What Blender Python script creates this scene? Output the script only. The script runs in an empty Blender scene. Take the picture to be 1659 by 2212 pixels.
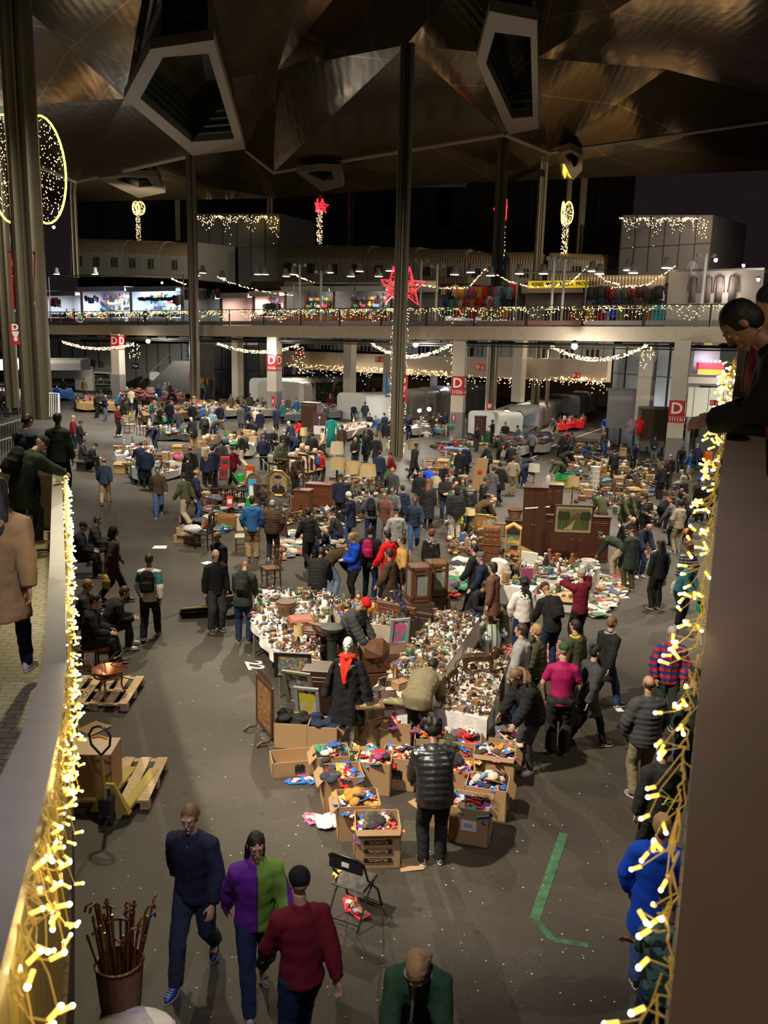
import bpy, bmesh, math, random
from mathutils import Vector as V, Matrix as MT, noise as NZ
pi=math.pi; R=random.Random(11); SC=bpy.context.scene; COL=SC.collection
sin=math.sin; cos=math.cos; rad=math.radians
# ---------------------------------------------------------------- camera
FP=1832.; PX=829.5; PY=1106.; HC=6.25
_D=V(((600-PX)/FP,(10150-PY)/FP,1)).normalized()
_Z=-_D; _f=V((0,0,1)); _Y=(_f-_D*_f.dot(_D)).normalized(); _X=_Y.cross(_Z)
C2W=MT((_X,_Y,_Z))
CAM=V((0,0,HC))
cd=bpy.data.cameras.new('camera'); cam=bpy.data.objects.new('camera',cd); COL.objects.link(cam); SC.camera=cam
m=(C2W@MT(((1,0,0),(0,-1,0),(0,0,-1)))).to_4x4(); m.translation=CAM; cam.matrix_world=m
cd.sensor_fit='VERTICAL'; cd.sensor_height=36; cd.lens=36*FP/2212; cd.clip_start=.05; cd.clip_end=900
cd.dof.use_dof=True; cd.dof.focus_distance=20; cd.dof.aperture_fstop=6.3
# ---------------------------------------------------------------- world, exposure
w=bpy.data.worlds.new('night_sky'); SC.world=w; w.use_nodes=True
bg=w.node_tree.nodes['Background']; bg.inputs[0].default_value=(.020,.0135,.016,1); bg.inputs[1].default_value=.42
SC.view_settings.view_transform='Standard'; SC.view_settings.look='None'; SC.view_settings.exposure=0.45; SC.view_settings.gamma=1
SC.view_settings.use_curve_mapping=False
cy=SC.cycles; cy.max_bounces=6; cy.diffuse_bounces=2; cy.glossy_bounces=3; cy.transmission_bounces=4; cy.transparent_max_bounces=8
cy.sample_clamp_indirect=3; cy.use_denoising=True; cy.use_light_tree=True
cy.caustics_reflective=False; cy.caustics_refractive=False
# ground plane: the market floor falls gently to the right
NG=V((-.04371853,-.01182542,-.9989739)); KG=NG.dot(V((0,0,-HC)))
def gz(x,y): return -(NG.x*x+NG.y*y)/NG.z
def ray(px,py): return C2W@V(((px-PX)/FP,(py-PY)/FP,1))
def G(px,py,h=0):
    d=ray(px,py); return CAM+d*(NG.dot(V((0,0,h-HC)))/NG.dot(d))
def P(px,py,z): return CAM+ray(px,py)*z
def HZ(px,py,Z): d=ray(px,py); return CAM+d*((Z-HC)/d.z)
# deck line in plan (front face of the upper gallery)
DA=V((-26.1,83.24)); DB=V((17.94,52.69)); DU=(DB-DA).normalized(); DN=V((-DU.y,DU.x))
if DN.y<0: DN=-DN
def DP(px,py,off=0):
    d=ray(px,py); t=((DA+DN*off)-V((0,0))).dot(DN)/(V((d.x,d.y)).dot(DN)); return CAM+d*t
def wb(p,base_z=None): return p
# ---------------------------------------------------------------- lamps
def lamp(kind,name,loc,energy,col=(1,.86,.66),aim=None,size=.3,ang=80,blend=.5):
    d=bpy.data.lights.new(name,kind); o=bpy.data.objects.new(name,d); COL.objects.link(o)
    o.location=loc; d.energy=energy; d.color=col
    if kind=='SPOT': d.spot_size=rad(ang); d.spot_blend=blend; d.shadow_soft_size=size
    elif kind=='POINT': d.shadow_soft_size=size
    else: d.size=size
    if aim is not None: o.rotation_euler=(V(aim)-V(loc)).to_track_quat('-Z','Y').to_euler()
    return o
WARM=(1,.83,.60); NEU=(1,.89,.72); COOL=(.80,.88,1)
LAMPS=[('SPOT',(-3,12,18),14000,NEU,(-4,38,0),62),('SPOT',(9,14,18),12000,NEU,(10,38,0),62),('SPOT',(-14,30,17),9000,NEU,(-16,50,0),80),('SPOT',(-7,6,15),17000,NEU,(2.3,14.5,0),46),('SPOT',(-4,36,16),6500,WARM,(2,22,0),55),('SPOT',(12,10,14),1800,WARM,(6,11,0),70),('SPOT',(9,26,17),9500,NEU,(7,26,0),60),('SPOT',(-12,40,17),13000,NEU,(-8,44,0),90),  # leading pair is added front fill for the middle stalls
 ('SPOT',(10,48,18),15000,NEU,(9,44,0),80),('SPOT',(-18,62,17),19000,NEU,(-15,62,0),85),('SPOT',(20,36,16),8500,WARM,(14,33,0),80),
 ('SPOT',(-2,60,17),14000,NEU,(-3,56,0),85),('SPOT',(22,70,16),9000,NEU,(20,66,0),110),('SPOT',(-6,20,17),7000,NEU,(-3.5,24,0),75),
 ('SPOT',(-5,15,11),2000,(1,.86,.55),(-6,12,3),80),('SPOT',(3.2,.3,9.0),160,(1,.8,.55),(1.6,3,5),90),('SPOT',(-12,16,15),550,(1,.85,.45),(-13.5,28,10),70),('SPOT',(-1,1,12),1500,(.88,.8,1),(-2.6,6.5,0),60),('SPOT',(-20,85,16),9000,NEU,(-45,115,9),110),('SPOT',(25,70,18),9000,WARM,(12,105,9),110),('SPOT',(15,85,5.5),2500,NEU,(14,80,0),150),('SPOT',(30,75,5.5),2500,NEU,(27,80,0),150),('SPOT',(-8,92,5.8),3000,NEU,(-6,88,0),150),('SPOT',(-38,84,5.4),5000,NEU,(-36,85,0),150),('SPOT',(26,46,5.6),3500,NEU,(27,52,0),130)]  # ramp, rail cap, left pillar, shed, kiosk and lift tower spots are added
for i,(k,l,e,c,a,g) in enumerate(LAMPS): lamp(k,'flood_or_fill_lamp',l,e,c,a,.22,g,.6)  # unseen spots: inferred floodlighting together with added fill
# ---------------------------------------------------------------- materials
MC={}
def _nt(n):
    m=bpy.data.materials.new(n); m.use_nodes=True; t=m.node_tree; return m,t,t.nodes['Principled BSDF']
def mat(name,c,r=.6,met=0,ns=12,na=.18,bump=0,bs=None,spec=.5,em=0,kind='',**k):
    """procedural principled material: base colour varied by noise, optional bump and pattern"""
    if name in MC: return MC[name]
    m,t,b=_nt(name); N=t.nodes; L=t.links.new; c=tuple(c)[:3]
    b.inputs['Roughness'].default_value=r; b.inputs['Metallic'].default_value=met; b.inputs['Specular IOR Level'].default_value=spec
    tc=N.new('ShaderNodeTexCoord'); co=tc.outputs['Object']
    nz=N.new('ShaderNodeTexNoise'); nz.inputs['Scale'].default_value=ns; nz.inputs['Detail'].default_value=4; L(co,nz.inputs['Vector'])
    mx=N.new('ShaderNodeMix'); mx.data_type='RGBA'
    mx.inputs[6].default_value=(*[max(0,v*(1-na)) for v in c],1); mx.inputs[7].default_value=(*[min(1,v*(1+na)+.002) for v in c],1)
    L(nz.outputs['Fac'],mx.inputs[0]); out=mx.outputs[2]; hgt=nz.outputs['Fac']
    def mathn(op,a,b_=None):
        q=N.new('ShaderNodeMath'); q.operation=op
        for i,v in enumerate((a,b_)):
            if v is None: continue
            if isinstance(v,(int,float)): q.inputs[i].default_value=v
            else: L(v,q.inputs[i])
        return q.outputs[0]
    def mixc(f,a,c2):
        q=N.new('ShaderNodeMix'); q.data_type='RGBA'
        L(f,q.inputs[0])
        for i,v in ((6,a),(7,c2)):
            if isinstance(v,tuple): q.inputs[i].default_value=(*v[:3],1)
            else: L(v,q.inputs[i])
        return q.outputs[2]
    sp=None
    if kind in('stripe','plaid','corr','seams','slats','ribs'):
        sp=N.new('ShaderNodeSeparateXYZ'); L(co,sp.inputs[0])
        ax={'x':0,'y':1,'z':2}[k.get('ax','z')]; s=k.get('s',10.)
        fr=mathn('FRACT',mathn('MULTIPLY',sp.outputs[ax],s))
        ln=mathn('GREATER_THAN',fr,k.get('w',.5))
        if kind=='plaid':
            fr2=mathn('FRACT',mathn('MULTIPLY',sp.outputs[0],s)); ln2=mathn('GREATER_THAN',fr2,.5)
            out=mixc(ln,out,k['c2']); out=mixc(mathn('MULTIPLY',ln2,.6),out,k['c3'])
        elif kind in('stripe','seams','slats'): out=mixc(ln,out,k['c2'])
        if kind in('corr','ribs'): hgt=mathn('SINE',mathn('MULTIPLY',sp.outputs[ax],s*6.283))
    if kind=='wood':
        mp=N.new('ShaderNodeMapping'); L(co,mp.inputs[0]); mp.inputs['Scale'].default_value=k.get('sc',(9,9,1.2))
        wv=N.new('ShaderNodeTexNoise'); wv.inputs['Scale'].default_value=4; wv.inputs['Detail'].default_value=6; wv.inputs['Distortion'].default_value=1.2
        L(mp.outputs[0],wv.inputs['Vector'])
        out=mixc(wv.outputs['Fac'],tuple(v*.45 for v in c),tuple(min(1,v*1.5) for v in c)); hgt=wv.outputs['Fac']
    if kind=='brick':
        br=N.new('ShaderNodeTexBrick'); L(co,br.inputs['Vector']); br.inputs['Scale'].default_value=k.get('s',2.2)
        br.inputs['Color1'].default_value=(*c,1); br.inputs['Color2'].default_value=(*[v*.8 for v in c],1)
        br.inputs['Mortar'].default_value=(*k.get('c2',(.05,.045,.02)),1); br.inputs['Mortar Size'].default_value=.02
        q=N.new('ShaderNodeMix'); q.data_type='RGBA'; q.blend_type='MULTIPLY'; q.inputs[0].default_value=.5
        L(br.outputs[0],q.inputs[6]); L(nz.outputs['Color'],q.inputs[7]); out=mixc(mathn('MULTIPLY',nz.outputs['Fac'],.35),br.outputs[0],(c[0]*.5,c[1]*.5,c[2]*.5)); hgt=br.outputs['Fac']
    if kind=='rand':   # palette picked per object
        oi=N.new('ShaderNodeObjectInfo'); cr=N.new('ShaderNodeValToRGB'); cr.color_ramp.interpolation='CONSTANT'
        pal=k['pal']; e=cr.color_ramp.elements
        while len(e)<len(pal): e.new(.5)
        for i,pc in enumerate(pal): e[i].position=i/len(pal); e[i].color=(*pc,1)
        L(oi.outputs['Random'],cr.inputs[0]); 
        out=mixc(mathn('MULTIPLY',nz.outputs['Fac'],na*2),cr.outputs[0],(.03,.025,.02))
    if kind=='blotch':
        vo=N.new('ShaderNodeTexVoronoi'); vo.inputs['Scale'].default_value=k.get('s',14); L(co,vo.inputs['Vector'])
        cr=N.new('ShaderNodeValToRGB'); cr.color_ramp.interpolation='CONSTANT'; pal=k['pal']; e=cr.color_ramp.elements
        while len(e)<len(pal): e.new(.5)
        for i,pc in enumerate(pal): e[i].position=i/len(pal); e[i].color=(*pc,1)
        s2=N.new('ShaderNodeSeparateColor'); L(vo.outputs['Color'],s2.inputs[0]); L(s2.outputs[0],cr.inputs[0]); out=cr.outputs[0]; hgt=vo.outputs['Distance']
    if out: L(out,b.inputs['Base Color'])
    if bump:
        bp=N.new('ShaderNodeBump'); bp.inputs['Strength'].default_value=bump; bp.inputs['Distance'].default_value=k.get('bd',.02)
        if bs:
            n2=N.new('ShaderNodeTexNoise'); n2.inputs['Scale'].default_value=bs; n2.inputs['Detail'].default_value=3; L(co,n2.inputs['Vector']); hgt=n2.outputs['Fac']
        L(hgt,bp.inputs['Height']); L(bp.outputs[0],b.inputs['Normal'])
    if em:
        b.inputs['Emission Color'].default_value=(*k.get('ec',c),1); b.inputs['Emission Strength'].default_value=em
        if k.get('nolight',1): m.cycles.emission_sampling='NONE'
    if k.get('al') is not None: b.inputs['Alpha'].default_value=k['al']
    if k.get('tr'): b.inputs['Transmission Weight'].default_value=k['tr']
    MC[name]=m; return m
def cloth(c,r=.85,b=.35,name=None):
    c=tuple(round(v,3) for v in c); return mat(name or 'cloth_%02x%02x%02x'%tuple(int(min(1,v)**.45*255) for v in c),c,r,0,9,.25,b,28,spec=.25,bd=.012)
def wood(c,n=None,r=.4): return mat(n or 'wood_%02x%02x%02x'%tuple(int(min(1,v)**.45*255) for v in c),(c[0]*.55,c[1]*.62,c[2]*.7),r,kind='wood',bump=.15,bd=.004)
# ---------------------------------------------------------------- mesh builder
class B:
    def __init__(s): s.v=[]; s.f=[]; s.mi=[]; s.m=0; s.T=MT.Identity(4)
    def add(s,vs,fs,m=None):
        o=len(s.v); s.v+=[s.T@V(p) for p in vs]; s.f+=[[i+o for i in f] for f in fs]; s.mi+=[s.m if m is None else m]*len(fs); return s
    def box(s,c,d,m=None,rz=0,bev=0):
        x,y,z=[q/2 for q in d]; M=MT.Translation(V(c))@MT.Rotation(rz,4,'Z')
        if bev:
            k=bev; vs=[];
            for zz,q in((-z,k),(-z+k,0),(z-k,0),(z,k)):
                vs+=[(sx*(x-q)-0,sy*(y-q),zz) for sx,sy in((-1,-1),(1,-1),(1,1),(-1,1))]
            fs=[(3,2,1,0),(12,13,14,15)]
            for r in range(3):
                for i in range(4): a=r*4+i; b=r*4+(i+1)%4; fs.append((a,b,b+4,a+4))
            return s.add([M@V(p) for p in vs],fs,m)
        vs=[(sx*x,sy*y,sz*z) for sz in(-1,1) for sx,sy in((-1,-1),(1,-1),(1,1),(-1,1))]
        return s.add([M@V(p) for p in vs],[(3,2,1,0),(4,5,6,7),(0,1,5,4),(1,2,6,5),(2,3,7,6),(3,0,4,7)],m)
    def loft(s,rings,m=None,cap=True,closed=True):
        n=len(rings[0]); vs=[p for r in rings for p in r]; fs=[]
        for a in range(len(rings)-1):
            for i in range(n if closed else n-1): j=(i+1)%n; fs.append((a*n+i,a*n+j,(a+1)*n+j,(a+1)*n+i))
        if cap: fs+= [tuple(range(n-1,-1,-1)),tuple(range((len(rings)-1)*n,len(rings)*n))]
        return s.add(vs,fs,m)
    def lathe(s,prof,m=None,n=14,c=(0,0,0)):
        return s.loft([[ (c[0]+r*cos(2*pi*i/n),c[1]+r*sin(2*pi*i/n),c[2]+z) for i in range(n)] for r,z in prof],m)
    def tube(s,pts,r,m=None,n=8,cap=True):
        pts=[V(p) for p in pts]; rs=r if isinstance(r,(list,tuple)) else [r]*len(pts); rings=[]; ref=None
        for i,p in enumerate(pts):
            d=(pts[min(i+1,len(pts)-1)]-pts[max(i-1,0)])
            d=d.normalized() if d.length>1e-6 else V((0,0,1))
            if ref is None: ref=V((0,0,1)) if abs(d.z)<.9 else V((1,0,0))
            u=d.cross(ref); u=u.normalized() if u.length>1e-5 else V((1,0,0)); w_=u.cross(d); ref=w_
            q=rs[i]; q=q if isinstance(q,tuple) else (q,q)
            rings.append([p+u*(q[0]*cos(2*pi*k/n))+w_*(q[1]*sin(2*pi*k/n)) for k in range(n)])
        return s.loft(rings,m,cap)
    def ball(s,c,r,m=None,n=12,k=8,fn=None):
        r=r if isinstance(r,tuple) else (r,r,r); rings=[]
        for j in range(k+1):
            a=-pi/2+pi*(j+.001+(.998*0))/k if 0<j<k else (-pi/2+.08 if j==0 else pi/2-.08)
            rings.append([V((c[0]+r[0]*cos(a)*cos(2*pi*i/n),c[1]+r[1]*cos(a)*sin(2*pi*i/n),c[2]+r[2]*sin(a))) for i in range(n)])
        if fn: rings=[[fn(p) for p in q] for q in rings]
        return s.loft(rings,m)
    def quad(s,a,b,c,d,m=None): return s.add([a,b,c,d],[(0,1,2,3)],m)
    def slab(s,poly,dv,m=None):
        n=len(poly); dv=V(dv); p=[V(q) for q in poly]
        return s.add(p+[q+dv for q in p],[tuple(range(n)),tuple(range(2*n-1,n-1,-1))]+[(i,i+n,(i+1)%n+n,(i+1)%n) for i in range(n)],m)
    def mesh(s,name,mats,smooth=False,fix=True):
        me=bpy.data.meshes.new(name); me.from_pydata([tuple(p) for p in s.v],[],s.f); 
        for q in (mats if isinstance(mats,(list,tuple)) else [mats]): me.materials.append(q)
        if any(s.mi): me.polygons.foreach_set('material_index',s.mi)
        if smooth: me.polygons.foreach_set('use_smooth',[True]*len(s.f))
        me.update()
        if fix:
            bm=bmesh.new(); bm.from_mesh(me); bmesh.ops.recalc_face_normals(bm,faces=bm.faces); bm.to_mesh(me); bm.free()
        if smooth and smooth!=2:
            try: me.set_sharp_from_angle(angle=rad(40))
            except Exception: pass
        return me
    def obj(s,name,mats,parent=None,smooth=False,loc=None,rz=0,**kw):
        return link(name,s.mesh(name,mats,smooth),parent,loc,rz,**kw)
def link(name,me,parent=None,loc=None,rz=0,label=None,cat=None,group=None,kind=None,M=None):
    o=bpy.data.objects.new(name,me); COL.objects.link(o)
    if parent is not None: o.parent=parent
    if M is not None: o.matrix_local=M
    else:
        if loc is not None: o.location=loc
        if rz: o.rotation_euler=(0,0,rz)
    if label: o['label']=label
    if cat: o['category']=cat
    if group: o['group']=group
    if kind: o['kind']=kind
    return o
def thing(name,label,cat,loc=(0,0,0),rz=0,group=None,sc=1):
    o=link(name,None,None,loc,rz,label,cat,group); o.empty_display_size=.2
    if sc!=1: o.scale=(sc,)*3
    return o
def struct(name,b,mats,smooth=False,**k): return b.obj(name,mats,None,smooth,kind='structure',**k)
def txt(s,size,ex=.004,bold=0):
    c=bpy.data.curves.new('t','FONT'); c.body=s; c.size=size; c.extrude=ex; c.align_x='CENTER'; c.align_y='CENTER'; c.offset=bold; c.resolution_u=3
    o=bpy.data.objects.new('t',c); COL.objects.link(o); dg=bpy.context.evaluated_depsgraph_get()
    me=bpy.data.meshes.new_from_object(o.evaluated_get(dg)); bpy.data.objects.remove(o); bpy.data.curves.remove(c); return me
def put_text(s,size,mtl,M,parent,name='lettering',bold=.0,ex=.004):
    me=txt(s,size,ex,bold); me.materials.clear(); me.materials.append(mtl); return link(name,me,parent,M=M)
def facing(p,n,up=V((0,0,1))):
    """matrix at p whose +Z looks along n and whose Y is up"""
    n=V(n).normalized(); x=V(up).cross(n).normalized(); y=n.cross(x); M=MT((x,y,n)).transposed().to_4x4(); M.translation=p; return M
# ================================================================ STRUCTURE
m_asph=None
def make_asphalt():
    m,t,b=_nt('asphalt'); N=t.nodes; L=t.links.new; tc=N.new('ShaderNodeTexCoord'); co=tc.outputs['Object']
    def nz(s,d=5): q=N.new('ShaderNodeTexNoise'); q.inputs['Scale'].default_value=s; q.inputs['Detail'].default_value=d; L(co,q.inputs['Vector']); return q.outputs['Fac']
    def ramp(f,*st):
        q=N.new('ShaderNodeValToRGB'); e=q.color_ramp.elements
        while len(e)<len(st): e.new(.5)
        for i,(p,c) in enumerate(st): e[i].position=p; e[i].color=(*c,1)
        L(f,q.inputs[0]); return q.outputs[0]
    def mul(a,b_,f=1.):
        q=N.new('ShaderNodeMix'); q.data_type='RGBA'; q.blend_type='MULTIPLY'; q.inputs[0].default_value=f; L(a,q.inputs[6]); L(b_,q.inputs[7]); return q.outputs[2]
    a=ramp(nz(.35),(.3,(.029,.0235,.016)),(.5,(.044,.037,.027)),(.7,(.068,.059,.046)))
    a=mul(a,ramp(nz(90,2),(.35,(.62,.62,.62)),(.7,(1.25,1.25,1.25))))
    v=N.new('ShaderNodeTexVoronoi'); v.inputs['Scale'].default_value=1.9; L(co,v.inputs['Vector']); v.inputs['Randomness'].default_value=1
    a=mul(a,ramp(v.outputs['Distance'],(.0,(.2,.2,.2)),(.06,(.4,.38,.36)),(.09,(1,1,1))))
    v2=N.new('ShaderNodeTexVoronoi'); v2.inputs['Scale'].default_value=1.7; L(co,v2.inputs['Vector'])
    q=N.new('ShaderNodeMix'); q.data_type='RGBA'; L(ramp(v2.outputs['Distance'],(.0,(1,1,1)),(.012,(1,1,1)),(.02,(0,0,0))),q.inputs[0]); L(a,q.inputs[6]); q.inputs[7].default_value=(.35,.33,.28,1)
    v3=N.new('ShaderNodeTexNoise'); v3.inputs['Scale'].default_value=.8; v3.inputs['Detail'].default_value=1; v3.inputs['Distortion'].default_value=1.5; L(co,v3.inputs['Vector'])
    L(mul(q.outputs[2],ramp(v3.outputs['Fac'],(.49,(1,1,1)),(.5,(1.5,1.5,1.5)),(.51,(1,1,1))),.5),b.inputs['Base Color'])
    b.inputs['Roughness'].default_value=.62
    bp=N.new('ShaderNodeBump'); bp.inputs['Strength'].default_value=.35; bp.inputs['Distance'].default_value=.01; L(nz(60,3),bp.inputs['Height']); L(bp.outputs[0],b.inputs['Normal'])
    return m
m_asph=make_asphalt()
GROT=V((0,0,1)).rotation_difference(-NG).to_matrix()
b=B(); pts=[(-70,-3),(90,-3),(90,190),(-70,190)]
n=16
vs=[(x0,y0,gz(x0,y0)) for j in range(n+1) for i in range(n+1) for x0,y0 in[(-90+180*i/n,-3+200*j/n)]]
b.add(vs,[(j*(n+1)+i,j*(n+1)+i+1,(j+1)*(n+1)+i+1,(j+1)*(n+1)+i) for j in range(n) for i in range(n)])
struct('floor',b,m_asph)
m_white=mat('road_paint',(.55,.55,.52),.7,ns=20,na=.3)
m_green=mat('green_spray_paint',(.025,.085,.035),.75,ns=9,na=.95)
# painted marks
def strip(name,px,w,mt,label,cat='floor marking',h=.004):
    b=B(); q=[G(*p,h) for p in px]
    for a,c in zip(q,q[1:]):
        d=(c-a); s=V((-d.y,d.x,0)).normalized()*w/2; b.quad(a-s,a+s,c+s,c-s)
    return b.obj(name,mt,label=label,cat=cat)
strip('painted_line',[(1218,1800),(1155,1985)],.12,m_green,'faded green spray line on the floor right of the cardboard boxes')
strip('painted_line',[(1155,1985),(1195,2030),(1270,2042)],.08,m_green,'short green spray line meeting the longer one near the bottom right')
strip('painted_line',[(1390,895),(1245,975),(1100,1050)],.14,mat('dark_seam',(.03,.028,.025)),'dark floor seam running back between the kiosk rows')
strip('painted_line',[(1330,915),(1200,960),(1130,1000)],.12,m_white,'pale painted bay line on the floor in front of the red clothed table')
strip('painted_line',[(60,1392),(300,1352),(420,1310)],.16,mat('dark_seam',(.03,.028,.025)),'dark joint crossing the floor beside the black jacketed bald man')
p=G(549,1437,.006); put_text('22',.46,m_white,facing(p,-NG,V((1,.35,0))),None,'painted_number',.012,.001)
o=bpy.data.objects['painted_number']; o['label']='white number 22 painted on the floor left of the white-clothed table'; o['category']='floor marking'
# litter
b=B()
m_conc=mat('concrete_beam',(.42,.35,.26),.75,ns=3,na=.16,bump=.1)
m_concw=mat('concrete_column',(.50,.46,.38),.75,ns=3,na=.12,bump=.1)
m_greyp=mat('grey_paint_base',(.20,.19,.19),.6)
m_red=mat('sign_red',(.45,.012,.015),.5,na=.05); m_signw=mat('sign_white',(.85,.83,.8),.5,na=.03)
m_alu=mat('aluminium_sheet',(.42,.44,.45),.38,.7,kind='seams',ax='x',s=.55,w=.97,c2=(.10,.10,.10),ns=2,na=.12)
m_clad=mat('metal_cladding',(.27,.29,.30),.35,.75,ns=1.5,na=.2)
m_cladd=mat('dark_cladding',(.12,.125,.12),.4,.5,ns=1.5,na=.2)
m_corr=mat('corrugated_sheet',(.30,.29,.26),.5,.3,kind='corr',ax='x',s=3.2,bump=.8,bd=.05,ns=2)
m_corrb=mat('corrugated_roof',(.20,.155,.09),.5,.3,kind='corr',ax='x',s=3.2,bump=.8,bd=.05,ns=2)
m_steel=mat('painted_steel',(.135,.115,.075),.42,.3,ns=4,na=.12)
m_steeld=mat('dark_steel',(.03,.026,.02),.5,.3)
m_dark=mat('black_void',(.004,.004,.004),.9)
m_railg=mat('galvanised_rail',(.40,.40,.38),.35,.8)
# --- deck (upper gallery)
ZB=[(-60,5.75),(-26.1,6.09),(-9.59,6.28),(5.23,6.44),(17.94,6.58),(45,6.85)]
def zb(x):
    for (x0,z0),(x1,z1) in zip(ZB,ZB[1:]):
        if x<=x1: return z0+(z1-z0)*(x-x0)/(x1-x0)
    return ZB[-1][1]
def DL(s,off=0,z=None,dz=0):
    """point on the deck line: s metres from column A, off metres behind"""
    q=DA+DU*s+DN*off; return V((q.x,q.y,(zb(q.x)+dz) if z is None else z))
S0=-45; S1=75; TH=.92
b=B()
for s in range(S0,S1,8):
    a,c=DL(s),DL(s+8); a2,c2=DL(s,11),DL(s+8,11); up=V((0,0,TH))
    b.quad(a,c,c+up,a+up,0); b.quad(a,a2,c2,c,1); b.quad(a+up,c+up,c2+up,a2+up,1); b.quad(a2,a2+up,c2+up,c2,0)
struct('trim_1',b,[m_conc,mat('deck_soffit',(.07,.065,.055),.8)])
# joint lines / pipes below the slab edge
pp=thing('pipe_rack','dark service pipes hung under the near edge of the upper gallery','pipes',DL(0,.8,dz=-.25))
for k,(dz,of,r) in enumerate([(-.28,.9,.07),(-.45,1.2,.05),(-.2,1.8,.05)]):
    B().tube([DL(s,of,dz=dz)-DL(0,.8,dz=-.25) for s in range(S0,S1,8)],r,n=6).obj('pipe',m_steeld,pp)
b=B()
for s in range(S0+2,S1-2,3): b.box(DL(s,1.3,dz=-.2)-DL(0,.8,dz=-.25),(.25,1.2,.25),rz=math.atan2(DN.y,DN.x))
b.obj('bracket',m_steeld,pp,kind='stuff')
# railing on the deck
rl=thing('balustrade','long galvanised railing with vertical posts along the upper gallery edge','railing',DL(0,.15,dz=TH))
O=DL(0,.15,dz=TH)
B().tube([DL(s,.15,dz=TH+1.32)-O for s in range(S0,S1,4)],.045,n=6).obj('handrail',m_railg,rl)
B().tube([DL(s,.15,dz=TH+1.12)-O for s in range(S0,S1,4)],.018,n=5).obj('mid_rail',m_railg,rl)
b=B()
for s in range(S0,S1-4,4):
    a,c=DL(s+.1,.12,dz=TH+.05)-O,DL(s+3.9,.12,dz=TH+.05)-O; up=V((0,0,.33)); b.slab([a,c,c+up,a+up],(DN.x*.03,DN.y*.03,0))
b.obj('kick_plate',m_railg,rl)
for s in range(S0,S1,4):
    a=DL(s,.1,dz=TH-.1)-O; B().box(a+V((0,0,.72)),(.07,.09,1.45),rz=math.atan2(DN.y,DN.x)).obj('post',m_steeld,rl)
b=B()
for s4 in range(S0*4,(S1-1)*4): 
    a=DL(s4/4,.14,dz=TH+.36)-O; b.tube([a,a+V((0,0,.95))],.008,n=3,cap=False)
b.obj('baluster',m_railg,rl,kind='stuff')
# concrete columns with D signs
def uvm(base,ang): return MT.Translation(base)@MT.Rotation(ang,4,'Z')
CANG=math.atan2(DU.y,DU.x)
def d_sign(par,w,z0,h,yoff,rot,full=True):
    M0=MT.Rotation(rot,4,'Z')
    f=B(); f.box((0,-yoff-.012,z0+h/2),(w,.02,h)); o=f.obj('sign_panel',m_red,par,M=M0)
    n=V((0,-1,0))
    put_text('D',h*.72,m_signw,M0@facing(V((0,-yoff-.028,z0+h*.62)),n),par,'sign_letter',.012*h)
    b=B(); b.box((0,-yoff-.026,z0+h*.26),(w*.94,.008,.012))
    if full:
        for i in range(5):
            x=-w*.36+i*w*.16
            b.ball((x,-yoff-.026,z0+h*.2),(.035,.006,.035),n=8,k=4); b.box((x,-yoff-.026,z0+h*.115),(.045,.008,h*.11))
        x=w*.36; b.tube([(x-.09,-yoff-.026,z0+h*.13),(x+.07,-yoff-.026,z0+h*.13)],.012,n=5); b.tube([(x,-yoff-.026,z0+h*.19),(x+.08,-yoff-.026,z0+h*.13),(x,-yoff-.026,z0+h*.07)],.012,n=5)
    b.obj('sign_pictogram',m_signw,par,M=M0)
cols=[((258,858),'third','concrete column with a red D sign, leftmost beside the dark stair wall',2),((593,901),'x','concrete column with a red D sign left of the book stalls and dark wardrobe',2),
      ((986,954),'x','concrete column with a red D sign and a fire extinguisher, right of the tall steel pillar',1),((1450,1020),'x','tall concrete column with a red D sign in front of the grey panelled lift wall',1)]
for i,((px,py),_,lab,nf) in enumerate(cols):
    g=G(px,py); zt=zb(g.x)-g.z; s=.92
    cob=thing('concrete_column',lab,'column',g,rad([-20,-25,-17,-22][i]))
    B().box((0,0,1.0),(s+.02,s+.02,2.0+.4)).obj('painted_base',m_greyp,cob)
    B().box((0,0,1.1+zt/2),(s,s,zt-2.0)).obj('shaft',m_concw,cob)
    zz=[4.55,3.95,3.45,3.15][i]
    for r in ((0,pi/2)): d_sign(cob,s,zz,1.35,s/2,r,True)
# back row of concrete columns (no sign)
for px,py,zt_py,z,w,lab in [(514,880,728,88,.85,'pale concrete column behind the seated shoppers, left of the white cabin'),(754,890,738,83,.9,'pale concrete column between the white kiosk row and the central steel pillar'),
    (1118,868,735,80,.95,'pale concrete column standing behind the long kiosk row'),(1388,925,745,62,1.0,'pale concrete column rising behind the cabin with the red jumper'),(838,870,745,84,.8,'slim concrete column just left of the central steel pillar'),(936,850,800,95,.6,'thin pale post between the kiosk rows')]:
    a=P(px,py,z); t=P(px,zt_py,z); B().box((0,0,(t.z-a.z)/2),(w,w,t.z-a.z)).obj('concrete_column',m_concw,loc=a,rz=CANG,label=lab,cat='column')
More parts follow.
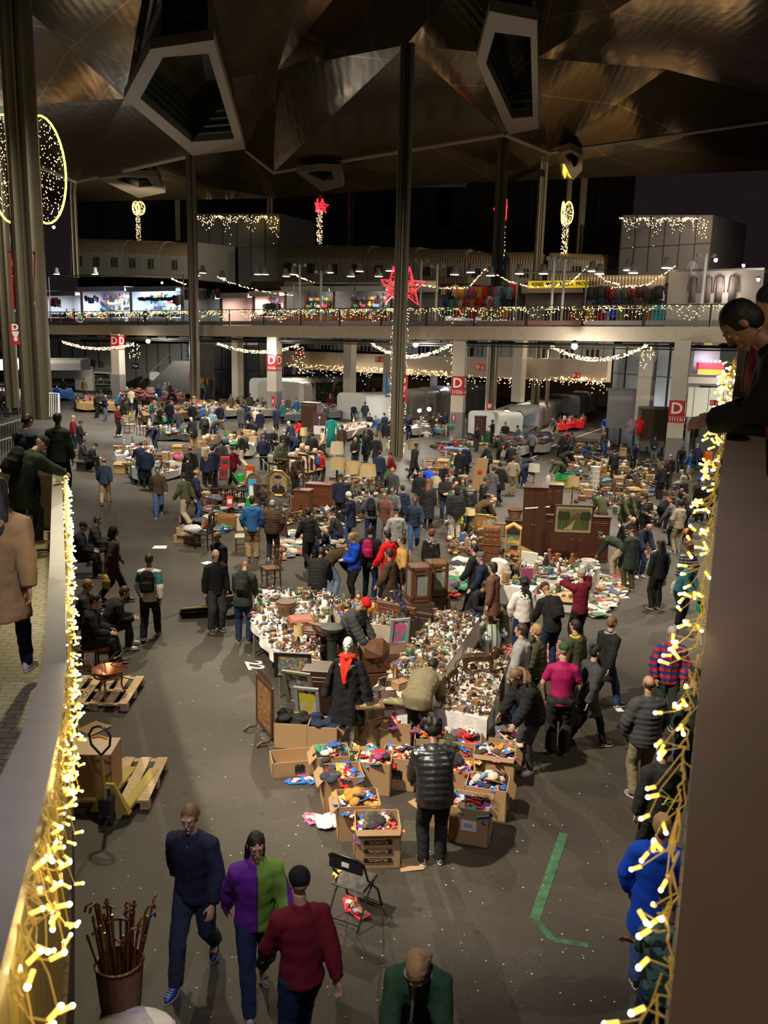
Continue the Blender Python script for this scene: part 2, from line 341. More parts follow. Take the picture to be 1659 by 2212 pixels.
# second gallery beam behind
def strip3(name,pts,dz,th,mt,off=None,**k):
    b=B()
    for a,c in zip(pts,pts[1:]):
        d=(c-a); nrm=V((-d.y,d.x,0)).normalized()*th
        if nrm.y<0: nrm=-nrm
        b.slab([a,c,c+V((0,0,dz)),a+V((0,0,dz))],nrm)
    return b.obj(name,mt,**k)
strip3('gallery_beam',[P(600,795,98),P(850,808,90),P(1100,818,82),P(1310,826,76)],2.0,1,m_conc,label='beige concrete beam of the second gallery seen under the first',cat='beam')
strip3('gallery_facade',[P(600,750,104),P(850,762,96),P(1100,780,88),P(1320,795,82)],4.4,.3,mat('corrugated_facade',(.30,.31,.31),.45,.5,kind='slats',ax='x',s=1.1,w=.93,c2=(.05,.05,.05)),label='ribbed grey sheet facade above the second gallery beam',cat='facade')
for px,py,z,lab in [(330,750,97,0)]+[(430+112*i,750,103-i*2,0) for i in range(8)]:
    pass
for i,px in enumerate([655,705,790,915,1010,1175,1225,1280]):
    z=103-(px-600)*.031; b=B()
    for j in range(3): b.box((-.5+.5*j,-.1,0),(.3,.06,1.5))
    b.obj('louvre_window',m_dark,loc=P(px,757+(px-600)*.022,z-.6),rz=CANG,label='dark triple slot window in the ribbed facade under the gallery, %s from the left'%['first','second','third','fourth','fifth','sixth','seventh','eighth'][i],cat='window')
# small red D direction signs on the beam
for px,py,z,lab in [(645,763,92,'small red D arrow sign on the beam near the top of the second concrete column'),(820,776,88,'small red D arrow sign on the beam left of the central pillar'),(1037,793,81,'small red D arrow sign on the beam right of the third concrete column'),(1244,811,74,'small red D arrow sign on the beam left of the grey lift wall'),(1543,870,50,'red D arrow sign on the white fascia at the right'),(1571,870,50,'red sign beside the arrow sign on the white fascia, half hidden by fairy lights')]:
    t=thing('direction_sign',lab,'sign',P(px,py,z)); w_=19/1832*z; 
    B().box((0,0,0),(w_,.05,w_*.62)).obj('sign_panel',m_red,t); put_text('D',w_*.5,m_signw,facing(V((-w_*.26,-.04,0)),(0,-1,0)),t,'sign_letter',.01)
    B().tube([(w_*.25,-.04,w_*.18),(w_*.25,-.04,-w_*.18)],w_*.03,n=5).tube([(w_*.13,-.04,-w_*.04),(w_*.25,-.04,-w_*.2),(w_*.37,-.04,-w_*.04)],w_*.03,n=5).obj('arrow',m_signw,t)
# cladding blocks  (px quads of front faces at camera depth)
def block(name,pl,pr,ytop,ybot,z0,z1,depth,mt,seams=0,hs=(),lab=None,cat='building',st=False):
    a=P(pl,ybot,z0); c=P(pr,ybot,z1); H=P(pl,ytop,z0).z-a.z; H2=P(pr,ytop,z1).z-c.z
    d=c-a; d.z=0; n=V((-d.y,d.x,0)).normalized()
    if n.y<0: n=-n
    t=thing(name,lab,cat,a) if not st else None; par=t
    L_=d.length; ang=math.atan2(d.y,d.x); M=MT.Rotation(ang,4,'Z')
    b=B(); dz=c.z-a.z
    b.slab([(0,0,-1),(L_,0,dz-1),(L_,0,dz+H2),(0,0,H)],(0,depth,0))
    o=b.obj('wall_panel' if t else name,mt,par,M=M)
    if seams:
        b=B()
        for i in range(seams+1): x=L_*i/seams; hx=H+(dz+H2-H)*i/seams; b.box((x,-.03,hx/2),(L_*.006+.04,.08,hx))
        for hh in hs: b.box((L_/2,-.03,H*hh),(L_,.08,.07))
        b.obj('seam_profile',m_steeld,par,M=M)
    return t,M,L_,H
block('lift_tower',1310,1500,742,965,70,60,5,m_clad,6,(.38,.72),'grey metal panelled lift tower under the gallery at the right')
block('lift_tower',425,605,465,600,112,106,8,m_cladd,6,(.45,),'dark panelled stair tower on the upper level hung with fairy lights, left of centre')
block('lift_tower',1336,1530,468,588,84,78,8,mat('tower_cladding',(.13,.125,.13),.4,.5),6,(.42,),'grey panelled tower on the upper level hung with fairy lights, at the right')
block('stair_wall',272,420,742,850,96,90,3,m_cladd,6,(),'dark grey panelled stair wall behind the leftmost concrete column')
block('stair_wall',430,560,740,850,100,96,3,m_clad,5,(.5,),'grey panelled wall behind the left hanging banner')
block('far_wall',105,272,738,800,104,100,1,mat('pale_cladding',(.36,.38,.37),.5,.3),6,(),'pale panelled wall behind the clothes racks at the left')
block('background_building',180,1000,420,860,190,175,5,mat('night_building',(.017,.013,.016),.9),0,(),'large dark building beyond the market at night')
block('background_building',990,1335,395,860,178,172,5,mat('night_building_brown',(.028,.02,.016),.9),5,(.4,),'dark brown panelled building behind the right half of the roof')
block('background_parapet',600,1340,500,840,168,158,3,m_dark,0,(),'black parapet band behind the barrel roofed sheds')
block('back_wall',-60,1720,820,905,175,125,2,mat('back_wall_wood',(.16,.085,.035),.7,kind='seams',ax='x',s=.4,w=.95,c2=(.02,.015,.01)),0,(),'brown boarded wall closing the market hall below the second gallery')
# signage on lift tower
t=thing('directory_board','black directory board with four coloured diamond symbols beside the lift','sign',P(1478,905,60)); w_=1.35
B().box((0,0,0),(w_,.08,3.6)).obj('board',mat('board_black',(.012,.012,.012),.4),t)
for i,c in enumerate([(.14,.09,.4),(.02,.4,.33),(.55,.16,.09),(.6,.02,.03)]): B().add([(-.3,-.06,.55-i*.42),(0,-.06,.4-i*.42),(.3,-.06,.55-i*.42),(0,-.06,.72-i*.42)],[(0,1,2,3)]).obj('symbol',mat('symbol_%d'%i,c),t)
for i,(y,s) in enumerate([(1.35,.16),(1.12,.1)]): B().box((-.1,-.06,y),(.9-.3*i,.02,s*.5)).obj('text_bar',m_signw,t)
t=thing('lift_door','brown steel lift doors in the grey panelled tower','door',P(1420,925,61)); B().box((-.62,0,0),(1.2,.12,2.7)).box((.62,0,0),(1.2,.12,2.7)).obj('door_leaf',mat('door_steel',(.14,.11,.07),.35,.8),t); B().box((0,.02,1.45),(2.9,.2,.2)).box((-1.35,.02,0),(.18,.2,2.8)).box((1.35,.02,0),(.18,.2,2.8)).obj('frame',m_clad,t)
t=thing('lift_door','dark service door behind the cabin with the red jumper','door',P(1350,885,62)); B().box((0,0,0),(2.6,.12,2.7)).obj('door_leaf',m_greyp,t); B().box((0,.02,1.45),(2.9,.2,.2)).obj('frame',m_clad,t)
# escalator / stair silhouette at left
t=thing('staircase','grey staircase with solid balustrade behind the market stalls at the left','stairs',P(345,850,88))
B().slab([(-2,0,0),(1.5,0,3.4),(3.2,0,3.4),(3.2,0,0)],(0,1.4,0)).obj('stair_flight',m_cladd,t); B().tube([(-2,-.05,1.1),(1.5,-.05,4.4),(3.2,-.05,4.4)],.05).obj('handrail',m_railg,t)
t=thing('information_screen','small black information screen on the dark stair wall','screen',P(292,790,89)); B().box((0,0,0),(.75,.06,.65)).obj('casing',m_dark,t)
for i,c in enumerate([(.6,.1,.05),(.05,.35,.5),(.05,.4,.2)]): B().box((-.15+.17*i,-.04,-.05+.1*(i==0)),(.1,.02,.08)).obj('screen_icon',mat('icon%d'%i,c,em=1.2),t)
# --- steel pillars (double shaft with dark groove) : (px_base,py_base,z, px_top,py_top, w, label)
def pillar(pb,z,pt,w,lab,rot=0,name='steel_pillar',n=12):
    a=P(*pb,z); d=ray(*pt); k=V((d.x,d.y)).length; s=V((a.x,a.y)).length/k; zt=CAM.z+d.z*s; h=zt-a.z
    t=thing(name,lab,'pillar',a,rot); r=w*.30
    B().box((0,.02,h/2),(w*.55,w*.5,h)).obj('web',m_steeld,t)
    for sx in(-1,1):
        b=B(); b.loft([[ (sx*w*.27+r*cos(2*pi*i/n)*.85,r*sin(2*pi*i/n)*1.25,zz) for i in range(n)] for zz in(0,h)]); b.obj('shaft',m_steel,t,smooth=True)
    b=B(); b.tube([(0,-w*.32,0),(0,-w*.32,h)],w*.05,n=5); b.obj('drain_pipe',m_steel,t)
    return t,h
BIG,hh=pillar((82,905),30,(30,-40),.98,'massive dark double steel pillar carrying an oval light frame, at the left edge')
CEN,hc=pillar((856,985),51.6,(879,95),.78,'tall double steel pillar with a red star of lights, at the centre')
p3,_=pillar((423,905),74,(411,335),.82,'tall steel pillar with a small red D plate left of centre')
p4,_=pillar((1057,925),72,(1090,292),.9,'tall steel pillar with red side lights right of the central pillar')
for pb,z,pt,w,lab in [((583,600),108,(590,375),.75,'slender steel pillar rising beside the fairy lit stair tower'),((165,600),100,(165,394),.8,'slender steel pillar above the barrel roof shed at the left'),((757,540),115,(758,410),.65,'slender steel pillar with nothing hung on it, above the long sheds'),((1160,605),84,(1180,328),.85,'steel pillar just right of the pillar with red side lights'),((1250,565),95,(1257,385),.75,'slender steel pillar right of the oval light frame'),((1220,560),92,(1232,380),.55,'thin steel pillar carrying the right oval of lights'),((1155,880),82,(1155,735),.8,'steel pillar under the gallery behind the kiosk row'),((1180,885),84,(1182,735),.35,'thin steel post beside the pillar behind the kiosk row'),((385,520),120,(385,425),.7,'slender steel pillar left of the dark panelled tower'),((690,560),118,(690,400),.5,'thin steel pillar carrying the small red star'),((300,560),118,(300,430),.45,'thin steel pillar carrying the left oval of lights'),((28,880),46,(14,260),.7,'steel pillar standing behind the massive left pillar')]:
    pillar(pb,z,pt,w,lab)
# --- mirrored roof facets
m_mir=None
def mirror():
    m,t,b=_nt('mirror_roof'); N=t.nodes; L=t.links.new; tc=N.new('ShaderNodeTexCoord')
    b.inputs['Metallic'].default_value=.88; b.inputs['Roughness'].default_value=.13
    sp=N.new('ShaderNodeSeparateXYZ'); L(tc.outputs['Object'],sp.inputs[0])
    def mt(op,a,c=None):
        q=N.new('ShaderNodeMath'); q.operation=op
        for i,v in enumerate((a,c)):
            if v is None: continue
            if isinstance(v,(int,float)): q.inputs[i].default_value=v
            else: L(v,q.inputs[i])
        return q.outputs[0]
    xx=mt('ADD',mt('MULTIPLY',sp.outputs[0],.8),mt('MULTIPLY',sp.outputs[1],.6)); yy=mt('SUBTRACT',mt('MULTIPLY',sp.outputs[1],.8),mt('MULTIPLY',sp.outputs[0],.6))
    l1=mt('LESS_THAN',mt('FRACT',mt('MULTIPLY',xx,.28)),.018); l2=mt('LESS_THAN',mt('FRACT',mt('MULTIPLY',yy,.09)),.012)
    ln=mt('MAXIMUM',l1,l2)
    q=N.new('ShaderNodeMix'); q.data_type='RGBA'; L(ln,q.inputs[0]); q.inputs[6].default_value=(.30,.225,.13,1); q.inputs[7].default_value=(.62,.44,.2,1); L(q.outputs[2],b.inputs['Base Color'])
    nz=N.new('ShaderNodeTexNoise'); nz.inputs['Scale'].default_value=.55; nz.inputs['Detail'].default_value=2; L(tc.outputs['Object'],nz.inputs['Vector'])
    wv=N.new('ShaderNodeTexWave'); wv.inputs['Scale'].default_value=.5; wv.inputs['Distortion'].default_value=3; L(tc.outputs['Object'],wv.inputs['Vector'])
    bp=N.new('ShaderNodeBump'); bp.inputs['Strength'].default_value=.16; bp.inputs['Distance'].default_value=.07; L(mt('ADD',nz.outputs['Fac'],mt('MULTIPLY',wv.outputs['Fac'],.25)),bp.inputs['Height']); L(bp.outputs[0],b.inputs['Normal'])
    return m
m_mir=mirror()
RV={'P0':(-120,-140,25),'P1':(330,-140,23.5),'P2':(790,-90,27),'P3':(1050,-110,27),'P4':(1480,-70,24),'P5':(1850,-120,26),
 'Q0':(-120,235,21),'Q1':(270,213,22.2),'Q2':(600,150,25.5),'A':(878,97,22.4),'Q3':(1160,125,24),'Q4':(1440,150,25.5),'Q5':(1800,60,24),
 'R0':(165,393,20.6),'R1':(415,336,21.4),'R2':(530,326,22.8),'R3':(590,373,21.8),'R4':(1090,291,22.0),'R5':(1185,330,21.4),'R6':(1800,243,25),'R00':(-80,300,22)}
RV={k:HZ(*v) for k,v in RV.items()}
facets=['P0 P1 Q1 Q0','P1 P2 Q2','P1 Q2 Q1','P2 A Q2','P2 P3 A','P3 Q3 A','P3 P4 Q3','P4 Q4 Q3','P4 P5 Q5 Q4','Q0 Q1 R0','Q0 R0 R00','Q1 R1 R0','Q1 Q2 R2','Q1 R2 R1','Q2 R3 R2','Q2 A R3','A R4 R3','A Q3 R4','Q3 R5 R4','Q3 Q4 R5','Q4 R6 R5','Q4 Q5 R6']
b=B()
for f in facets: b.slab([RV[k] for k in f.split()],(0,0,.0001)) if 0 else b.add([RV[k] for k in f.split()],[tuple(range(len(f.split())))])
struct('ceiling',b,m_mir)
# edge trims of the front roof
b=B()
for a,c in [('R0','R1'),('R2','R3'),('R3','R4'),('R5','R6'),('R4','R5'),('R00','R0')]: b.tube([RV[a],RV[c]],.16,n=4)
struct('trim_2',b,mat('roof_edge',(.42,.36,.26),.5,.3))
b=B(); T=[HZ(-100,250,27),HZ(500,250,27),HZ(1000,200,27),HZ(1800,200,28)]; U=[HZ(-100,440,21.5),HZ(600,428,21.5),HZ(990,396,22.3),HZ(1800,362,23.5)]; W=[HZ(240,372,22.5),HZ(760,360,23.2),HZ(1400,320,24)]
for q in([T[0],W[0],U[0]],[T[0],T[1],W[0]],[W[0],T[1],U[1]],[U[0],W[0],U[1]],[T[1],W[1],U[1]],[T[1],T[2],W[1]],[W[1],T[2],U[2]],[U[1],W[1],U[2]],[T[2],W[2],U[2]],[T[2],T[3],W[2]],[W[2],T[3],U[3]],[U[2],W[2],U[3]]): b.add(q,[(0,1,2)])
struct('ceiling',b,m_mir)
# pentagonal funnels round the pillars
m_fr=mat('funnel_frame',(.21,.17,.115),.6)
def funnel(outer,inner,Z,lab,zi=None,deep=3.5):
    t=thing('roof_funnel',lab,'roof opening',HZ(*outer[0],Z)); O=HZ(*outer[0],Z); b=B(); n=len(outer); o=[HZ(*p,Z)-O for p in outer]; i_=[HZ(*p,Z)-O for p in inner]
    for k in range(n):
        j=(k+1)%n; b.slab([o[k],o[j],i_[j],i_[k]],(0,0,.5))
    b.obj('frame',m_fr,t); b=B()
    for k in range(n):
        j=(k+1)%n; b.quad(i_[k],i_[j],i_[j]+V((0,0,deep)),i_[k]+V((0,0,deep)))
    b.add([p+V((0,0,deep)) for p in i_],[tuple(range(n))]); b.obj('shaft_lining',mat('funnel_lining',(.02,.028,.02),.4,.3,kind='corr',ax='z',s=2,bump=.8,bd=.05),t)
funnel([(268,213),(325,106),(462,86),(530,322),(417,337)],[(303,213),(352,124),(450,116),(506,300),(414,307)],20.4,'large five sided opening framed in pale steel round the left steel pillar')
funnel([(1029,132),(1057,24),(1160,44),(1163,278),(1098,291)],[(1050,137),(1069,70),(1146,80),(1151,252),(1106,256)],20.8,'tall five sided opening framed in pale steel round the right steel pillar')
funnel([(640,372),(688,366),(738,368),(744,402),(695,414)],[(662,374),(690,369),(716,371),(722,388),(698,391)],21.0,'small framed opening above the little red star')
funnel([(210,385),(262,378),(340,382),(358,416),(300,428)],[(250,387),(270,383),(318,385),(330,402),(300,405)],20.6,'small framed opening above the left oval of lights')
funnel([(1207,330),(1232,322),(1258,336),(1257,368),(1238,390)],[(1219,335),(1234,330),(1250,340),(1247,356),(1240,362)],21.2,'small framed opening above the right oval of lights')
# ================================================================ PEOPLE
def remesh(b,vox,sm=3,name='body',disp=None,dec=None):
    me=b.mesh('tmp',[mat('skin_mid',(.45,.26,.17),.5)],fix=False)
    o=bpy.data.objects.new('tmp',me); COL.objects.link(o)
    r=o.modifiers.new('r','REMESH'); r.mode='VOXEL'; r.voxel_size=vox; r.use_smooth_shade=True
    if sm: s=o.modifiers.new('s','SMOOTH'); s.iterations=sm; s.factor=.5
    dg=bpy.context.evaluated_depsgraph_get(); n=bpy.data.meshes.new_from_object(o.evaluated_get(dg)); n.name=name
    bpy.data.objects.remove(o); bpy.data.meshes.remove(me)
    if disp:
        nn=[v.normal.copy() for v in n.vertices]
        for v,q in zip(n.vertices,nn): v.co+=q*disp(v.co)
    if dec:
        o=bpy.data.objects.new('tmp',n); COL.objects.link(o); d=o.modifiers.new('d','DECIMATE'); d.ratio=dec
        dg=bpy.context.evaluated_depsgraph_get(); n2=bpy.data.meshes.new_from_object(o.evaluated_get(dg)); bpy.data.objects.remove(o); bpy.data.meshes.remove(n); n=n2; n.name=name
    n.polygons.foreach_set('use_smooth',[True]*len(n.polygons)); return n
def ik(a,t,l1,l2,pole):
    a=V(a); t=V(t); d=t-a; L_=min(d.length,(l1+l2)*.995); u=d.normalized(); t=a+u*L_
    x=(l1*l1-l2*l2+L_*L_)/(2*L_); h=math.sqrt(max(0,l1*l1-x*x)); p=V(pole)-u*V(pole).dot(u); p=p.normalized() if p.length>1e-4 else V((0,1,0))
    return a+u*x+p*h,t
# pose: pz pelvis height, lean, head pitch, wrists L/R, ankles L/R (x right of person is +x? person faces +y)
POSES={
 'st':dict(wl=(-.27,.05,.80),wr=(.27,.03,.80)),
 'pk':dict(wl=(-.23,.12,.92),wr=(.23,.12,.92),el=(-1,-.4,0)),
 'ph':dict(hp=32,wl=(-.07,.32,1.12),wr=(.09,.30,1.10),al=(-.11,.04),ar=(.11,-.03)),
 'wk':dict(lean=6,wl=(-.26,.26,.92),wr=(.26,-.18,.86),al=(-.09,-.28),ar=(.09,.30),pz=.90,heel=1),
 'ln':dict(lean=24,hp=38,wl=(-.20,.42,.84),wr=(.18,.45,.88),py=-.05),
 'bd':dict(lean=72,hp=22,wl=(-.15,.62,.38),wr=(.15,.66,.42),py=-.16,al=(-.15,.02),ar=(.14,-.05),pz=.88),
 'si':dict(pz=.50,lean=8,hp=20,wl=(-.12,.36,.66),wr=(.12,.38,.66),al=(-.13,.46),ar=(.14,.40)),
 'sl':dict(pz=.50,lean=34,hp=5,wl=(-.08,.52,.62),wr=(.10,.52,.62),al=(-.15,.46),ar=(.16,.40)),
 'cr':dict(pz=.30,lean=38,hp=20,wl=(-.12,.52,.36),wr=(.12,.54,.36),al=(-.13,.10),ar=(.14,.02)),
 'cm':dict(hp=8,wl=(-.10,.28,1.50),wr=(.12,.28,1.52)),
 'ra':dict(hp=8,wl=(-.50,.34,1.36),wr=(.27,.1,.85)),
 'rl':dict(lean=30,hp=38,wl=(-.10,.52,1.02),wr=(.16,.50,1.02),py=-.25,al=(-.10,-.42),ar=(.10,-.05),pz=.90),
 'rg':dict(lean=40,hp=30,wl=(.02,.38,.98),wr=(.22,.36,.98),py=-.2,al=(-.10,-.42),ar=(.10,-.05),pz=.90),
 'cb':dict(hp=14,wl=(.14,.24,1.18),wr=(-.14,.26,1.14)),
}
def rig(pn):
    p=dict(pz=.93,py=0,lean=2,hp=8,wl=(-.27,.05,.80),wr=(.27,.03,.80),al=(-.10,.0),ar=(.11,.02),el=(-.6,-1,-.3)); p.update(POSES[pn])
    j={}; L_=rad(p['lean']); u=V((0,sin(L_),cos(L_))); j['u']=u; P0=V((0,p['py'],p['pz'])); j['P']=P0
    L0=L_*.55; u0=V((0,sin(L0),cos(L0))); j['W']=P0+u0*.18; j['C']=j['W']+u*.19; j['S']=j['C']+u*.13; j['N']=j['S']+u*.075
    hp=L_*.75+rad(p['hp']); hu=V((0,sin(hp),cos(hp))); nu=(u+hu).normalized(); j['Hc']=j['N']+nu*.09+hu*.095; j['hp']=hp
    for sd,sx,wk,ak in(('l',-1,'wl','al'),('r',1,'wr','ar')):
        sh=j['S']+V((sx*.168,0,-.018)); e=V(p['el']); e=V((abs(e.x)*sx,e.y,e.z)); el,wr=ik(sh,p[wk],.285,.25,e); j['sh'+sd],j['el'+sd],j['wr'+sd]=sh,el,wr
        hpj=P0+V((sx*.09,0,-.03)); a=p[ak]; an=V((a[0],a[1],.085+(.06 if p.get('heel') and a[1]<0 else 0))); kn,an=ik(hpj,an,.425,.42,(sx*.15,1,.0)); j['hi'+sd],j['kn'+sd],j['an'+sd]=hpj,kn,an
    j['pz']=p['pz']; return j
RIGS={k:rig(k) for k in POSES}
def ell(c,u,rx,ry,n=14):
    x=V((1,0,0)); y=u.cross(x).normalized(); return [c+x*rx*cos(2*pi*i/n)+y*ry*sin(2*pi*i/n) for i in range(n)]
def torso(b,j,off=0,hem=0,bulk=1.,top=True,flare=0,pn=''):
    """hem: metres below the pelvis joint"""
    u0=(j['W']-j['P']).normalized(); st=[]
    down=V((0,0,-1)) if j['pz']>.6 else -u0
    if hem>.0:
        c=j['P']+down*hem; c.y=c.y*(.8 if j['pz']>.6 else 1); st.append((c,-down,.165+off+flare,.125+off+flare*(2.2 if pn=='wk' else 1)))
        if hem>.2: st.append((j['P']+down*hem*.5,-down,.168+off+flare*.5,.125+off+flare*.5))
    else: st.append((j['P']-u0*.06,u0,.13+off,.10+off))
    st+=[(j['P'],u0,(.165+off)*bulk,(.12+off)*bulk),(j['W'],j['u'],(.142+off*1.1)*bulk,(.105+off*1.2)*bulk),(j['C'],j['u'],(.168+off)*bulk,(.122+off)*bulk),(j['S'],j['u'],(.155+off*.7),.105+off*.8),(j['S']+j['u']*.045,j['u'],.105+off*.6,.08+off*.6),(j['N']+j['u']*.005,j['u'],.062+off*.35,.062+off*.35)]
    b.loft([ell(c,u,rx,ry) for c,u,rx,ry in st])
def hand(b,wr,d,side,palm,curl=.5,s=1.):
    """wr wrist, d forearm direction, side: thumb direction, palm normal"""
    d=d.normalized(); sd=(side-d*side.dot(d)).normalized(); pn=d.cross(sd)
    if pn.dot(palm)<0: pn=-pn
    c=wr+d*.045*s
    b.loft([[wr+d*t*s+sd*(w_*s*cos(a))+pn*(h*s*sin(a)) for a in [2*pi*i/10 for i in range(10)]] for t,w_,h in((-.01,.024,.017),(.02,.034,.016),(.06,.041,.015),(.088,.038,.012))])
    for i,(off,ln) in enumerate(((.030,.070),(.0105,.080),(-.0095,.074),(-.029,.058))):
        q=wr+d*.082*s+sd*off*s; dd=d.copy(); pts=[q-d*.02*s,q]
        for k,f in enumerate((.45,.32,.23)):
            a=curl*(.5+.45*k); dd=(d*cos(a*(k+1)*.7)+pn*sin(a*(k+1)*.7)).normalized(); q=q+dd*ln*f*s; pts.append(q)
        b.tube(pts,[.0095*s,.0095*s,.0088*s,.0082*s,.0065*s],n=7)
    t=wr+d*.022*s+sd*.026*s; td=(d*.6+sd*.75+pn*.25).normalized(); t2=t+td*.035*s; td2=(d*.85+sd*.3+pn*.4).normalized()
    b.tube([t-td*.015*s,t,t2,t2+td2*.03*s,t2+td2*.045*s],[.013*s,.013*s,.0115*s,.0095*s,.007*s],n=7)
def head_local(b,T):
    """head centred at origin facing +y, placed by matrix T"""
    o=b.T; b.T=T
    b.ball((0,-.012,.028),(.074,.096,.088),n=20,k=14)
    b.loft([[V((0,.012,z))+V((rx*cos(2*pi*i/16),ry*sin(2*pi*i/16)+oy,0)) for i in range(16)] for z,rx,ry,oy in((.05,.066,.078,.0),(.01,.064,.076,.0),(-.03,.058,.07,.003),(-.065,.047,.06,.012),(-.092,.034,.042,.026),(-.104,.02,.026,.032))])
    b.loft([[V((0,0,z))+V((w_*cos(2*pi*i/8),y+d*sin(2*pi*i/8),0)) for i in range(8)] for z,w_,y,d in((.030,.006,.088,.008),(.008,.009,.096,.013),(-.010,.0135,.104,.017),(-.022,.014,.098,.014),(-.027,.009,.092,.008))])
    for s in(-1,1):
        b.ball((s*.075,-.008,.0),(.010,.020,.032),n=8,k=6); b.ball((s*.028,.083,.040),(.024,.010,.009),n=8,k=5); b.ball((s*.034,.072,-.012),(.020,.014,.018),n=8,k=5)
        b.ball((s*.029,.078,.016),(.013,.012,.010),n=8,k=6)
    b.ball((0,.092,-.050),(.026,.010,.0075),n=10,k=5); b.ball((0,.090,-.061),(.022,.011,.0085),n=10,k=5); b.ball((0,.082,-.092),(.020,.018,.016),n=8,k=5)
    b.T=o
def headM(j): return MT.Translation(j['Hc'])@MT.Rotation(-j['hp'],4,'X')
BC={}
def body_mesh(pn,vox=.0095,up=False):
    k=(pn,vox)
    if k in BC: return BC[k]
    j=RIGS[pn]; b=B(); torso(b,j); T=headM(j)
    b.tube([j['S'],j['N'],j['N'].lerp(j['Hc'],.55)],[.07,.056,.052],n=12); head_local(b,T)
    for s,sx in(('l',-1),('r',1)):
        sh,el,wr=j['sh'+s],j['el'+s],j['wr'+s]
        b.tube([j['S']+V((sx*.09,0,0)),sh,sh.lerp(el,.45),el,el.lerp(wr,.3),wr],[.06,.06,.05,.042,.042,.027],n=10)
        d=wr-el; down=d.normalized().z<-.6; fwd=V((-sx*.6,1,.2)) if down else V((-sx*.8,.0,1)); hand(b,wr,d,fwd,V((-sx,0,-.3)) if down else V((-sx*.3,0,-1)),.55)
        hi,kn,an=j['hi'+s],j['kn'+s],j['an'+s]
        b.tube([hi+V((0,0,.04)),hi,hi.lerp(kn,.4),kn,kn.lerp(an,.3),an],[.09,.094,.082,.058,.056,.038],n=12)
        f=V((sx*.18,1,0)).normalized(); b.tube([an+V((0,0,.01)),an-f*.03-V((0,0,.04)),an+f*.06-V((0,0,.045)),an+f*.15-V((0,0,.058))],[.035,.036,(.04,.03),(.036,.018)],n=10)
    me=remesh(b,vox if vox<.009 else .0115,2,'person_body',dec=.75 if vox<.009 else .3); Ti=T.inverted()
    # painted features: material slots 0 skin 1 eye 2 iris 3 lips 4 brow
    for m in(mat('eye_white',(.7,.68,.64),.2),mat('iris_dark',(.02,.012,.008),.15),mat('lips',(.40,.14,.11),.5),mat('eyebrow_hair',(.035,.022,.015),.8)): me.materials.append(m)
    for p in me.polygons:
        q=Ti@p.center
        if q.y>.055 and abs(q.x)<.06 and -.08<q.z<.06:
            ax=abs(q.x)-.029; e=(ax/.012)**2+((q.z-.017)/.0055)**2
            if e<1: p.material_index=2 if abs(ax)<.0055 or vox>.009 else 1
            elif (q.x/.024)**2+((q.z+.054)/.0085)**2<1: p.material_index=3
            elif abs(ax-.002)<.019 and .038<q.z<.044 and vox<.009: p.material_index=4
    BC[k]=me; return me
def fold(a,f,sd=0): return lambda c: a*(NZ.noise(V((c.x*f+sd,c.y*f,c.z*f*1.6)))+.4*NZ.noise(c*f*2.5))
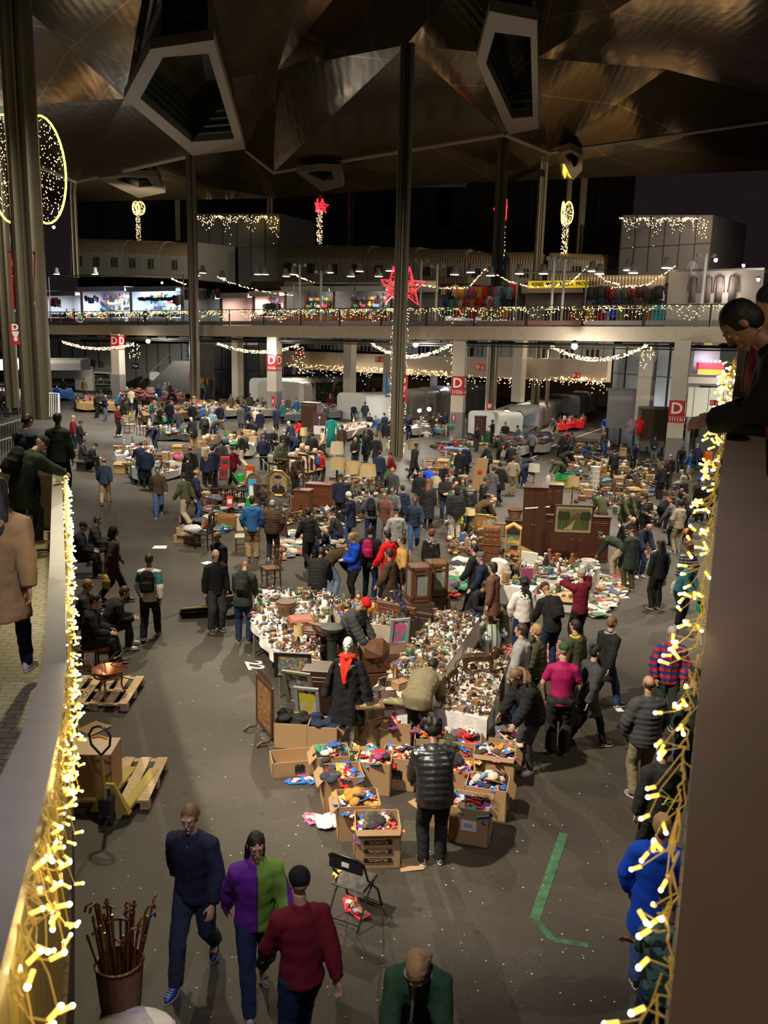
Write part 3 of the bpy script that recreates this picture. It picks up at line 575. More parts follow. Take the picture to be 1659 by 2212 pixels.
def clothes_mesh(pn,st):
    """st: jacket coat puffer tee hoodie sweater trousers jeans wide shorts skirt leggings"""
    k=(pn,st)
    if k in BC: return BC[k]
    j=RIGS[pn]; b=B(); u=j['u']
    if st in('jacket','coat','puffer','tee','hoodie','sweater','long','vest','cardigan'):
        off={'jacket':.036,'coat':.040,'puffer':.055,'tee':.016,'hoodie':.036,'sweater':.026,'long':.05,'vest':.05,'cardigan':.03}[st]
        hem={'coat':.30,'long':.52,'jacket':.10,'puffer':.10,'hoodie':.09,'sweater':.07,'tee':.09,'vest':.06,'cardigan':.2}[st]
        if j['pz']<.6: hem=min(hem,.07)
        if pn=='bd': hem=min(hem,.12)
        torso(b,j,off,hem,1.08 if st=='puffer' else 1.,flare=.03 if st in('coat','long') else 0,pn=pn)
        b.tube([j['N']-u*.05,j['N']+u*.03],[.085,.075],n=12)
        for s,sx in(('l',-1),('r',1)):
            sh,el,wr=j['sh'+s],j['el'+s],j['wr'+s]; a=.016+off*.55
            if st=='tee': b.tube([j['S']+V((sx*.09,0,0)),sh,sh.lerp(el,.75)],[.07,.078,.070],n=10)
            else: b.tube([j['S']+V((sx*.09,0,0)),sh,sh.lerp(el,.5),el,el.lerp(wr,.5),wr-(wr-el)*.03],[.06+a,.062+a,.052+a,.048+a,.042+a,.032+a*.9],n=10)
        if st in('hoodie','coat','jacket'):
            hd=j['N']-u*.03+V((0,-.08,0)); b.tube([hd+V((-.09,.035,.01)),hd+V((-.05,-.015,-.02)),hd+V((0,-.03,-.03)),hd+V((.05,-.015,-.02)),hd+V((.09,.035,.01))],[.03,.045,.055,.045,.03],n=8)
        ui=u
        if st in('puffer','vest'):
            base=j['P']
            def d(c):
                s_=abs(c.x); armd=(c-V((math.copysign(.175,c.x),j['S'].y,j['S'].z))).length if s_>.2 else (c-base).dot(ui)
                return .011*abs(sin(armd*math.pi/.075))-.006+.005*NZ.noise(c*9)
        else: d=fold(.011 if st!='tee' else .006,7,len(st))
        me=remesh(b,.016,3,'jacket',d,.45)
        if st in('jacket','puffer','coat','vest','long'):
            pts=[]; z=j['P'].z-.08
            while z<j['N'].z-.03:
                ys=[v.co.y for v in me.vertices if abs(v.co.x)<.025 and abs(v.co.z-z)<.025]
                if ys: pts.append(V((0,max(ys)+.002,z)))
                z+=.04
            if len(pts)>3 and pn in('st','pk','wk','cb','ra'): BC[('zip',pn,st)]=B().tube(pts,[(.008,.005)]*len(pts),n=5).mesh('zip',[mat('zip_metal',(.10,.10,.10),.35,.7)],2)
    elif st=='skirt':
        b.loft([ell(j['P']+V((0,0,.06)),V((0,0,1)),.15,.125),ell(j['P']-V((0,0,.1)),V((0,0,1)),.185,.15),ell(j['P']*.98-V((0,0,.42)),V((0,0,1)),.22,.2)]); me=remesh(b,.016,2,'skirt',fold(.012,9))
    else:
        off={'trousers':.022,'jeans':.018,'wide':.036,'shorts':.03,'leggings':.008}[st]
        u0=(j['W']-j['P']).normalized(); b.loft([ell(j['P']-u0*.07,u0,.13+off,.10+off),ell(j['P'],u0,.162+off*.7,.118+off*.7),ell(j['P']+u0*.1,u0,.15+off*.5,.108+off*.5)])
        for s in 'lr':
            hi,kn,an=j['hi'+s],j['kn'+s],j['an'+s]
            if st=='shorts': b.tube([hi+V((0,0,.03)),hi,hi.lerp(kn,.5),hi.lerp(kn,.98)],[.09+off,.098+off,.09+off,.085+off],n=12)
            else: b.tube([hi+V((0,0,.03)),hi,hi.lerp(kn,.4),kn,kn.lerp(an,.4),an+V((0,0,-.02))],[.09+off,.094+off,.082+off,.058+off*1.2,.052+off*1.25,.042+off*1.3],n=12)
        me=remesh(b,.016,2,'trousers',fold(.009,10),.45)
    me.name=st; BC[k]=me; return me
def shoe_mesh(hi=False):
    k=('shoe',hi)
    if k in BC: return BC[k]
    b=B(); n=14
    def ring(z,l0,l1,w_): return [V((w_*cos(2*pi*i/n)*(1.1 if sin(2*pi*i/n)>0 else .85),(l0+l1)/2+(l1-l0)/2*sin(2*pi*i/n),z)) for i in range(n)]
    b.loft([ring(0,-.075,.19,.046),ring(.022,-.078,.195,.048)],1); b.loft([ring(.022,-.072,.188,.044),ring(.045,-.072,.175,.044),ring(.068,-.07,.11,.040),ring(.085,-.066,.06,.040),ring(.11 if not hi else .17,-.06,.045,.042)],0)
    for i in range(4): b.box((0,.075+.022*i,.083-.0085*i),(.05,.007,.006),1)
    me=b.mesh('shoe',[mat('leather_black',(.02,.02,.022),.4),mat('rubber_sole',(.5,.48,.44),.6)],2); BC[k]=me; return me
def hair_mesh(st):
    k=('hair',st)
    if k in BC: return BC[k]
    b=B(); rr=random.Random(len(st)*7+3); d=None; vox=.011
    if st in('short','long','pony','bun','curly','afro','fringe'):
        b.ball((0,-.022,.036),(.083,.100,.092),n=18,k=12)
        b.ball((0,-.05,.0),(.079,.07,.085),n=14,k=8)
        for s in(-1,1): b.ball((s*.066,.0,.02),(.016,.03,.045),n=8,k=6)
        d=lambda c:.005*NZ.noise(V((c.x*60,c.y*60,c.z*14)))
    if st=='long':
        b.loft([[V((rx*cos(2*pi*i/12),y+ry*sin(2*pi*i/12),z)) for i in range(12)] for z,rx,ry,y in((.03,.085,.07,-.04),(-.08,.094,.058,-.06),(-.2,.10,.042,-.085),(-.32,.085,.03,-.10),(-.40,.05,.02,-.10))]); d=lambda c:.008*NZ.noise(V((c.x*55,c.y*55,c.z*7)))
    if st=='wavy' :
        pass
    if st=='fringe':
        b.loft([[V((rx*cos(2*pi*i/12),y+ry*sin(2*pi*i/12),z)) for i in range(12)] for z,rx,ry,y in((.03,.088,.08,-.03),(-.06,.094,.07,-.035),(-.115,.08,.055,-.04))]); b.ball((0,.05,.075),(.066,.045,.035),n=10,k=6)
    if st=='pony': b.tube([(0,-.1,.05),(0,-.15,.03),(0,-.155,-.08),(0,-.13,-.2)],[.02,.03,.03,.01],n=8)
    if st=='bun': b.ball((0,-.11,.09),.042,n=10,k=8)
    if st in('curly','afro'):
        n_=110 if st=='curly' else 80; ext=.42 if st=='curly' else 0
        for i in range(n_):
            a=rr.uniform(0,2*pi); z=rr.uniform(-1,1); q=math.sqrt(1-z*z); p=V((q*cos(a)*.1,q*sin(a)*.11-.025,z*.1+.045))
            if p.y>.045 and p.z<.07: continue
            b.ball(p,rr.uniform(.016,.03),n=6,k=4)
        if st=='curly':
            for i in range(130):
                z=-rr.uniform(0,.34); p=V((rr.uniform(-1,1)*(.10+.02*sin(z*20)),-.07+rr.uniform(-.035,.03),z)); b.ball(p,rr.uniform(.014,.026),n=6,k=4)
    if st=='tonsure':
        b.ball((0,-.045,-.002),(.080,.062,.05),n=14,k=8)
        for s in(-1,1): b.ball((s*.07,-.01,.012),(.012,.035,.03),n=8,k=6)
    if st in('beanie','beret'):
        b.ball((0,-.018,.062),(.090,.106,.085),n=18,k=10); b.loft([[V((.088*cos(2*pi*i/16),.103*sin(2*pi*i/16)-.016,z+.02*(sin(2*pi*i/16)>0))) for i in range(16)] for z in(.025,.062)]); d=lambda c:.0025*sin(math.atan2(c.x,c.y+.018)*26)
    if st=='cap':
        b.ball((0,-.018,.052),(.085,.102,.082),n=18,k=10); b.loft([[V((.062*cos(a)*1.05,.075+.075*sin(a)*s_,.048-.012*s_)) for a in [pi*i/9 for i in range(10)]]+[V((.062*cos(a)*1.05,.075+.075*sin(a)*s_,.040-.012*s_)) for a in [pi-pi*i/9 for i in range(10)]] for s_ in(.05,1)])
    if st=='hood':
        b.ball((0,-.025,.03),(.100,.112,.112),n=18,k=12); b.loft([[V((rx*cos(2*pi*i/12),y+ry*sin(2*pi*i/12),z)) for i in range(12)] for z,rx,ry,y in((.0,.1,.08,-.05),(-.1,.11,.085,-.05),(-.15,.10,.08,-.045))]); vox=.014
    if st=='fur':
        for i in range(260):
            a=rr.uniform(-.3,pi+.3)+pi; q=rr.uniform(.85,1.15); p=V((.15*q*cos(a),.12*q*sin(a)-.02,-.13+rr.uniform(-.05,.07)+.05*sin(a+pi))); b.ball(p,rr.uniform(.014,.03),n=5,k=4)
        vox=.012
    me=remesh(b,vox,1 if st in('afro','curly','fur') else 2,'hair',d,.5 if st in('afro','curly','fur') else .4)
    if st in('short','long','pony','bun','fringe','curly','beanie','cap','hood','tonsure'):
        # open the face: push front faces away is not needed, trim vertices over the face
        bm=bmesh.new(); bm.from_mesh(me)
        lim={'short':.06,'long':.05,'pony':.06,'bun':.06,'fringe':.03,'curly':.055,'beanie':.028,'cap':.03,'hood':.085,'tonsure':.05}[st]
        dl=[v for v in bm.verts if (v.co.y>.045 and v.co.z<lim and abs(v.co.x)<.064)] if st not in('beanie','cap') else []
        bmesh.ops.delete(bm,geom=dl,context='VERTS'); bm.to_mesh(me); bm.free()
    BC[k]=me; return me
def backpack_mesh():
    if 'bp' in BC: return BC['bp']
    b=B(); b.loft([[V((rx*cos(a)*(abs(cos(a))**-.25 if abs(cos(a))>.2 else 1),ry*sin(a)*(1 if sin(a)>0 else 1.0)-.0,z)) for a in [2*pi*i/16 for i in range(16)]] for z,rx,ry in((-.23,.11,.05),(-.21,.14,.08),(-.05,.15,.095),(.1,.135,.08),(.19,.10,.06),(.22,.06,.03))])
    b.loft([[V((.105*cos(2*pi*i/12),-.085+.04*sin(2*pi*i/12),z)) for i in range(12)] for z in(-.19,-.02)])
    me=remesh(b,.013,3,'backpack',fold(.008,10),.3); BC['bp']=me; return me
def put(me,mt,par,name,M=None,mi=0,**k):
    o=link(name,me,par,M=M,**k)
    if mt is not None and len(me.materials)>mi: o.material_slots[mi].link='OBJECT'; o.material_slots[mi].material=mt
    return o
C={'k':(.012,.012,.013),'dk':(.022,.022,.024),'n':(.012,.017,.045),'db':(.02,.03,.06),'g':(.10,.10,.105),'lg':(.30,.30,.29),'w':(.70,.66,.60),'cr':(.55,.45,.33),'be':(.34,.29,.20),'t':(.30,.20,.09),'kh':(.20,.165,.095),'br':(.055,.032,.018),'ol':(.055,.06,.028),'gr':(.03,.08,.035),'bu':(.14,.008,.018),'r':(.60,.008,.008),'b':(.006,.06,.50),'bl':(.02,.09,.24),'j':(.035,.08,.20),'lj':(.22,.34,.50),'dj':(.012,.025,.07),'te':(.03,.13,.15),'lt':(.16,.30,.32),'ma':(.33,.008,.09),'pu':(.12,.01,.28),'lm':(.16,.32,.04),'or':(.75,.14,.02),'ye':(.55,.42,.03),'dg':(.045,.045,.048),'dgr':(.02,.03,.022),'li':(.24,.20,.26),'tan':(.42,.24,.07),'lcr':(.6,.5,.35),'pk':(.6,.15,.2),
 'plaid':'plaid','bwplaid':'bwplaid','camo':'camo','cf':'cf','lea':'lea','bre':(.10,.045,.02),'fb':(.13,.06,.035)}
def cm(c,st=''):
    if c=='plaid': return mat('plaid_red_blue',(.008,.03,.22),.8,kind='plaid',s=9,c2=(.5,.012,.01),c3=(.01,.01,.02),ax='z')
    if c=='bwplaid': return mat('plaid_black_white',(.02,.02,.02),.8,kind='plaid',s=12,c2=(.3,.3,.28),c3=(.02,.02,.02),ax='z')
    if c=='camo': return mat('camouflage_green',(.1,.2,.15),.8,kind='blotch',s=16,pal=[(.02,.05,.035),(.12,.24,.18),(.03,.09,.06),(.2,.33,.27)])
    if c=='cf': return mat('camouflage_brown',(.1,.1,.05),.8,kind='blotch',s=12,pal=[(.03,.03,.015),(.09,.08,.04),(.05,.06,.03)])
    if c=='lea': return mat('black_leather',(.014,.014,.015),.33,0,6,.2,.5,14,spec=.7,bd=.015)
    if c=='lt' and st=='puffer': return mat('striped_teal',(.12,.26,.28),.6,kind='stripe',s=26,w=.75,c2=(.35,.5,.5),ax='z',bump=.2)
    return cloth(C[c],.55 if st in('puffer','vest') else .85)
SK={'a':(.50,.30,.21),'b':(.36,.20,.12),'c':(.17,.085,.05),'d':(.06,.03,.02)}
HC_={'k':(.010,.008,.007),'b':(.035,.018,.010),'lb':(.16,.085,.04),'bl':(.36,.22,.09),'g':(.28,.27,.26),'w':(.62,.60,.57),'rd':(.22,.035,.02),'au':(.13,.04,.015),'n':(.012,.018,.05)}
PLACED=[]
def person(px,py,yaw,pose,top,tc,bot,bc,hair,hc,label,mode='f',skin='a',shoe='k',sc=1.,bag='',group=None,loc=None,vox=.0095,scarf=None,nudge=False,slab=None):
    if loc is None:
        hh={'bd':1.18,'si':1.30,'sl':1.16,'cr':1.0,'rl':1.45,'ln':1.58}.get(pose,1.72)*sc
        loc=G(px,py) if mode=='f' else (lambda q: V((q.x,q.y,gz(q.x,q.y))))(G(px,py,hh))
    if nudge:
        dv=V((loc.x,loc.y,0)).normalized()
        for k in range(14):
            o=[q for q in PLACED if (q-V((loc.x,loc.y))).length<.50]
            if not o: break
            loc=loc+dv*.12*(1 if (V((loc.x,loc.y))-o[0]).dot(V((dv.x,dv.y)))>=0 else -1); loc.z=gz(loc.x,loc.y)
    PLACED.append(V((loc.x,loc.y)))
    T0=thing('person',label,'person',loc,rad(yaw),group,sc); slab=slab or label
    j=RIGS[pose]; HM=headM(j)
    put(body_mesh(pose,vox),mat('skin_'+skin,SK[skin],.5,0,30,.1,.1,120,bd=.002),T0,'body')
    put(clothes_mesh(pose,top),cm(tc,top),T0,{'long':'coat','tee':'t_shirt','vest':'padded_vest'}.get(top,top))
    if ('zip',pose,top) in BC: put(BC[('zip',pose,top)],None,T0,'zip')
    if bot: put(clothes_mesh(pose,bot),cm(bc,bot),T0,{'wide':'trousers'}.get(bot,bot))
    for s,sx in(('l',-1),('r',1)):
        an=j['an'+s]; M=MT.Translation((an.x,an.y,an.z-.085))@MT.Rotation(rad(-10*sx),4,'Z')
        if pose=='wk' and an.z>.12: M=M@MT.Rotation(rad(-22),4,'X')
        put(shoe_mesh(),mat('shoe_'+shoe,{'k':(.015,.015,.016),'w':(.7,.69,.66),'t':(.30,.15,.04),'b':(.02,.06,.3),'g':(.2,.2,.19),'br':(.06,.03,.015)}[shoe],.45),T0,'shoe',M)
    for hs,hcx in zip(hair.split('+'),hc.split('+')):
        if hs and hs!='bald': 
            hat=hs in('beanie','cap','beret','hood')
            o=put(hair_mesh(hs),(cloth(C[hcx]) if hat else mat('hair_'+hcx,HC_.get(hcx) or C.get(hcx,(.05,.03,.02)),.6,0,40,.4,.4,90,bd=.004)),T0,hs if hat else ('fur_collar' if hs=='fur' else 'hair'),HM)
    if scarf:
        b=B(); b.tube([j['N']+V((.085*cos(a),.075*sin(a),-.01+.01*sin(3*a))) for a in [2*pi*i/12 for i in range(13)]],.032,n=7); b.tube([j['N']+V((.02,.09,-.02)),j['C']+V((.02,.17,.05)),j['C']+V((.03,.18,-.12))],[(.04,.02),(.05,.015),(.05,.012)],n=8)
        b.obj('scarf',cloth(C[scarf]),T0,smooth=True)
    if 'P' in bag:
        bcx={'k':'k','g':'g','b':'bl','d':'dg','m':'ma'}[bag[bag.index('P')+1]]
        M=MT.Translation(T0.location)@MT.Rotation(rad(yaw),4,'Z')@MT.Scale(sc,4)@MT.Translation(j['C']-V((0,.245*cos(math.asin(j['u'].y)),-.19*j['u'].y))+j['u']*.0)@MT.Rotation(-math.asin(j['u'].y),4,'X')
        put(backpack_mesh(),cloth(C[bcx],.7),None,'backpack',M,label={'k':'black','g':'grey','b':'blue','d':'dark grey','m':'dark pink'}[bag[bag.index('P')+1]]+' backpack worn by '+slab,cat='backpack')
    for f,nm,cc in(('G','plastic_bag',(.01,.30,.10)),('Y','plastic_bag',(.55,.60,.03)),('W','plastic_bag',(.65,.65,.62)),('O','tote_bag',(.5,.45,.36)),('K','shoulder_bag',(.02,.02,.022)),('R','shopping_bag',(.5,.35,.08))):
        if f in bag:
            wr=j['wr'+('l' if f in 'GO' else 'r')]; M=MT.Translation(T0.location)@MT.Rotation(rad(yaw),4,'Z')@MT.Scale(sc,4)@MT.Translation(wr+(wr-j['el'+('l' if f in 'GO' else 'r')]).normalized()*.09)
            o=put(bag_mesh(),mat('bag_%s'%f,cc,.35,ns=6,na=.25,bump=.5,bs=14),None,nm,M,label={'G':'green','Y':'yellow','W':'white','O':'cream cloth','K':'black','R':'patterned'}[f]+' bag held by '+slab,cat='bag')
    return T0
def short(l):
    w_=l.split(); return ' '.join(w_[:11])
def bag_mesh():
    if 'bag' in BC: return BC['bag']
    b=B(); b.loft([[V((rx*cos(2*pi*i/12),ry*sin(2*pi*i/12),z)) for i in range(12)] for z,rx,ry in((-.40,.06,.04),(-.38,.13,.08),(-.22,.16,.095),(-.1,.12,.06),(-.04,.05,.025),(.02,.02,.012))]); me=remesh(b,.012,2,'bag',fold(.016,13),.3); BC['bag']=me; return me
# ================================================================ CROWD   px py mode yaw pose top colour bottom colour hair haircolour skin shoe bag zone
CN={'k':'black','dk':'black','n':'navy','db':'dark blue','g':'grey','lg':'light grey','w':'white','cr':'cream','be':'beige','t':'tan','kh':'khaki','br':'brown','ol':'olive','gr':'green','bu':'burgundy','r':'red','b':'bright blue','bl':'blue','j':'blue','lj':'pale blue','dj':'dark blue','te':'teal','lt':'pale teal','ma':'magenta','pu':'purple','lm':'lime','or':'orange','ye':'yellow','dg':'dark grey','dgr':'dark green','li':'lilac','tan':'mustard','pk':'pink','bwplaid':'black and white plaid','plaid':'red and blue plaid','camo':'green camouflage','cf':'brown camouflage','lea':'black leather','bre':'rust','fb':'furry brown'}
TN={'tee':'t-shirt','long':'long coat','vest':'padded vest','puffer':'puffer jacket'}
BN={'wide':'trousers'}
PN={'st':'standing','pk':'standing','ph':'standing hands raised','wk':'walking','ln':'leaning forward','bd':'bending down','si':'seated','sl':'seated hunched','cr':'crouching','cm':'holding a camera up','ra':'reaching out an arm','rl':'leaning on the rail','cb':'with crossed arms'}
HN={'short':'','long':'long-haired','pony':'ponytailed','bun':'hair up','curly':'long curly-haired','afro':'curly-haired','fringe':'bob-haired','tonsure':'balding','bald':'bald','beanie':'in a beanie','cap':'in a cap','hood':'hooded','beret':'in a beret'}
ZN={'A':'in the far left crowd','A2':'by the far left tables','A3':'walking across the left floor','B':'in the crowd left of the wardrobe','B2':'behind the row of old chairs','C':'between the kiosks and the lamps','C2':'near the central steel pillar','D':'at the right clothes heap','D2':'right of the central pillar','E':'by the far right goods','E2':'among the crowd at the right column','F':'by the right book spread','G':'at the book spread left of centre','H':'in the middle aisle','K':'by the front tables','L':'along the left wall','M':'on the far left platform','N':'near the back kiosks'}
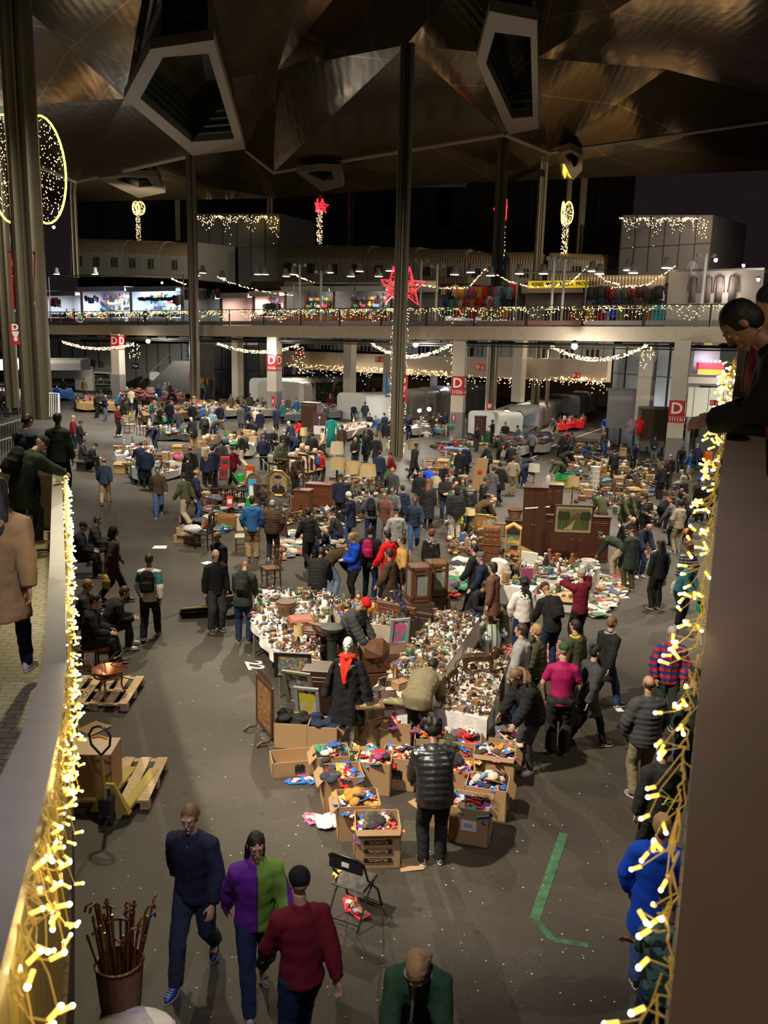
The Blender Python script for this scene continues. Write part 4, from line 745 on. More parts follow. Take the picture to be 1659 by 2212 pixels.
CR='''
206 851 h -90 ph jacket k trousers dg short k a k . A
217 846 h 0 pk jacket dg trousers k short b a k . A
227 909 f -90 ph jacket n jeans lj tonsure g a g . A
255 941 f -90 ph jacket bu trousers k short g a w . A
253 852 h -40 ln jacket bl trousers k short g b k . A
260 858 h -40 ln jacket br trousers k tonsure b b k . A
268 866 h -90 ln jacket dg trousers ol cap bl a k Y A
273 853 h 0 st jacket n jeans j short k c k . A
283 840 h -20 st coat cr trousers k short b a k . A
292 852 h -60 ph coat k trousers k short k b k . A
311 855 h 10 bd jacket br trousers k short b a k . A
328 920 f -90 pk hoodie te jeans lj cap k a k . A
344 878 h -110 ph jacket k trousers k short k a k G A
354 865 h 170 ln jacket ol jeans j short k a k . A
366 867 h 0 st jacket n jeans dj short k b k . A
387 944 f 60 wk jacket dg jeans dj short b b k . A
415 871 h 20 st long k trousers k short k b k . A
343 855 h 60 ln jacket db trousers k short w a k . A
374 850 h 90 bd puffer n trousers k short w a k . A
342 833 h 0 st jacket bl jeans j short g a k . N
357 829 h 10 st jacket g trousers g short g a k . N
365 828 h 30 st jacket k trousers k pony lb a k . N
438 828 h 0 st jacket te jeans j short b b k . N
434 833 h 20 st jacket k trousers k short k c k . N
392 858 h 170 si jacket k trousers dg short k b k . N
436 880 h 0 ln jacket bl jeans dj short k b k . B
419 967 f 30 ln coat k wide t short w a t . B
441 896 h 10 st jacket dk trousers dg short k a k Pd B
445 957 f 20 st sweater w wide cr bun lb a w . B
459 888 h -170 st jacket lj jeans dj short g a k . B
335 970 f 160 bd hoodie n trousers db short k b k . A2
303 963 h 0 ln jacket n jeans j short k a k . A2
317 1056 f 10 pk puffer db trousers k tonsure g a k . A2
228 1091 f 20 wk jacket db trousers t tonsure b b k . A3
343 1115 f 190 wk jacket br jeans j short k b k . A3
404 988 h -30 st jacket k jeans j short b a k . A3
421 1020 h -60 pk jacket n jeans j tonsure b b k . A3
402 1136 f 70 wk jacket ol wide be short k b g . A3
411 967 h 30 wk jacket k trousers k tonsure b b k . A3
446 974 h 0 st jacket db trousers k long bl a k . B
460 970 h 20 ph jacket n trousers k short k b k . B
466 908 h -80 bd jacket ol jeans dj beanie b b k G B
475 874 h 20 st jacket n trousers dg short k b k . B
458 876 h 0 ln sweater li trousers g short b a k . B
500 853 h 60 wk jacket ol trousers br short b b k . N
512 859 h 180 si coat k trousers k long k b k . N
540 852 h 0 st jacket br trousers k cap k c k . N
520 876 h 0 st long g trousers db short k a k . B
526 869 h 0 st jacket db trousers k short k b k . B
536 938 f -60 ph long n trousers k hood n b k . B
548 914 h 60 bd jacket k trousers k tonsure g a k . B
562 943 f 0 st coat n trousers be short b a w . B
552 886 h 10 ln jacket cr trousers k short w a k . B
573 927 h 190 si jacket n trousers k short g b k . B2
589 926 h 200 si jacket k trousers k short g a k . B2
597 879 h 40 st long db trousers k short k b k . N
611 918 f 40 st coat te trousers k beanie pk a k . N
622 903 f -20 wk jacket ol trousers cr short lb a w . N
641 862 h 30 wk jacket bl trousers g beanie gr a k . N
649 911 h 130 ln jacket r trousers k short k c k . B2
631 916 h 60 ln jacket db trousers k short w a k Y B2
614 931 h 0 ph long k trousers k tonsure g a k . B2
637 945 h 60 bd long n trousers n short k b k . B2
569 1018 f 0 pk puffer n trousers k short lb a br . B2
600 957 h -50 ln jacket ol trousers ol short b b k . B2
610 965 h 190 ph cardigan ol trousers k beanie g b k . B2
675 938 h 0 st long k trousers k short k b k . B2
667 931 h -160 ln jacket ol trousers k short k b k . B2
699 927 h 100 wk sweater cr wide br short k b k . B2
689 976 h 0 si jacket r trousers k tonsure lb a k Pb B2
664 975 h 10 si coat cr trousers k long lb a k . B2
636 990 h -120 ln jacket br trousers k fringe b a k . B2
504 967 h 60 wk jacket bu trousers k short b a k . B
525 1012 f 70 wk jacket lea wide cr short b a w . B
478 952 h 0 wk cardigan dg skirt dg short b a k . B
713 852 h 0 st jacket bu trousers k long bl a k . N
704 876 h 0 ph jacket dg trousers k short k b k . B2
730 851 h 10 st jacket n trousers k short k b k . N
729 834 h 180 pk jacket br trousers k short k c k . N
770 850 h -40 st coat cr skirt k long b a k . N
786 843 h 10 st jacket dgr trousers te short k b k . N
808 836 h 160 ln hoodie w trousers k short k a k . N
763 876 h -150 ln jacket n trousers n short w a k . C
788 916 f 0 pk jacket dg jeans j short k b k . C
799 894 h 175 si jacket k jeans dj short k b k . C
815 954 f 20 ln jacket bl trousers be cap bl b br Pg C
832 894 h 40 ph puffer db trousers k short k b k . C
838 973 f -30 st jacket k trousers be short b a k . C
882 953 f -150 ph jacket n jeans dj cap bl b k . C2
933 945 f -80 ph jacket br jeans j short k b k Pk C2
951 893 h 70 wk jacket br trousers be short b b k . C2
960 941 f 180 ph jacket n trousers cr tonsure k c w . C2
739 920 h 30 st jacket br trousers br fringe b a k . C
768 930 h -60 ph coat k trousers k long g a k . C
790 932 h -40 ph long k trousers k fringe b a k . C
768 948 h 170 ph sweater k jeans dj fringe bl a k . C
795 920 h 0 st jacket k trousers k short k b k G C
812 1012 f 20 wk coat k jeans dj cap k b k . C2
820 977 h 10 st jacket db trousers dg short k b k . C2
846 977 h 80 wk hoodie bu trousers k short b b k . C2
850 1012 h 150 wk jacket dg trousers k tonsure b b k . C2
893 1038 f -60 wk coat k trousers k cap k c k . C2
907 1021 h 175 st jacket k trousers ol short k b k . D2
926 1040 h 0 st long k trousers k long au a k . D2
945 1032 h 10 bd coat be trousers br hood ol a k . D2
964 1028 h 170 ph puffer k jeans dj long k a k . D2
963 1006 h 175 ln jacket k trousers k bald k b k . D2
930 1020 h 20 bd jacket b trousers k short k b k . D2
978 1018 h 120 ph cardigan be trousers k fringe au a k . D2
993 1018 h 0 st jacket k trousers k short k b k . D2
986 1045 h 0 st jacket dg trousers k tonsure b b k . D2
1000 1038 h 170 st jacket dgr trousers k short b b k . D2
1015 1040 h -20 st puffer lea jeans j cap k b k . D2
988 1056 h 10 st puffer k trousers be hood k b k . D2
1003 1037 f -20 st jacket n trousers k cap k a k . D2
995 972 h 0 st long k trousers k short be a k . D2
1057 963 h 60 ln coat dgr trousers br short k b k G D2
1030 921 h -100 ph jacket k trousers dg cap k b k G D
1065 909 h 90 ra jacket k trousers k short k c k . D
1092 914 h 180 st puffer k trousers k short k b k . D
1088 990 f 40 ln jacket dg jeans dj short b b k . D
1077 1001 f 60 ln jacket k trousers k short k b k . D
1121 921 h 60 ph puffer te trousers k short k b k G D
1148 990 f 0 wk jacket g trousers k short br b k . D
1197 945 f 80 ln sweater g trousers k short k a w . D
1200 883 h -120 si jacket k trousers k short k b k . N
1213 886 h 180 si jacket n trousers k short k b k . N
1237 859 h 0 st jacket k trousers g beanie bu b k . N
1252 858 h 60 ra jacket k trousers dg short k b k . N
1216 934 h 60 wk jacket dk trousers k short b b k . D
1228 930 h 60 wk jacket bu trousers k short k b k . D
1107 964 h 0 ln long k trousers k short k b k . D
1103 950 h 10 ln jacket dk trousers k short k c k . D
1121 981 h 150 ln jacket g trousers dg short b b k . D2
1105 1068 f 0 pk sweater be trousers kh short b b br . D2
1132 1003 h -80 bd jacket db jeans dj short k b k . D2
1137 992 h -80 bd jacket n trousers k short k b k . D2
1045 1034 h -110 ph jacket lea trousers k short b b k . D2
1060 1103 f -50 ph long g trousers be short k b cr . D2
1078 1088 f 30 wk coat k trousers k short k b k . D2
1040 1083 h -80 bd coat br trousers k short bl a k . H
975 1165 f -60 pk sweater gr jeans lj short au a w YO H
1222 976 h -70 bd jacket k trousers k short k b k . E
1212 998 h 110 bd jacket ol trousers n fringe lb a k W E
1232 993 f 30 pk jacket dg jeans dj short k b k . E
1304 903 h -120 ln jacket b trousers be short k d k . E
1325 958 f 70 ph jacket bu trousers n short k b k . E
1308 936 h 150 ln jacket k jeans dj short b b k . E
1300 987 f -100 ph jacket dg jeans j cap k b k W E
1405 962 f -30 ln jacket k trousers k short k c k . E
1410 1001 f 175 ph jacket n trousers g short k b k . E
1370 961 h 170 ln jacket n trousers k short k c k . E
1325 1043 f 0 ln hoodie k trousers br short k b k . E
1425 1080 f 30 pk jacket dk wide dk cap g a k . E2
1449 985 h -20 st jacket dk trousers g bald b a k . E2
1441 994 h -170 ph jacket k trousers k short k b k . E2
1473 968 h 165 ln jacket k trousers k short k b k . E2
1477 949 h 10 st jacket bwplaid trousers k short k b k . E2
1487 930 h 70 cb jacket dg trousers g tonsure k a k . E2
1512 936 h 0 wk jacket lg trousers g short b b k W E2
1532 975 f -10 wk hoodie lg trousers k hood lg a w . E2
1507 961 h 10 st jacket n trousers k tonsure g a k . E2
1490 1039 f 10 wk hoodie bl shorts lg short b b br Pk E2
1479 1017 h 60 si jacket lg trousers g bald g a k . E2
1480 1032 h 30 st jacket dk trousers k short g a k . E2
1512 1036 h 140 ph jacket ol trousers k beanie b b k . E2
1518 1041 h -10 st puffer k trousers k short g a k . E2
1490 1064 h 60 ln jacket cf trousers k tonsure b b k . E2
1543 1038 h 20 st jacket ol trousers k tonsure b b k . E2
1472 1070 h 30 sl cardigan g trousers k fringe lb a k G E2
1459 1086 h 50 ln jacket g jeans dj fringe rd a k . E2
1460 1194 f 20 pk hoodie be trousers be short k b w . E2
1354 1070 h -150 ln coat ol trousers br short g a k . F
1388 1173 f -170 ph puffer lea trousers k short k b k . F
1376 1070 h -100 ln jacket dk trousers k short k b k . F
1352 1121 h -150 ln puffer lea trousers k bald g a k . F
1303 1070 h 10 ln jacket ol trousers k short b b k . F
1326 1245 f 50 bd sweater dgr trousers be short k b be . F
1357 1275 f 30 ph coat dgr trousers ol cap k b br . F
1378 1246 f -160 ln jacket n jeans dj tonsure b b w . F
1436 1082 h -60 bd jacket k trousers k short k b k . F
1418 1305 f 20 pk puffer lt jeans j long b a k R E2
1428 1168 h 10 st jacket k trousers k long k b k . F
1490 1179 h 20 st jacket bwplaid trousers k curly au a k O E2
1465 1352 f -130 ln jacket te trousers k short k b w G E2
545 1209 f 0 pk jacket bl wide t short k a k . G
588 1211 f -10 pk puffer br trousers dk short g b w . G
475 1152 h 150 wk jacket k trousers k tonsure b b k . G
757 1178 f 70 ph coat n jeans j short w a t Pd G
737 1107 h 80 cr jacket dk jeans dj beanie g a k . G
683 1207 f -130 cr jacket db trousers br tonsure b b k . G
668 1102 h 30 wk jacket k trousers k short k b k . G
800 1172 f 0 wk jacket g jeans dj short b b k Pk H
833 1063 h 175 wk cardigan fb trousers g short b a k . H
850 1053 h 170 wk sweater g jeans dj short k b w . H
870 1053 h 20 st jacket n trousers be short k b k . H
893 1189 f 175 wk jacket db jeans j short b c br . H
853 1228 f 20 pk jacket lg trousers k beanie n a k . H
932 1150 h -40 st jacket lea trousers k short au a k . H
735 1030 h -20 st jacket n trousers k cap n b k . H
467 1362 f -150 st jacket k wide dg tonsure g a k . K
526 1388 f -10 ln jacket dgr jeans dj beanie g b br Pk K
686 1342 f -20 ln puffer k jeans lj short k c w . K
718 1292 f -60 bd jacket br jeans lj short b b k . K
765 1300 f 100 ph jacket b trousers k pony bl a k . K
797 1292 f -10 pk puffer k jeans dj short k a k Pm K
838 1302 f 60 wk coat r trousers k short k a w . H
847 1192 h 60 wk coat br trousers k short k b w . H
867 1307 f 110 pk jacket tan jeans j short b a br . K
1022 1258 h -130 sl jacket k jeans dj short k b w . H
1068 1223 h 60 st coat fb trousers t fringe k a k . H
1046 1205 h 70 wk jacket n trousers k beanie g a k . H
1030 1195 h 60 wk coat k trousers k short k a k . H
1078 1190 h -30 si hoodie w trousers n short k c w . H
756 1302 h -120 ln puffer dg trousers kh beanie r b k . K
1124 1422 f 0 pk sweater w jeans dj curly k a k . F
1184 1445 f 20 ln jacket k jeans dj beanie br b k Pk F
1246 1405 f 25 cm sweater bu trousers k beanie be a k . F
'''
used={}
def clabel(ps,top,tc,bot,bc,hs,zone):
    h=HN.get(hs.split('+')[0],''); pre=h+' ' if h and not h.startswith('in ') and h!='hair up' else ''
    suf=' '+h if h.startswith('in ') else ''
    return (pre+'person '+PN[ps]+' in '+CN[tc]+' '+TN.get(top,top)+suf+' and '+CN[bc]+' '+BN.get(bot,bot)+' '+ZN.get(zone,zone)).strip()
rows=[l.split() for l in CR.strip().split('\n')]
cnt={}
for r in rows:
    px,py,md,yaw,ps,top,tc,bot,bc,hs,hc,sk,sh,bag,zone=r; L0=clabel(ps,top,tc,bot,bc,hs,zone); cnt.setdefault(L0,[]).append(int(px))
EXT=['leftmost','second from left','third from left','rightmost']
for r in rows:
    px,py,md,yaw,ps,top,tc,bot,bc,hs,hc,sk,sh,bag,zone=r; L0=clabel(ps,top,tc,bot,bc,hs,zone); c=sorted(cnt[L0])
    if len(c)>1: L0=('left ' if c.index(int(px))==0 else 'right ' if c.index(int(px))==len(c)-1 else 'middle ')+L0
    
    if len(L0.split())>16: L0=L0.replace(' and '+CN[bc]+' '+BN.get(bot,bot),'')
    SL=CN[tc].split()[-1]+' '+top+' wearer '+ZN[zone]
    while len(L0.split())>16: L0=L0.replace(' in a cap','').replace(' in a beanie','') if ' in a ' in L0 else ' '.join(L0.split()[:16])
    person(int(px),int(py),int(yaw)+R.uniform(-12,12),ps,top,tc,bot,bc,hs,hc,L0,md,skin=sk,shoe=sh if sh in('k','w','t','b','g','br') else 'br',bag='' if bag=='.' else bag,sc=R.uniform(.97,1.05),scarf={'B445':'k'}.get(zone+px),nudge=True,slab=SL)
# ---- foreground people with their own labels
FG=[
(932,1866,8,'ln','puffer','lea','trousers','k','curlyshort','k','person with curly black hair in a quilted leather jacket standing over the cardboard boxes','c','ol','',1.04),
(1203,1630,-5,'pk','tee','ma','wide','dk','cap','gr','heavy person in magenta t-shirt and green cap with hands in front','a','k','K',1.05),
(905,1622,-22,'bd','puffer','kh','trousers','k','short','k','person in brown quilted jacket bent over the white-clothed table','b','k','',1.05),
(1138,1665,110,'ln','puffer','k','leggings','dg','short+fur','lb+lb','person with fur-trimmed hood in black puffer and patterned leggings reaching into a box','a','w','',1.0),
(1118,1568,65,'pk','hoodie','lg','jeans','dj','short','b','person in light grey hoodie walking left of the magenta t-shirt','a','w','',1.03),
(1150,1560,65,'pk','vest','ol','jeans','dj','short','bl','person in pale green padded vest hidden behind the grey hoodie','a','k','',1.0),
(1262,1612,-70,'wk','coat','dg','leggings','dk','bun','k','person in speckled dark coat and black boots walking beside the magenta t-shirt','a','k','',1.0),
(1232,1545,40,'st','jacket','ol','trousers','k','short','k','bearded person in olive jacket with a yellow patterned scarf','a','k','',1.0),
(1300,1530,-60,'wk','coat','k','jeans','j','short','lb','person in black coat with a pale grey scarf walking away at the right','a','k','',1.0),
(1432,1572,175,'pk','jacket','plaid','trousers','dgr','short','g','grey-haired person in red and blue plaid jacket facing the camera','b','k','',1.05),
(1382,1722,12,'pk','puffer','dg','trousers','kh','tonsure','b','bald person in dark grey padded jacket and khaki trousers seen from behind','b','g','',1.05),
(1480,1690,20,'st','coat','dgr','jeans','j','cap','k','person in dark green coat and cap half hidden by the right fairy lights','b','w','',1.03),
(1408,1905,10,'st','jacket','k','trousers','k','short','k','person in black jacket with a yellow green print at the right edge','b','k','',1.05),
(1395,2135,-20,'pk','coat','b','jeans','j','short','bl','person in bright blue coat and jeans behind the right fairy lights','a','k','',1.08),
(1412,2330,10,'cb','jacket','camo','jeans','j','cap','dk','person in green camouflage jacket at the bottom right corner','b','k','',1.05),
(425,2095,172,'wk','jacket','n','trousers','db','short','lb','person in navy top walking towards the camera at the lower left','a','b','',1.05),
(553,2155,-165,'wk','jacket','pu','jeans','dj','long','k','long-haired person in purple and green jacket walking in the foreground','a','be','',1.02),
(650,2300,20,'wk','sweater','bu','jeans','dj','beanie','k','person in burgundy sweater and black beanie walking away in the foreground','a','br','',1.05),
(895,2420,172,'ln','coat','gr','jeans','j','long','bl','fair-haired person in dark green coat and pale scarf at the bottom edge','a','k','',1.05),
(326,1380,5,'wk','sweater','lt','trousers','k','short','b','person in teal and white sweater with black backpack walking through the shadow','b','k','Pk',1.02),
(244,1300,-60,'wk','coat','br','trousers','k','hood','k','hooded person in dark brown coat carrying a green and yellow bag','b','k','R',1.02),
(232,1402,-70,'sl','jacket','k','trousers','k','short','b','person seated on a suitcase holding a cup near the left wall','a','w','',1.0),
(196,1440,-80,'si','jacket','k','trousers','k','short','k','dark clothed person seated against the left wall looking at a phone','a','k','',1.05),
(181,1392,-80,'si','jacket','dk','jeans','dj','short','lb','person seated behind the one with the phone at the left wall','a','k','',1.0),
(204,1222,-80,'si','jacket','dk','trousers','ol','short','k','person seated on a folding seat in a red shirt and dark jacket','b','k','',1.0),
(172,1245,-80,'si','jacket','k','trousers','k','cap','k','person in black cap seated just behind the fairy lights of the left rail','a','k','',1.05),
(190,1018,-80,'sl','jacket','k','trousers','k','cap','k','person in black cap hunched on the bench beside the left ramp','a','k','',1.0),
(178,1012,-80,'si','jacket','dk','trousers','dk','short','k','person seated rear on the bench beside the left ramp','b','k','',1.0),
(160,972,-60,'st','vest','bu','jeans','dj','cap','be','person in red padded vest and pale cap by the left ramp','a','k','G',1.0),
(174,985,-80,'ph','jacket','k','trousers','k','short','k','person in black looking at a phone behind the bench','b','k','',1.0),
(138,858,0,'st','jacket','k','trousers','k','short','k','person in black standing at the blue clothed stall','b','k','',1.0),
(183,859,5,'st','coat','t','jeans','j','short','b','person in tan coat and jeans standing before the far left boxes','b','k','',1.0),
(122,880,0,'ln','jacket','b','trousers','k','cap','be','person in bright blue jacket and pale cap right of the big left pillar','a','k','',1.0),
(8,890,180,'st','jacket','g','trousers','k','short','b','person in grey jacket standing behind the left steel post','a','k','',1.0),
(16,905,180,'ph','jacket','k','trousers','dg','short','g','grey-haired person in black coat by the metal cabinet at far left','a','k','',1.0),
(30,895,-100,'si','hoodie','te','trousers','g','short','b','person in black and mint green top beside the left steel post','b','k','',1.0),
]
def curlyshort(): 
    if ('hair','curlyshort') in BC: return
    m_=hair_mesh('afro').copy(); BC[('hair','curlyshort')]=m_
    for v in m_.vertices: v.co=V((v.co.x*1.22,v.co.y*1.2-.01,v.co.z*1.2))
curlyshort()
for (px,py,yaw,ps,top,tc,bot,bc,hs,hc,lab,sk,sh,bag,sc) in FG:
    p=person(px,py,yaw,ps,top,tc,bot,bc,hs,hc,lab,'f',slab=' '.join(lab.split()[:9]),skin=sk,shoe=sh if sh in('k','w','t','b','g','br') else 'g',bag=bag,sc=sc,vox=.0075,scarf={1232:'ye',1300:'lg',895:'lg'}.get(px))
    if px==553:
        for c in p.children:
            if c.name.startswith('jacket'):
                c.material_slots[0].material=mat('purple_lime_jacket',C['pu'],.8,kind='stripe',s=1.4,w=.62,c2=C['lm'],ax='x',bump=.3)
    if px==326:
        for c in p.children:
            if c.name.startswith('sweater'): c.material_slots[0].material=mat('teal_white_sweater',(.62,.60,.55),.8,kind='stripe',s=.7,w=.84,c2=(.03,.16,.18),ax='z')
    if px==1408:
        B().tube([(-.1,-.19,1.3),(0,-.195,1.22),(-.05,-.195,1.15),(.06,-.195,1.05)],.012,n=5).tube([(-.08,-.19,1.12),(.08,-.195,1.16)],.012,n=5).obj('back_print',mat('print_lime',C['lm']),p)
# ---- people on the left ramp and right gallery are placed by the rail geometry
def at(px,py,drop):
    d=ray(px,py); return CAM+d*(-drop/d.z)
ramp_people=[(82,1172,3.32,-35,'rl','coat','dgr','trousers','dk','beanie','dgr','person in dark green coat and beanie leaning on the left ramp rail','a','t','Pk',1.03),
 (63,1120,3.3,-25,'ph','jacket','db','trousers','n','short','k','person in navy jacket holding up a phone on the left ramp','a','w','',1.05),
 (18,1478,3.25,10,'wk','coat','t','leggings','dj','long','k','person in tan coat walking on the near left ramp','a','w','',1.1)]
for (px,py,dr,yaw,ps,top,tc,bot,bc,hs,hc,lab,sk,sh,bag,sc) in ramp_people:
    person(px,py,yaw,ps,top,tc,bot,bc,hs,hc,lab,'f',slab='person in green coat leaning on the ramp rail',skin=sk,shoe=sh,bag=bag,sc=sc,loc=at(px,py,dr),vox=.0075)
q=P(1602,702,4.3); hl=RIGS['rg']['Hc']
person(0,0,72,'rg','jacket','k','trousers','k','short','k','dark-haired person leaning over the right rail looking down','f',skin='b',sc=1,loc=q-MT.Rotation(rad(72),3,'Z')@hl,vox=.006)
q=P(1668,662,5.2); hl=RIGS['st']['Hc']
person(0,0,70,'st','jacket','bu','trousers','k','beanie','dg','person in grey beanie behind the one leaning over the right rail','f',skin='a',sc=1,loc=q-MT.Rotation(rad(70),3,'Z')@hl,vox=.0075)
q=P(42,962,23); hl=RIGS['ln']['Hc']
person(0,0,150,'ln','jacket','dk','jeans','j','fringe','rd','red-haired person in black jacket beyond the end of the left ramp','f',skin='a',loc=q-MT.Rotation(rad(150),3,'Z')@hl)
q=P(125,905,17); person(0,0,0,'st','jacket','dgr','trousers','k','short','k','person in dark green jacket beyond the ramp corner beside the pillar','f',skin='b',loc=q-RIGS['st']['Hc'])
# people on the upper gallery
for px,yaw,ps,top,tc,hs,hc,off,lab in [(145,180,'st','jacket','dk','short','k',4,'dark clothed person on the upper gallery at the pink toned stall'),(160,150,'st','jacket','br','short','b',4,'person in brown on the upper gallery beside the pink toned stall'),
 (315,0,'ln','jacket','k','short','k',3.5,'person in black leaning at the brightest upper gallery stall'),(1322,175,'si','jacket','b','tonsure','b',1.2,'person in bright blue jacket seated on the upper gallery by the suitcases'),
 (1062,160,'st','jacket','dk','short','k',4,'person in black at the left end of the upper gallery hat stall'),(1102,170,'st','jacket','br','short','b',4,'person in brown at the right end of the upper gallery hat stall'),(1357,120,'ln','jacket','dk','short','k',4,'person in dark jacket leaning in the upper gallery bag stall')]:
    q=DP(px,690,off); person(0,0,yaw,ps,top,tc,'jeans','dj',hs,hc,lab,'f',loc=V((q.x,q.y,zb(q.x)+TH)))
# ================================================================ NEAR RAILS, RAMP AND FAIRY LIGHTS
m_capR=mat('bronze_cap',(.26,.195,.14),.5,.3,ns=3,na=.15)
m_capL=mat('brushed_cap',(.33,.32,.28),.38,.6,ns=5,na=.15)
m_pan=mat('mesh_panel_yellow',(.42,.33,.08),.5,.2,kind='seams',ax='y',s=6,w=.9,c2=(.2,.15,.03))
m_pave=mat('ramp_paving',(.21,.185,.11),.65,kind='brick',s=2.6,c2=(.07,.06,.035),ns=3,bump=.25,bd=.01)
def plan_off(pts,w):
    o=[]
    for i,p in enumerate(pts):
        d=pts[min(i+1,len(pts)-1)]-pts[max(i-1,0)]; d.z=0; n=V((-d.y,d.x,0)).normalized(); o.append(p+n*w)
    return o
RE=[P(1595,735,7.4),P(1590,800,6.1),P(1560,1000,4.0),P(1500,1600,1.97),P(1445,2212,1.3),P(1425,2460,1.12)]
ro=thing('handrail','broad dark bronze handrail running away along the right edge of the picture','railing',RE[0])
o=plan_off(RE,.19); o=[V((q.x,q.y,p.z)) for p,q in zip(RE,o)]
if o[3].x<RE[3].x: o=[V((2*p.x-q.x,2*p.y-q.y,q.z)) for p,q in zip(RE,o)]
b=B(); rings=[[p-RE[0],q-RE[0],q-RE[0]-V((0,0,.05)),p-RE[0]-V((0,0,.05))] for p,q in zip(RE,o)]; b.loft(rings); b.obj('cap',m_capR,ro)
for k in range(5):
    a=RE[k].lerp(o[k],.7)-RE[0]; B().box(a-V((0,0,.57)),(.05,.05,1.05)).obj('post',m_steeld,ro)
b=B()
for dz in(.2,.45,.7,.95): b.tube([p.lerp(q,.7)-RE[0]-V((0,0,dz)) for p,q in zip(RE,o)],.006,n=4)
b.obj('wire',m_railg,ro)
# walkway floor at the right
b=B(); fl=[q+V((.0,0,-1.12)) for q in RE]; 
for a,c in zip(fl,fl[1:]): b.quad(a,c,c+V((3,.6,0)),a+V((3,.6,0)))
struct('trim_3',b,m_pave)
# left ramp
LE=[P(133,1018,15),P(141,1220,8.6),P(143,1430,5.9),P(132,1560,3.8),P(96,1720,2.4),P(50,1900,1.66),P(-6,2120,1.2),P(-80,2420,.9)]
lo=plan_off(LE,.15); lo=[V((q.x,q.y,p.z)) for p,q in zip(LE,lo)]
if lo[2].x>LE[2].x: lo=[V((2*p.x-q.x,2*p.y-q.y,q.z)) for p,q in zip(LE,lo)]
lr=thing('handrail','pale brushed metal handrail of the left ramp, kinked near the camera','railing',LE[0]); O=LE[0]
b=B(); b.loft([[p-O,p-O-V((0,0,.05)),q-O-V((0,0,.05)),q-O] for p,q in zip(LE,lo)]); b.obj('cap',m_capL,lr)
b=B(); b.loft([[p.lerp(q,.15)-O-V((0,0,.07)),p.lerp(q,.15)-O-V((0,0,1.0))] for p,q in zip(LE,lo)],closed=False,cap=False); b.obj('infill_panel',m_pan,lr)
for k in range(len(LE)-1):
    for f in(0,.5): a=LE[k].lerp(LE[k+1],f).lerp(lo[k].lerp(lo[k+1],f),.5)-O; B().box(a-V((0,0,.58)),(.05,.05,1.05)).obj('post',m_steeld,lr)
# ramp slab (edge + paved top)
def fz(p): return -3.32+HC if p.y>5 else None
edge=[V((p.x,p.y,min(p.z-1.1,99))) for p in LE]
b=B()
L_=[V((-9.5,14.8,HC-3.32))]+[V((e.x-3.2,e.y-.3,e.z)) for e in edge[1:]]
for i in range(len(edge)-1):
    e0=edge[i]+V((-.01,0,0)); e1=edge[i+1]+V((-.01,0,0)); l0=L_[i]; l1=L_[i+1]; dn=V((0,0,-.38))
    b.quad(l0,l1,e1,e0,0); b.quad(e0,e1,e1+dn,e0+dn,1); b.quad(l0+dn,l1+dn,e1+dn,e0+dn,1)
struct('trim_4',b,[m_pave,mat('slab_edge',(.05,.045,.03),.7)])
# end parapet of the ramp and supports
t=thing('parapet','low parapet with a pale cream top closing the far end of the left ramp','wall',P(128,1018,15.1)); o_=t.location
a=P(128,1018,15.1)-o_; c=P(-70,1020,14.9)-o_
b=B(); b.slab([a,c,c+V((0,.32,0)),a+V((0,.32,0))],(0,0,-.08)); b.obj('coping',mat('cream_coping',(.62,.55,.40),.6),t)
b=B(); b.slab([a+V((0,.04,-.08)),c+V((0,.04,-.08)),c+V((0,.28,-.08)),a+V((0,.28,-.08))],(0,0,-1.2)); b.obj('wall_body',m_conc,t)
for i,(yy) in enumerate((14.3,9.5)):
    q=V((-5.2-.6*0,yy,0)); q.x=-5.55 if i==0 else -3.9; z0=gz(q.x,q.y); B().box((0,0,(HC-3.7-z0)/2),(.5,.5,HC-3.7-z0)).obj('ramp_support',m_conc,loc=(q.x-.8,q.y,z0),label=['concrete support under the far end of the left ramp','concrete support under the middle of the left ramp'][i],cat='column')
# metal guard fence left of the parapet (stairs)
t=thing('guard_fence','grey metal guard fence of vertical bars beside the big left pillar','railing',P(0,930,19)); o_=t.location
for y,z in((925,19),(958,19)): B().tube([P(-20,y,z)-o_,P(58,y-22,z+4)-o_],.03,n=5).obj('top_rail' if y==925 else 'bottom_rail',m_railg,t)
b=B()
for i in range(14):
    f=i/13; b.tube([P(-20+78*f,925-22*f,19+4*f)-o_,P(-20+78*f,1010-30*f,19+4*f)-o_],.012,n=4)
b.obj('bar',m_railg,t,kind='stuff')
t=thing('guard_fence','short white metal guard fence right of the big left pillar','railing',P(115,905,27)); o_=t.location
B().tube([P(106,850,27)-o_,P(127,850,27)-o_,P(128,905,27)-o_],.035,n=5).obj('frame',mat('white_rail',(.6,.62,.6),.4),t)
b=B()
for i in range(5): b.tube([P(107+4.5*i,851,27)-o_,P(107+4.5*i,900,27)-o_],.014,n=4)
b.obj('bar',mat('white_rail',(.6,.62,.6),.4),t)
t=thing('control_cabinet','grey steel control cabinet left of the big left pillar','cabinet',G(27,893)); B().box((0,0,.75),(.9,.5,1.5),bev=.04).obj('casing',m_clad,t); B().box((0,-.26,.75),(.78,.03,1.3)).obj('door',mat('cab_door',(.36,.37,.36),.5),t)
